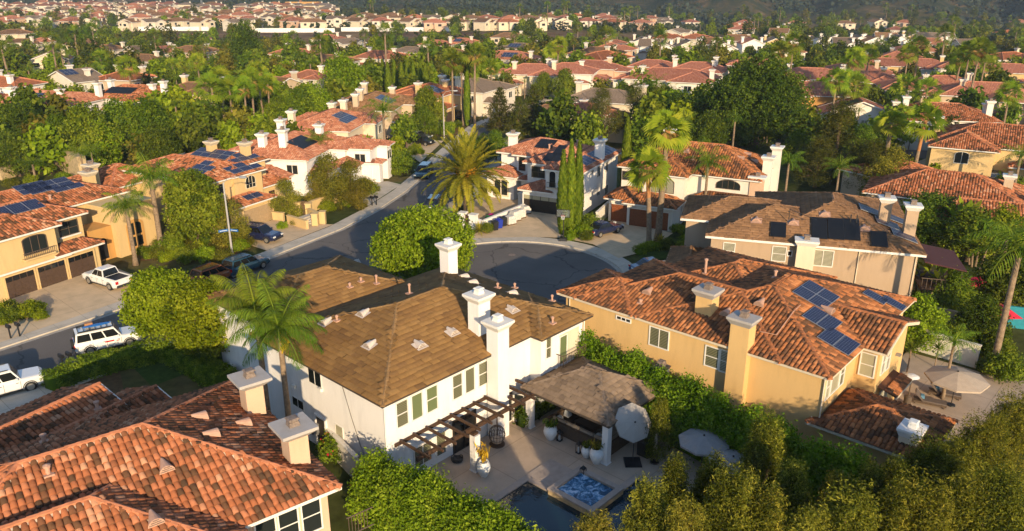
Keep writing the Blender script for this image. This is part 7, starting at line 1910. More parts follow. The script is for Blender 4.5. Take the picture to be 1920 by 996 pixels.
# terrace of the yellow house with loungers
sheet('terrace', [G(1640, 735), G(1700, 660), G(1840, 700), G(1990, 730), G(1990, 820), G(1760, 830)], .07, 'patio')
parasol(G(1783, 760, .07)+Vector((0, .0, 0)), 2.0, 2.5, 'canvas_tan', 'tan parasol above the two sun loungers on the right terrace', base='round')
def lounger(px, py, label):
    g = G(px, py, .07); p = empty('sun_lounger', g, R(-27), label, 'sun lounger')
    q = MB(); q.box(-1.0, -.36, .12, 1.05, .36, .26)
    for x in (-.9, .9):
        for y in (-.3, .3): q.box(x-.04, y-.04, 0, x+.04, y+.04, .12)
    q.build('frame', 'wicker', p)
    q = MB(); q.box(-.45, -.33, .263, 1.03, .33, .36); q.build('mattress', 'lounge', p)
    q = MB(); q.hexa([(-.45, -.33, .263), (-.45, .33, .263), (-.98, .33, .80), (-.98, -.33, .80), (-.40, -.33, .36), (-.40, .33, .36), (-.92, .33, .9), (-.92, -.33, .9)]); q.build('backrest', 'lounge', p)
    q = MB(); q.taper(-.62, -.2, -.34, .2, .42, .62, -.04); q.build('pillow', 'bluepillow', p)
lounger(1742, 758, 'dark sun lounger with blue pillow nearest the heater'); lounger(1770, 742, 'dark sun lounger with blue pillow under the tan parasol')
g = G(1700, 760, .07); ph = empty('patio_heater', g, 0, 'mushroom patio heater with round white top beside the loungers', 'patio heater')
q = MB(); q.lathe([(.25, 0), (.25, .7), (.05, .8), (.04, 2.0)], 12); q.build('post', 'brownframe', ph); q = MB(); q.lathe([(.12, 2.0), (.12, 2.2), (.48, 2.22), (.3, 2.32), (.01, 2.36)], 18); q.build('reflector', 'pot', ph)
# red and teal garden things at far right
q = MB(); q.box(-1.3, -.1, 0, 1.3, .1, 1.9); tl = q.build('shed_wall', 'tealwall'); tl.location = G(1905, 615); tl.rotation_euler = (0, 0, R(-20)); tag(tl, 'teal painted shed wall behind palms at the right edge', 'shed')
q = MB(); q.hexa([(-1.3, -.8, 1.5), (1.3, -.8, 1.5), (1.3, .8, 1.5), (-1.3, .8, 1.5), (-.1, -.7, 2.3), (.1, -.7, 2.3), (.1, .7, 2.3), (-.1, .7, 2.3)]); rd = q.build('shade_tent', 'redcloth'); rd.location = G(1872, 622); tag(rd, 'red fabric tent top before the teal shed', 'tent')
q = MB(); q.hexa([(-1.5, -.9, .4), (1.5, -.9, .4), (1.5, .9, .4), (-1.5, .9, .4), (-1.2, -.7, .7), (1.2, -.7, .9), (1.2, .7, .9), (-1.2, .7, .7)]); rd = q.build('tarpaulin', 'redcloth'); rd.location = G(1822, 540); tag(rd, 'dark red tarpaulin on the lawn right of the tan house', 'tarpaulin')
q = MB(); q.box(-.9, -.45, .7, .9, .45, .78); [q.box(x-.05, y-.05, 0, x+.05, y+.05, .7) for x in (-.8, .8) for y in (-.35, .35)]; wt = q.build('garden_table', 'sign_white'); wt.location = G(1505, 905); wt.rotation_euler = (0, 0, R(20)); tag(wt, 'white garden table glimpsed between the feathery trees', 'table')
# ================================================================== VEGETATION
def at_top(px, py, H):
    """ground point of a plant of height H whose top is seen at the pixel"""
    return GT(px, py, H)
taken = []
def plant(o, px, py, H, label=None, group=None, s=1.0, rz=None, first=False):
    """move a prototype (first) or a copy of it so that its top is at the pixel"""
    g = at_top(px, py, H*(s if not isinstance(s, tuple) else s[2])); rz = rnd.uniform(0, 6.28) if rz is None else rz
    if not first: o = dup(o)
    if 'group' in o and not group: del o['group']
    put(o, g.x, g.y, g.z, rz, s)
    tag(o, label, None, group); taken.append((g.x, g.y, 2.0)); return o

def drop_proto(o):
    for c in list(o.children):
        for d in list(c.children): bpy.data.objects.remove(d)
        bpy.data.objects.remove(c)
    bpy.data.objects.remove(o)

# --- the round bright trees
rt = tree_from('broadleaf_tree', round_lobes(4.5, 8.6, 1.3, 40, 3), 46000, .245, 'lime', 3, aspect=.6, k=6, spread=.17, trunk=2.5, trunk_r=.22, inner=.72)
plant(rt, 790, 392, 8.5, 'large round lime green tree at the corner behind the white house roof', first=True)
rt2 = tree_from('broadleaf_tree', round_lobes(2.8, 7.0, .9, 30, 5), 30000, .21, 'lime', 5, aspect=.6, k=6, spread=.14, trunk=1.6, trunk_r=.18, inner=.7)
plant(rt2, 372, 530, 6.8, 'round lime green tree in front of the clipped hedge, nearer of a pair', first=True)
plant(rt2, 290, 508, 6.8, 'round lime green tree beside the kerb, farther of a pair', s=(.97, .97, 1.0))
# --- column tree between the left houses
col = tree_from('broadleaf_tree', round_lobes(3.1, 9.2, .6, 40, 8), 20000, .27, 'mid', 8, aspect=.6, k=6, spread=.16, trunk=1.5, inner=.72)
plant(col, 352, 314, 9.0, 'tall dense dark green rounded tree between the two left houses', first=True)
# --- olive type trees and large shrubs
ol = tree_from('broadleaf_tree', wild_lobes(2.6, 4.8, 1.0, 20, 12), 9000, .21, 'olive', 12, aspect=.4, k=5, spread=.16, trunk=1.2, trunk_r=.14, inner=.45)
plant(ol, 430, 388, 4.6, 'olive tree behind the street lamp', first=True)
for px, py, H, s, lb in [(548, 308, 4.6, .8, 'small loose tree against the white wall left of the street'), (535, 345, 4.4, .9, 'olive tree near the plank gate'), (612, 300, 4.8, 1.25, 'wide olive tree above the cream garden wall'), (655, 310, 4.6, 1.1, 'olive green shrub tree right of the wide olive tree'),
                         (600, 325, 4.0, .9, 'dusty olive shrub in front of the wide olive tree'), (668, 345, 3.0, .7, 'olive shrub at the end of the planted bank')]:
    plant(ol, px, py, 4.7, lb, s=s)
sh = tree_from('shrub', round_lobes(1.5, 2.2, .1, 14, 21), 4200, .19, 'mid', 21, aspect=.5, k=5, spread=.13, trunk=.4, trunk_r=.05, limbs=False, cat='shrub', inner=.6)
plant(sh, 745, 282, 2.2, 'rounded green shrub tree beside the minivan', s=1.6, first=True)
sh_l = tree_from('shrub', round_lobes(1.2, 1.5, .05, 12, 22), 3000, .16, 'lime', 22, aspect=.5, k=5, spread=.1, trunk=.3, trunk_r=.04, limbs=False, cat='shrub', inner=.55)
sh_d = tree_from('shrub', round_lobes(1.3, 1.7, .05, 12, 23), 3200, .17, 'dark', 23, aspect=.5, k=5, spread=.12, trunk=.3, trunk_r=.04, limbs=False, cat='shrub', inner=.55)
sh_g = tree_from('shrub', round_lobes(1.2, 1.4, .05, 12, 24), 2600, .15, 'gold', 24, aspect=.3, k=5, spread=.13, trunk=.3, trunk_r=.04, limbs=False, cat='shrub', inner=.4)
S4 = [sh, sh_l, sh_d, sh_g]
beds = [('mixed garden shrubs in the bed before the entrance hall', [(268, 478), (300, 486), (322, 476), (345, 466), (338, 484), (365, 478), (382, 462), (400, 470), (355, 450), (330, 448), (372, 440), (410, 452), (385, 490), (420, 490), (350, 495), (290, 462), (450, 472), (462, 466)], (1, 3, 0, 3)),
        ('shrubs on the planted bank by the street', [(605, 372), (622, 380), (640, 372), (655, 366), (636, 392), (615, 398), (664, 378), (690, 368), (705, 360), (650, 388), (682, 350), (548, 396), (556, 424), (530, 430)], (3, 1, 3, 0)),
        ('shrubs in the front gardens up the street', [(742, 330), (728, 318), (755, 318), (760, 300), (772, 292), (780, 285), (800, 268), (812, 262), (820, 254), (788, 290), (742, 300), (735, 272), (752, 262), (845, 245), (858, 240)], (0, 1, 2, 3)),
        ('shrubs around the cul-de-sac driveways', [(1082, 442), (1094, 446), (1100, 452), (1104, 436), (1275, 470), (1290, 462), (1250, 470), (912, 438), (1285, 440), (1268, 436), (1295, 450), (1305, 470)], (1, 1, 2, 0)),
        ('shrubs in the left roadside bed', [(8, 610), (24, 604), (42, 598), (60, 596), (78, 600), (18, 590), (45, 586), (5, 596), (70, 588)], (1, 2, 3, 1)),
        ('shrubs on the slope behind the left house', [(20, 352), (60, 345), (110, 352), (140, 350), (165, 345), (85, 300), (60, 312), (40, 322), (200, 320), (185, 300), (175, 330), (150, 358), (215, 335), (120, 342)], (3, 1, 3, 0)),
        ('shrubs between the tan house and the fence on the right', [(1700, 632), (1716, 640), (1732, 628), (1748, 646), (1764, 640), (1780, 655), (1800, 662), (1695, 655), (1740, 612), (1770, 600), (1795, 610), (1820, 640), (1846, 660), (1868, 676), (1720, 600), (1705, 575), (1850, 700), (1880, 715)], (2, 0, 2, 0))]
for grp, pts, kinds in beds:
    for i, (px, py) in enumerate(pts):
        k = kinds[i % 4]; o = dup(S4[k]); g = GT(px, py); s = rnd.uniform(.55, 1.0)
        put(o, g.x, g.y, g.z, rnd.uniform(0, 6), s); o['label'] = ['leafy mid green', 'bright lime green', 'dark green', 'dry golden'][k]+' shrub among '+grp; o['group'] = ['mid green ', 'lime ', 'dark ', 'golden '][k]+grp
        taken.append((g.x, g.y, .8))
# red flowering bush beside the white wall
fb = tree_from('flowering_bush', round_lobes(1.1, 1.8, .1, 12, 31), 2600, .16, 'mid', 31, k=5, spread=.1, trunk=.3, trunk_r=.04, limbs=False, cat='bush', inner=.5)
rg = np.random.default_rng(3); P, Nn, _, _ = lobe_points(round_lobes(1.15, 1.85, .3, 10, 31), 46, rg); V, F = leaf_quads(P, Nn, .2, .9, rg); link(bpy.data.objects.new('blossom', np_mesh('blossom', V, F, ['l_red'], rg.random(46))), fb)
put(fb, *G(628, 862, 0)[:2], 0); fb['label'] = 'bush with red flowers in the side yard by the orange roof'
f2 = dup(fb, G(690, 925, 0), 2.0, 'bush with red flowers beside the lumber pile', scale=.9)
# --- strap leaved plants
yu = rosette(.15, 1.2, 60, 4, 'olive', 'yucca_plant', w=.05); put(yu, *G(412, 458, 0)[:2], 0); tag(yu, 'large spiky grass plant in the bed below the lamp')
for px, py, lb, s in ((378, 455, 'spiky grass plant left of the large one by the lamp', .8), (447, 455, 'spiky rosette near the navy estate car', .6), (640, 395, 'pale agave on the planted bank', .6), (470, 462, 'pale rosette before the navy estate car', .5)):
    o = dup(yu); put(o, *G(px, py, 0)[:2], 0, 1.0, s); o['label'] = lb
cy = rosette(.35, 1.5, 46, 6, 'date', 'cycad_plant', w=.07, el=(1.3, -.1), droop=.6); put(cy, *G(899, 440, 0)[:2], .1); tag(cy, 'feathery cycad at the cul-de-sac kerb beside the bins')
o = dup(cy); put(o, *G(1238, 462, 0)[:2], .1, 1, .95); o['label'] = 'feathery cycad at the foot of the tall fan palms'
o = dup(cy); put(o, *G(20, 600, 0)[:2], .1, 1, .9); o['label'] = 'feathery cycad in the left roadside bed'
dr = rosette(2.0, .9, 40, 7, 'dark', 'cordyline_plant', w=.045, el=(1.4, -.4), stem=.06); put(dr, *G(1700, 700, 0)[:2], 0); tag(dr, 'spiky purple dark cordyline beside the yellow house corner')
o = dup(dr); put(o, *G(1752, 690, 0)[:2], 0, 1, .8); o['label'] = 'spiky dark cordyline by the white fence'
ba = banana(4.6, 3, 12); put(ba, *G(690, 318, 0)[:2], 0); ba['label'] = 'tall leafy banana like clump beside the salmon roofed tower'
for px, py, s, lb in [(672, 322, .9, 'leafy banana like clump left of the tallest by the tower'), (705, 312, .85, 'leafy banana like clump right of the tallest by the tower'), (1487, 262, 1.1, 'broad leaved banana clump under the giant dark tree'), (1437, 268, 1.2, 'broad leaved banana clump behind the terracotta roof ridge'), (1405, 268, .8, 'small banana clump behind the terracotta roof ridge'),
                      (1642, 388, .8, 'banana clump behind the tan house chimneys'), (1800, 470, 1.1, 'tall paddle leaved plant right of the tan house'), (1830, 500, 1.0, 'paddle leaved plant below the tallest one on the right'), (172, 300, .9, 'banana clump on the left slope'), (120, 262, 1.0, 'paddle leaved plant in the left trees'), (655, 345, .5, 'small banana plant on the roof corner side of the tower'), (1752, 585, .9, 'dark banana clump by the white fence'), (1725, 560, .9, 'dark banana clump behind the cordyline')]:
    o = dup(ba); g = GT(px, py); put(o, g.x, g.y, g.z, rnd.uniform(0, 6), s); o['label'] = lb
# --- cypresses
cp = cypress(10.6, .76, 5, 7000, .17, 'mid'); put(cp, 6.6, 87.2, 0); cp['label'] = 'tall slim cypress by the hoop, middle of three'
o = dup(cp); put(o, 5.7, 86.6, 0, 2, (.95, .95, .92)); o['label'] = 'slim cypress by the hoop, leftmost and shortest of three'
o = dup(cp); put(o, 7.5, 87.6, 0, 4, (.95, .95, .985)); o['label'] = 'tall slim cypress by the hoop, rightmost of three'
plant(cp, 1178, 222, 10.6, 'single dark cypress between the two white cul-de-sac houses', s=(1.05, 1.05, 1.0))
for k, px in enumerate((716, 726, 738, 752, 763, 774, 788, 797)):
    plant(cp, px, 112+(k*5) % 9, 10.6, 'dark cypress in the row behind the brown roofed house', 'cypress row in the middle distance', s=(1.25, 1.25, .85))
plant(cp, 875, 128, 10.6, 'dark cypress beside the tall thin palms', s=(1.1, 1.1, 1.05))
# --- conifers
dd = conifer(9.5, 4.6, 3, 9000, .34, 'pine', 12, name='deodar_tree'); plant(dd, 1000, 158, 9.5, 'layered deodar cedar, right one of the pair at the street bend', first=True)
plant(dd, 937, 163, 9.5, 'layered deodar cedar, left one of the pair at the street bend', s=(1.0, 1.0, .95)); plant(dd, 972, 182, 9.5, 'smaller deodar between the two tall ones', s=.8)
pn = tree_from('pine_tree', wild_lobes(4.0, 9.6, 1.5, 34, 44), 15000, .30, 'pine', 44, aspect=.22, k=8, spread=.22, trunk=3, trunk_r=.24, inner=.4, up=.6)
plant(pn, 1130, 172, 9.6, 'dark bushy pine behind the white house, left of two', first=True); plant(pn, 1192, 165, 9.6, 'dark bushy pine behind the white house, right of two', s=1.02)
plant(pn, 1580, 205, 9.6, 'broad dark olive conifer behind the tan house', s=(1.45, 1.45, 1.1)); plant(pn, 1540, 262, 9.6, 'dark conifer left of the broad one behind the tan house', s=(1.0, 1.0, .7)); plant(pn, 1640, 270, 9.6, 'olive conifer right of the broad one behind the tan house', s=(1.0, 1.0, .75))
# --- the giant dark tree and other large crowns
bg = tree_from('broadleaf_tree', wild_lobes(9.8, 13, 2.5, 46, 51)+round_lobes(9.0, 12.8, 3, 30, 52, .7), 42000, .42, 'dark', 51, aspect=.6, k=7, spread=.3, trunk=3.5, trunk_r=.5, inner=.68)
plant(bg, 1430, 128, 13, 'giant spreading dark green tree, biggest crown right of centre', first=True)
dk = tree_from('broadleaf_tree', wild_lobes(4.4, 8.5, 1.2, 30, 61)+round_lobes(4.0, 8.3, 1.5, 16, 62), 11000, .34, 'dark', 61, aspect=.6, k=6, spread=.22, trunk=2, trunk_r=.25, inner=.62)
md = tree_from('broadleaf_tree', wild_lobes(3.8, 7.2, .9, 26, 63)+round_lobes(3.4, 7.0, 1.0, 16, 64), 10000, .30, 'mid', 63, aspect=.6, k=6, spread=.2, trunk=1.6, trunk_r=.2, inner=.6)
lm = tree_from('broadleaf_tree', wild_lobes(3.2, 6.0, .8, 24, 65)+round_lobes(3.0, 5.9, .8, 14, 66), 9000, .27, 'lime', 65, aspect=.55, k=6, spread=.18, trunk=1.4, trunk_r=.17, inner=.6)
gd = tree_from('broadleaf_tree', wild_lobes(2.8, 6.0, .8, 30, 67), 8000, .25, 'gold', 67, aspect=.35, k=6, spread=.2, trunk=1.6, trunk_r=.15, inner=.3)
big = [(dk, 455, 44, 8.5, (1.5, 1.5, 1.75), 'tall dark tree left of centre standing above the roofs'), (lm, 640, 105, 6, (1.75, 1.75, 1.9), 'tall light green tree left of the cypress row'), (dk, 160, 50, 8.5, (1.25, 1.25, 1.3), 'dark tree in the left distance, right of a pair'), (dk, 112, 55, 8.5, (1.15, 1.15, 1.2), 'dark tree in the left distance, left of a pair'),
       (lm, 76, 135, 6, (1.6, 1.6, 1.15), 'bright green round tree before the white gabled house'), (md, 155, 205, 7.2, 1.25, 'leafy green tree in the left cluster below the solar roof'), (md, 215, 195, 7.2, 1.1, 'green tree in the left cluster under the dark red roof'), (lm, 180, 232, 6, 1.15, 'yellow green tree in front of the left cluster'), (md, 272, 195, 7.2, 1.2, 'green tree right side of the left cluster'),
       (dk, 292, 240, 8.5, .8, 'brownish dark tree at the foot of the left cluster'), (dk, 35, 195, 8.5, .95, 'dark tree by the left edge'), (dk, 20, 250, 8.5, .75, 'dark hedge like tree at the left edge'), (md, 105, 225, 7.2, .95, 'green tree between the dark left edge trees and the cluster'), (lm, 330, 215, 6, .9, 'light green tree below the fan palms'),
       (lm, 590, 165, 6, 1.3, 'light green tree left of the brown roofed house'), (md, 560, 180, 7.2, 1.2, 'green tree behind the white chimneys'), (md, 520, 190, 7.2, 1.0, 'green tree right of the fan palm group'), (lm, 660, 170, 6, .9, 'small light tree beside the pale chimneys'), (md, 800, 170, 7.2, 1.0, 'round green tree in front of the yellow street house'), (md, 795, 205, 7.2, .7, 'lower green tree by the second lamp'),
       (md, 1060, 135, 7.2, .95, 'bright green tree in front of the red villa wings'), (md, 1020, 140, 7.2, .8, 'green tree right behind the deodars'), (dk, 1280, 175, 8.5, (1.1, 1.1, .95), 'blue green tree left of the giant dark tree'), (md, 1240, 165, 7.2, 1.0, 'golden green tree beside the blue green tree'), (dk, 1330, 215, 8.5, .8, 'dark tree at the foot of the giant one, left'),
       (md, 1620, 240, 7.2, .8, 'green tree above the banana clump on the right'), (gd, 1680, 280, 6, 1.15, 'loose feathery tree over the orange roof on the right'), (gd, 1655, 300, 6, 1.0, 'loose feathery tree left of the slanting trunk'), (dk, 1755, 368, 8.5, (1.0, 1.0, .62), 'dense green tree directly right of the tan house chimneys'), (md, 1720, 385, 7.2, (.9, .9, .7), 'dense green shrub tree touching the tan house roof'),
       (md, 1830, 400, 7.2, (1.0, 1.0, .72), 'green tree below the long orange roof'), (lm, 1890, 395, 6, .95, 'light green tree at the right edge below the orange roof'), (md, 1800, 520, 7.2, .55, 'shrubby tree on the right lawn'), (lm, 1735, 560, 6, .72, 'young bright leaved tree by the yellow house gable'), (dk, 1850, 560, 8.5, .5, 'dark tree before the teal shed'), (dk, 1905, 470, 8.5, .7, 'dark tree on the right edge'),
       (md, 1500, 250, 7.2, .75, 'green tree under the right side of the giant crown'), (md, 1320, 262, 7.2, .6, 'green tree behind the terracotta ridge'), (dk, 905, 255, 8.5, .55, 'dark shrub tree behind the date palm'), (dk, 880, 275, 8.5, .5, 'low dark tree left of the white turret house'), (md, 930, 250, 7.2, .6, 'green tree at the foot of the deodars'),
       (gd, 1240, 752, 6, (.34, .34, .72), 'wispy grey green tree by the garden chimney')]
firsts = set()
for o, px, py, H, s, lb in big:
    plant(o, px, py, H, lb, s=s, first=o.name not in firsts); firsts.add(o.name)
# --- palms
qp = queen_palm(8.4, 3.25, 5, nf=22, nl=62, r=.21, lw=.019, fruit=True); put(qp, *G(548, 845)[:2], 0); qp['label'] = 'queen palm with yellow flower stalk beside the white house wall'
q2 = dup(qp); put(q2, *G(507, 815)[:2], 0, 2.2, (1.0, 1.0, 1.06)); q2['label'] = 'queen palm behind the first one at the white house corner'
q3 = queen_palm(8.6, 3.5, 8, nf=18, nl=26, r=.3); put(q3, *G(305, 478, 0)[:2], 0); q3['label'] = 'tall queen palm before the left house entrance, right of two'
q4 = dup(q3); put(q4, *G(255, 497, 0)[:2], 0, 1.5, (.8, .8, .74)); q4['label'] = 'shorter queen palm before the left house entrance, left of two'
mqp = queen_palm(6.5, 2.7, 15, nf=15, nl=17, r=.17)
def palm_at(o, px, py, H, lb, group=None, first=False, h0=6.5, wd=1.0):
    """crown centre at the pixel, trunk height H"""
    g = GT(px, py, H); o = o if first else dup(o); put(o, g.x, g.y, g.z, rnd.uniform(0, 6), (wd, wd, H/h0*wd if h0 == H else H/h0))
    o['label'] = lb
    if group: o['group'] = group
    taken.append((g.x, g.y, 1.2)); return o
palm_at(mqp, 597, 262, 6, 'queen palm in front of the salmon roof with heating panels', first=True)
for px, py, H, wd, lb in [(718, 205, 8.5, 1.35, 'large queen palm by the street, left of the thin palms'), (1328, 305, 7.5, 1.1, 'queen palm in front of the arched terracotta house'), (1480, 300, 6, 1.0, 'queen palm right of the terracotta house chimneys'), (1575, 312, 5.5, .95, 'queen palm with hanging fronds before the broad conifer'), (1790, 640, 4.5, .7, 'low palm at the white fence'), (150, 285, 4.5, .9, 'small palm on the left slope by the stone wall'), (60, 305, 3.0, 1.1, 'squat palm beside the stone wall at left'), (170, 282, 5, .7, 'thin young palm on the left slope'),
                      (1105, 408, 1.6, .55, 'dwarf palm by the playhouse'), (1120, 412, 1.4, .5, 'dwarf palm against the white side wall'), (1895, 545, 6.5, 1.5, 'big drooping palm at the right edge'), (1890, 440, 5.5, 1.3, 'golden palm at the right edge below the orange roof'), (1915, 290, 6, 1.2, 'dark palm before the arched cream house'), (1275, 232, 7, 1.1, 'drooping palm behind the tall fan palm')]:
    palm_at(mqp, px, py, H, lb, wd=wd)
dp = date_palm(4.7, 5.9, 4, 'large golden date palm with orange fruit at the street corner'); put(dp, -5.6, 95.3, 0)
fpA = fan_palm(12.6, 5, (.2, -.3), 1.5, 40, 14, .33, True, orange=.13); put(fpA, 16.2, 84.0, 0); fpA['label'] = 'tallest fan palm before the red garage doors'
fpB = fan_palm(8.9, 9, (-.6, .2), 1.5, 36, 13, .26, True, orange=.62); put(fpB, 14.9, 82.2, 0); fpB['label'] = 'shorter fan palm with orange trunk before the red garage doors'
fpC = fan_palm(10.6, 12, (.6, .2), 1.6, 34, 12, .24, False, orange=.6); put(fpC, 51.9, 101, 0); fpC['label'] = 'right twin fan palm with orange trunk above the tan house'
fpD = dup(fpA); put(fpD, 50.0, 105, 0, 2, (.95, .95, .76)); fpD['label'] = 'left twin fan palm with dark crown above the tan house'
for c in list(fpD.children):
    if c.name.startswith('upper'): bpy.data.objects.remove(c)
mfp = [fan_palm(h_, 21+h_, (.3, .1), 1.6, 34, 11, .2, h_ > 8, fol='fanfar' if h_ == 13 else 'fan', bw=.06) for h_ in (7, 10, 13)]
plan = [(500, 158, 9, 'fan palm with golden skirt, right of the left palm group'), (468, 150, 10, 'fan palm, second from right in the left palm group'), (455, 165, 9, 'fan palm with bright crown in the middle of the left palm group'), (485, 135, 10, 'fan palm standing highest in the left palm group'), (430, 168, 8, 'fan palm at the left of the left palm group'), (398, 165, 8.5, 'fan palm left of the left palm group by the brown roof'), (412, 150, 8.5, 'fan palm behind the brown roofed cream house'),
        (846, 112, 13, 'tall thin fan palm at the street top, leftmost of four'), (866, 118, 12, 'tall thin fan palm at the street top, second of four'), (888, 102, 14, 'tall thin fan palm at the street top, tallest of four'), (880, 125, 11, 'tall thin fan palm at the street top, lowest of four'), (922, 125, 9, 'fan palm left of the red villa'), (1465, 78, 15, 'fan palm with skirt in the right distance, upright of the slanting pair'), (1490, 80, 14, 'fan palm in the right distance, leaning one of the slanting pair'), (1045, 85, 11, 'lone fan palm left of the wide brown roof'), (1035, 95, 8, 'shorter fan palm beside the lone one'),
        (1568, 150, 10, 'fan palm with shaggy crown beside the mottled brown roof'), (1585, 155, 8, 'fan palm right of the shaggy crowned one'), (1605, 160, 8, 'fan palm left of the arched window house'), (1455, 130, 7, 'dense fan palm above the giant tree'), (1600, 110, 11, 'fan palm behind the arched entrance house'), (1630, 100, 10, 'fan palm left of the red hip roof in the distance'), (1725, 85, 13, 'tall fan palm right of the red hip roof'), (1705, 100, 12, 'tall fan palm before the yellow house'), (1818, 95, 13, 'tallest fan palm in the upper right group'), (1835, 92, 14, 'second fan palm in the upper right group'), (1850, 100, 12, 'third fan palm in the upper right group'), (1800, 108, 11, 'left fan palm in the upper right group'),
        (1860, 120, 9, 'low fan palm beside the upper right group'), (1735, 170, 8, 'fan palm at the lane above the twin palms'), (1700, 165, 8, 'fan palm before the arched window'), (1895, 175, 9, 'fan palm by the right edge roofs'), (1690, 215, 6, 'small fan palm left of the twin palms'), (240, 125, 10, 'fan palm in the left distance with shaggy trunk'), (370, 115, 9, 'fan palm right of the tan hip roof'), (190, 110, 8, 'fan palm before the small white gable'), (325, 125, 7, 'low fan palm before the brown roof at left'), (50, 290, 3, 'stubby fan palm on the left slope')]
f3 = set()
for k, (px, py, H, lb) in enumerate(plan):
    i = min(range(3), key=lambda j: abs((7, 10, 13)[j]-H)); h_ = (7, 10, 13)[i]; palm_at(mfp[i], px, py, H, lb, first=i not in f3, h0=h_*(H/h_), wd=H/h_); f3.add(i)
# --- hedges
def hp(l): return [G(x, y, z)[:2] for x, y, z in l]
hedge_obj('hedge', [h3.Wd(a, b)[:2] for a, b in ((-1.8, 16.2), (-2.3, 12.5), (-2.6, 8.9), (-3.7, 2.9), (-4.3, -1.2), (-4.8, -6.5))], 2.8, 3.9, 120000, .17, 'hedge', 71, 'long bright green leafy hedge below the yellow house wall', boxy=False, lump=.07, aspect=.55, k=10, spread=.16)
hedge_obj('hedge', hp([(690, 872, 2.8), (800, 915, 3.0), (900, 965, 3.0), (1010, 1030, 3.0)]), 3.3, 3.1, 80000, .17, 'hedge', 72, 'bright lime green leafy hedge at the bottom left of the pool', boxy=False, lump=.08, aspect=.55, k=10, spread=.16)
hedge_obj('hedge', hp([(92, 716, .8), (150, 690, .8), (235, 668, .8), (312, 652, .8), (345, 668, .8), (425, 712, .8)]), 1.8, 1.35, 26000, .12, 'mid', 73, 'dark clipped hedge round the front lawn beside the street', lump=.05, aspect=.6, k=6, spread=.06)
hedge_obj('hedge', [G(1066, 452)[:2], G(1098, 428)[:2]], .9, 1.0, 4000, .14, 'lime', 74, 'clipped lime hedge below the three cypresses', lump=.08)
hedge_obj('hedge', [G(1195, 478)[:2], G(1212, 470)[:2], G(1250, 466)[:2]], 1.0, .7, 4000, .14, 'lime', 75, 'low lime hedge at the foot of the fan palms', lump=.15)
hedge_obj('hedge', [G(270, 486)[:2], G(300, 478)[:2], G(322, 462)[:2]], 1.0, .9, 5000, .13, 'mid', 76, 'low box hedge under the arched hall window', lump=.08)
hedge_obj('hedge', [G(300, 492)[:2], G(345, 478)[:2], G(380, 470)[:2]], .9, .8, 5000, .13, 'lime', 77, 'low lime hedge along the left front path', lump=.12)
hedge_obj('hedge', [G(828, 252)[:2], G(850, 250)[:2]], 1.5, 2.0, 3000, .25, 'mid', 78, 'clipped square hedge by the second street lamp', lump=.05)
hedge_obj('hedge', [G(200, 410)[:2] if False else TW(10.7, -.4)[:2], TW(16.5, -.2)[:2]], .9, 1.2, 5000, .16, 'dark', 79, 'shaded planting along the white wall behind the pavilion', boxy=False, lump=.2)
# --- feathery golden trees in front
fe = [feathery('paperbark_tree', 1, 1, 1) if False else None]
fA = feathery(5.2, 1.5, 81, 27000, .135, 'gold'); fB = feathery(5.4, 1.75, 82, 33000, .135, 'gold'); fC = feathery(5.2, 1.3, 83, 20000, .135, 'olive')
flist = [(fA, 1272, 868, 'feathery golden tree nearest the parasols, left of the front row'), (fB, 1440, 796, 'tallest feathery golden tree under the bright hedge'), (fC, 1218, 905, 'small thin feathery tree at the pool edge'), (fA, 1335, 866, 'feathery golden tree second from the parasols'), (fB, 1385, 900, 'feathery tree standing low before the tallest'), (fA, 1490, 880, 'feathery tree right of the tallest golden one'), (fC, 1580, 885, 'olive feathery tree left of the low tiled roof chimney'),
         (fA, 1630, 880, 'golden feathery tree below the low tiled roof'), (fB, 1745, 838, 'golden feathery tree hiding the low chimney'), (fB, 1840, 800, 'golden feathery tree before the right terrace'), (fA, 1790, 870, 'feathery tree low between two taller ones at right'), (fB, 1905, 755, 'golden feathery tree at the right edge'), (fA, 1690, 925, 'feathery tree at the bottom right of the row'), (fC, 1290, 940, 'olive feathery tree at the bottom beside the pool'), (fC, 1520, 950, 'olive feathery tree at the bottom middle of the row'), (fB, 1880, 900, 'feathery tree in the bottom right corner'),
         (fA, 1685, 872, 'golden feathery tree between the low chimney and the table'), (fB, 1800, 838, 'wide golden feathery tree in the right foreground'), (fA, 1868, 790, 'golden feathery tree just left of the right edge'), (fB, 1600, 940, 'low feathery tree at the bottom of the frame, right of the olive ones'), (fB, 1740, 920, 'feathery tree in the lowest row under the low chimney'), (fA, 1815, 905, 'feathery tree in the lowest row near the right corner'),
         (fC, 1110, 962, 'feathery tree top rising before the pool spa'), (fA, 1450, 930, 'feathery tree at the bottom edge under the tallest')]
fs = set()
for o, px, py, lb in flist:
    H = {fA: 5.2, fB: 5.4, fC: 5.2}[o]; plant(o, px, py, H*1.04, lb, s=1.0 if py < 893 else 1.2, first=o.name not in fs); fs.add(o.name)
print('feathery', [tuple(round(v, 1) for v in o.location) for o in (fA, fB, fC)])

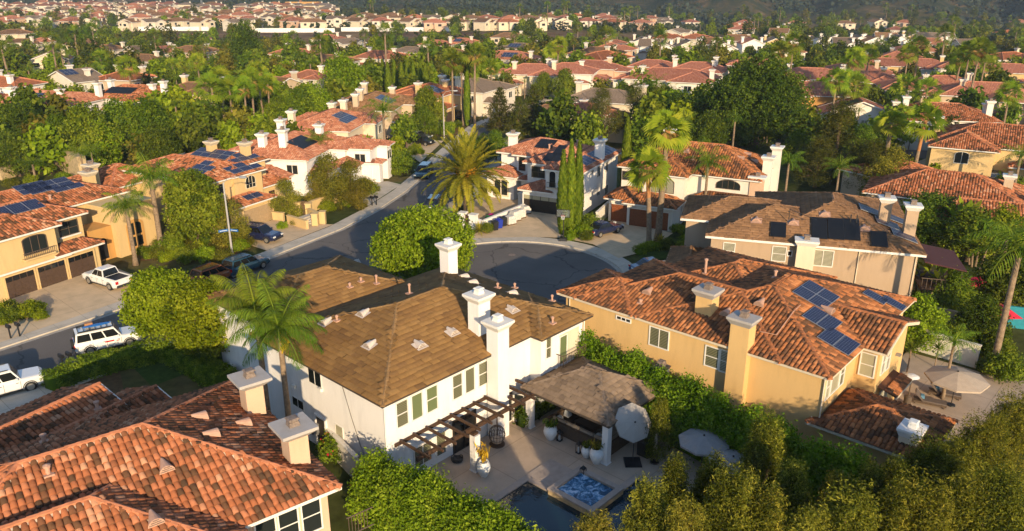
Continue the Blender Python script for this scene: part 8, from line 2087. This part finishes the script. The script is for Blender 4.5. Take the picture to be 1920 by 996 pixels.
# ------------------------------------------------ scattered greenery between the houses
rP = random.Random(77)
low = dict(dk=dk, md=md, lm=lm, gd=gd)
def far_tree(fol, Rr, H, seed, n=700):
    return tree_from('broadleaf_tree', wild_lobes(Rr, H, .6, 16, seed)+round_lobes(Rr*.9, H, .6, 8, seed), n, .75, fol, seed, aspect=.7, k=4, spread=.35, trunk=1.2, trunk_r=.22, limbs=False, inner=.55)
kinds_ = ('dark_green_tree', 'leafy_tree', 'bright_tree', 'olive_green_tree', 'pine_tree')  # plain broadleaf trees told apart by leaf colour; no species is meant
ft = [far_tree('dark', 3.8, 7.5, 91, 1100), far_tree('mid', 3.4, 6.4, 92, 1000), far_tree('lime', 3.0, 5.2, 93, 900), far_tree('olive', 3.2, 5.6, 94, 900), far_tree('pine', 2.8, 8.5, 95, 900)]
for o, nm in zip(ft, kinds_): o.name = nm
fpm = fan_palm(9, 31, (.2, 0), 1.5, 24, 9, .22, False, fol='fanfar', bw=.06); fqm = queen_palm(5.5, 2.6, 32, nf=11, nl=9, r=.18)
fsh = tree_from('shrub', round_lobes(1.4, 1.7, .05, 9, 97), 500, .42, 'mid', 97, aspect=.6, k=4, spread=.2, trunk=.3, trunk_r=.05, limbs=False, cat='shrub', inner=.55)
names = {0: 'dark green', 1: 'mid green', 2: 'light green', 3: 'olive green', 4: 'slim dark'}
def ok(x, y, r):
    if any((x-a)**2+(y-b)**2 < (r*.35+c*.9)**2 for a, b, c in placed): return False
    if any((x-a)**2+(y-b)**2 < (r*.3+c)**2 for a, b, c in taken): return False
    for (x0, y0), (x1, y1) in zip(far_kerb, far_kerb[1:]):
        mx, my = (x0+x1)/2+3, (y0+y1)/2
        if (x-mx)**2+(y-my)**2 < 13**2 and y > 20 and (x-mx) > -9: return False
    if (x-BC[0])**2+(y-BC[1])**2 < 21**2: return False
    return True
cnt = {}
firstp = set()
def band(y): return 'near' if y < 175 else 'middle' if y < 300 else 'far'
def scatter(n, ymin, ymax, kinds, sc=(.7, 1.15), tries=14):
    done = 0
    for _ in range(n*tries):
        if done >= n: break
        py = ymin+(ymax-ymin)*rP.random()**1.15; px = rP.uniform(-60, 1980)
        if 690 < px < 960 and py > 200: continue
        if py > 295 and 320 < px < 1620: continue
        k = rP.choice(kinds); g = GT(px, py); D = math.hypot(g.x, g.y)
        if D < 118 or 1190 < px < 1780 and 82 < py < 110 and rP.random() < .75: continue
        if 405 < g.y < 524 and -260 < g.x < 120 and rP.random() < .93: continue
        if not ok(g.x, g.y, 2.5): continue
        s = rP.uniform(*sc); o0 = ft[k] if isinstance(k, int) else {'f': fpm, 'q': fqm, 's': fsh}[k]
        if cnt.get(k, 0) >= 285: continue
        o = o0 if o0.name not in firstp else dup(o0); firstp.add(o0.name); cnt[k] = cnt.get(k, 0)+1
        put(o, g.x, g.y, g.z, rP.uniform(0, 6), (s, s, s*rP.uniform(.85, 1.15)))
        w = {'f': 'small fan palm', 'q': 'feathery palm', 's': 'rounded shrub'}.get(k) or names[k]+' tree'
        b_ = band(D); o['label'] = w+{'near': ' in the gardens just past the street houses', 'middle': ' among the roofs in the middle distance', 'far': ' on the far side of the neighbourhood'}[b_]; o['group'] = w+'s, '+b_+' gardens'
        taken.append((g.x, g.y, 1.6 if k != 's' else .9)); done += 1
    return done
def greenery(k, x, y, z, s, lab, grp):
    o0 = ft[k] if isinstance(k, int) else {'f': fpm, 'q': fqm, 's': fsh}[k]
    if cnt.get(k, 0) >= 285: return
    o = o0 if o0.name not in firstp else dup(o0); firstp.add(o0.name); cnt[k] = cnt.get(k, 0)+1
    put(o, x, y, z, rP.uniform(0, 6), (s, s, s*rP.uniform(.85, 1.2)))
    w = {'f': 'small fan palm', 'q': 'feathery palm', 's': 'rounded shrub'}.get(k) or names[k]+' tree'
    o['label'] = w+lab; o['group'] = w+'s'+grp; taken.append((x, y, 1.2))
for h, w, d, wing in fronts:      # planting that hides the lower walls
    for ax, sg in seen_faces(h):
        half = (d if ax == 'a' else w)/2; off = (w if ax == 'a' else d)/2+(wing if ax == 'b' and sg < 0 else 0)+2.2
        n = max(2, int(half*2/4.2))
        for i in range(n):
            t = (-1+2*(i+.5)/n)*half+rP.uniform(-1, 1); e = off+rP.uniform(-.4, 2.2)
            if rP.random() < .18: continue
            q = h.Wd(sg*e, t) if ax == 'a' else h.Wd(t, sg*e)
            if any((q.x-a)**2+(q.y-b)**2 < c*c*.8 for a, b, c in placed): continue
            if not (q.x-BC[0])**2+(q.y-BC[1])**2 > 21**2: continue
            if any((q.x-(x0+x1)/2-3)**2+(q.y-(y0+y1)/2)**2 < 100 for (x0, y0), (x1, y1) in zip(far_kerb, far_kerb[1:])): continue
            k = rP.choice([0, 1, 1, 2, 2, 3, 's', 's', 'q', 4]); greenery(k, q.x, q.y, terrain(q.x, q.y), rP.uniform(.45, .8) if k != 's' else rP.uniform(.9, 1.5), ' planted against the walls of the houses past the street', ' against house walls')
a1 = scatter(190, 150, 330, [0, 1, 1, 2, 2, 3, 's', 'q'], (.75, 1.25))
a2 = scatter(560, 66, 170, [0, 1, 1, 2, 2, 3, 3, 4, 'f', 'q', 's'], (.75, 1.3))
a3 = scatter(330, 34, 90, [0, 1, 1, 2, 3, 3, 4, 'f', 's'], (.8, 1.4))
print('scatter', a1, a2, a3, cnt)
# the far-off trees that nobody could count, as one mass
def far_mass():
    rg = np.random.default_rng(9); far_f = [p for p in placed if p[1] > 290]
    Q = []
    for _ in range(10500):
        D = 300+760*rg.random()**.7; an = rg.uniform(-.64, .64); x, y = D*math.sin(an), D*math.cos(an)
        if 430 < y < 516 and -260 < x < 120 and rg.random() < .95: continue
        lim = 735+120*min(1, max(0, (.02-an)/.12))+260*min(1, max(0, (-.24-an)/.16))
        if D > lim+25: continue
        if math.sin(x*.021+2)*math.sin(y*.017)+.4*math.sin(x*.05+y*.043) < rg.normal(-.3, .3): continue
        g = (x, y, terrain(x, y))
        if any((x-a)**2+(y-b)**2 < (c+1.0)**2 for a, b, c in far_f): continue
        m = 11; s = rg.uniform(1.6, 3.6); h = s*rg.uniform(1.1, 2.0)
        d = rg.normal(size=(m, 3)); d /= np.linalg.norm(d, axis=1)[:, None]
        Q.append((np.array(g)+np.array([0, 0, h*.55])+d*np.array([s*.75, s*.75, h*.5])*rg.uniform(.6, 1, (m, 1)), d, np.full(m, np.clip(rg.normal(.4, .25), 0, 1)), s))
    P = np.concatenate([q[0] for q in Q]); N = np.concatenate([q[1] for q in Q])*.8+np.array([0, 0, .4])+rg.normal(size=P.shape)*.4; N /= np.linalg.norm(N, axis=1)[:, None]
    sz = np.concatenate([np.full(len(q[0]), q[3]*.85) for q in Q]); t = np.concatenate([q[2] for q in Q])
    r = rg.normal(size=P.shape); tt = np.cross(N, r); tt /= np.linalg.norm(tt, axis=1)[:, None]; b = np.cross(N, tt); s = (sz*rg.uniform(.7, 1.3, len(P)))[:, None]
    V = np.stack([P-tt*s*.5, P+b*s*.4, P+tt*s*.5, P-b*s*.4], 1).reshape(-1, 3)
    M['l_farmass'] = tint_mat('leaves_far_mass', [(0, (.018, .030, .010)), (.5, (.045, .058, .014)), (1, (.095, .098, .022))], .7, transl=.2)
    me = np_mesh('woodland', V, np.arange(len(V)).reshape(-1, 4), ['l_farmass'], np.clip(t+rg.normal(0, .1, len(t)), 0, 1))
    tag(link(bpy.data.objects.new('woodland', me)), 'far trees and scrub running together between the distant houses', 'trees', kind='stuff')
far_mass()
for o in S4[1:]: drop_proto(o)
# chaparral on the hill slopes
def chaparral():
    rg = np.random.default_rng(19); P = []; S_ = []
    for _ in range(34000):
        an = rg.uniform(-.72, .72); d = 735+120*min(1, max(0, (.02-an)/.12))+260*min(1, max(0, (-.24-an)/.16))+15+560*rg.random()**1.3; x, y = d*math.sin(an), d*math.cos(an)
        if math.sin(x*.013+1)*math.sin(y*.011)+.5*math.sin(x*.041+y*.033) < .02+rg.normal(0, .25): continue
        P.append((x, y, terrain(x, y)+1)); S_.append(rg.uniform(2.2, 5.5))
    P = np.array(P); n = len(P); P = np.repeat(P, 3, 0)+rg.normal(size=(3*n, 3))*np.array([2.2, 2.2, .8]); s = np.repeat(np.array(S_), 3)[:, None]
    N = rg.normal(size=P.shape)*.6+np.array([0, -.4, .9]); N /= np.linalg.norm(N, axis=1)[:, None]; r = rg.normal(size=P.shape); t = np.cross(N, r); t /= np.linalg.norm(t, axis=1)[:, None]; b = np.cross(N, t)
    V = np.stack([P-t*s*.5, P+b*s*.35, P+t*s*.5, P-b*s*.35], 1).reshape(-1, 3)
    M['l_chap'] = tint_mat('chaparral_leaves', [(0, (.012, .024, .016)), (.6, (.028, .042, .024)), (1, (.060, .064, .032))], .8)
    tag(link(bpy.data.objects.new('chaparral', np_mesh('chaparral', V, np.arange(len(V)).reshape(-1, 4), ['l_chap'], rg.random(len(P))))), 'dark scrub covering the hills behind the houses', 'scrub', kind='stuff')
chaparral()
# ================================================================== LIGHT, SKY, CAMERA
EL = R(16.0); az_s = Vector((.29, -.957)).normalized()
to_sun = Vector((az_s.x*math.cos(EL), az_s.y*math.cos(EL), math.sin(EL)))
sl = bpy.data.lights.new('sun', 'SUN'); sl.energy = 3.8; sl.angle = R(.5); sl.color = (1, .78, .49)
so = link(bpy.data.objects.new('sun', sl)); so.rotation_euler = to_sun.to_track_quat('Z', 'Y').to_euler(); so.location = (60, -200, 120)
w = bpy.data.worlds.new('World'); S.world = w; w.use_nodes = True
nt = w.node_tree; bgn = nt.nodes['Background']
sky = nt.nodes.new('ShaderNodeTexSky'); sky.sky_type = 'NISHITA'; sky.sun_disc = False; sky.sun_elevation = EL; sky.sun_rotation = math.atan2(to_sun.x, to_sun.y)
sky.altitude = 100; sky.air_density = 1.0; sky.dust_density = .3; sky.ozone_density = 2.5
nt.links.new(sky.outputs[0], bgn.inputs['Color']); bgn.inputs['Strength'].default_value = .12
cam = bpy.data.cameras.new('camera'); co = link(bpy.data.objects.new('camera', cam)); co.location = (0, 0, CAMZ); co.rotation_euler = (R(90)-PITCH, 0, 0)
cam.sensor_width = 36; cam.lens = FPX/1920*36; cam.clip_end = 12000; cam.clip_start = .5; S.camera = co
vs = S.view_settings; vs.view_transform = 'Standard'; vs.look = 'None'; vs.exposure = .95; vs.gamma = 1
hz = MB(); hz.box(-4500, -330, -60, 4500, 5600, 300); ho = hz.build('haze', []); tag(ho, kind='stuff')
hm = bpy.data.materials.new('haze_air'); hm.use_nodes = True; n_ = hm.node_tree; n_.nodes.remove(n_.nodes['Principled BSDF']); pv_ = n_.nodes.new('ShaderNodeVolumePrincipled')
pv_.inputs['Color'].default_value = (.74, .86, 1, 1); pv_.inputs['Density'].default_value = .00017; pv_.inputs['Anisotropy'].default_value = .2
n_.links.new(pv_.outputs[0], n_.nodes['Material Output'].inputs['Volume']); ho.data.materials.append(hm)
c = S.cycles; c.use_denoising = True; c.max_bounces = 5; c.diffuse_bounces = 2; c.glossy_bounces = 2; c.transmission_bounces = 3; c.transparent_max_bounces = 6; c.caustics_reflective = False; c.caustics_refractive = False
c.use_adaptive_sampling = True; c.adaptive_threshold = .02
S.render.use_persistent_data = False
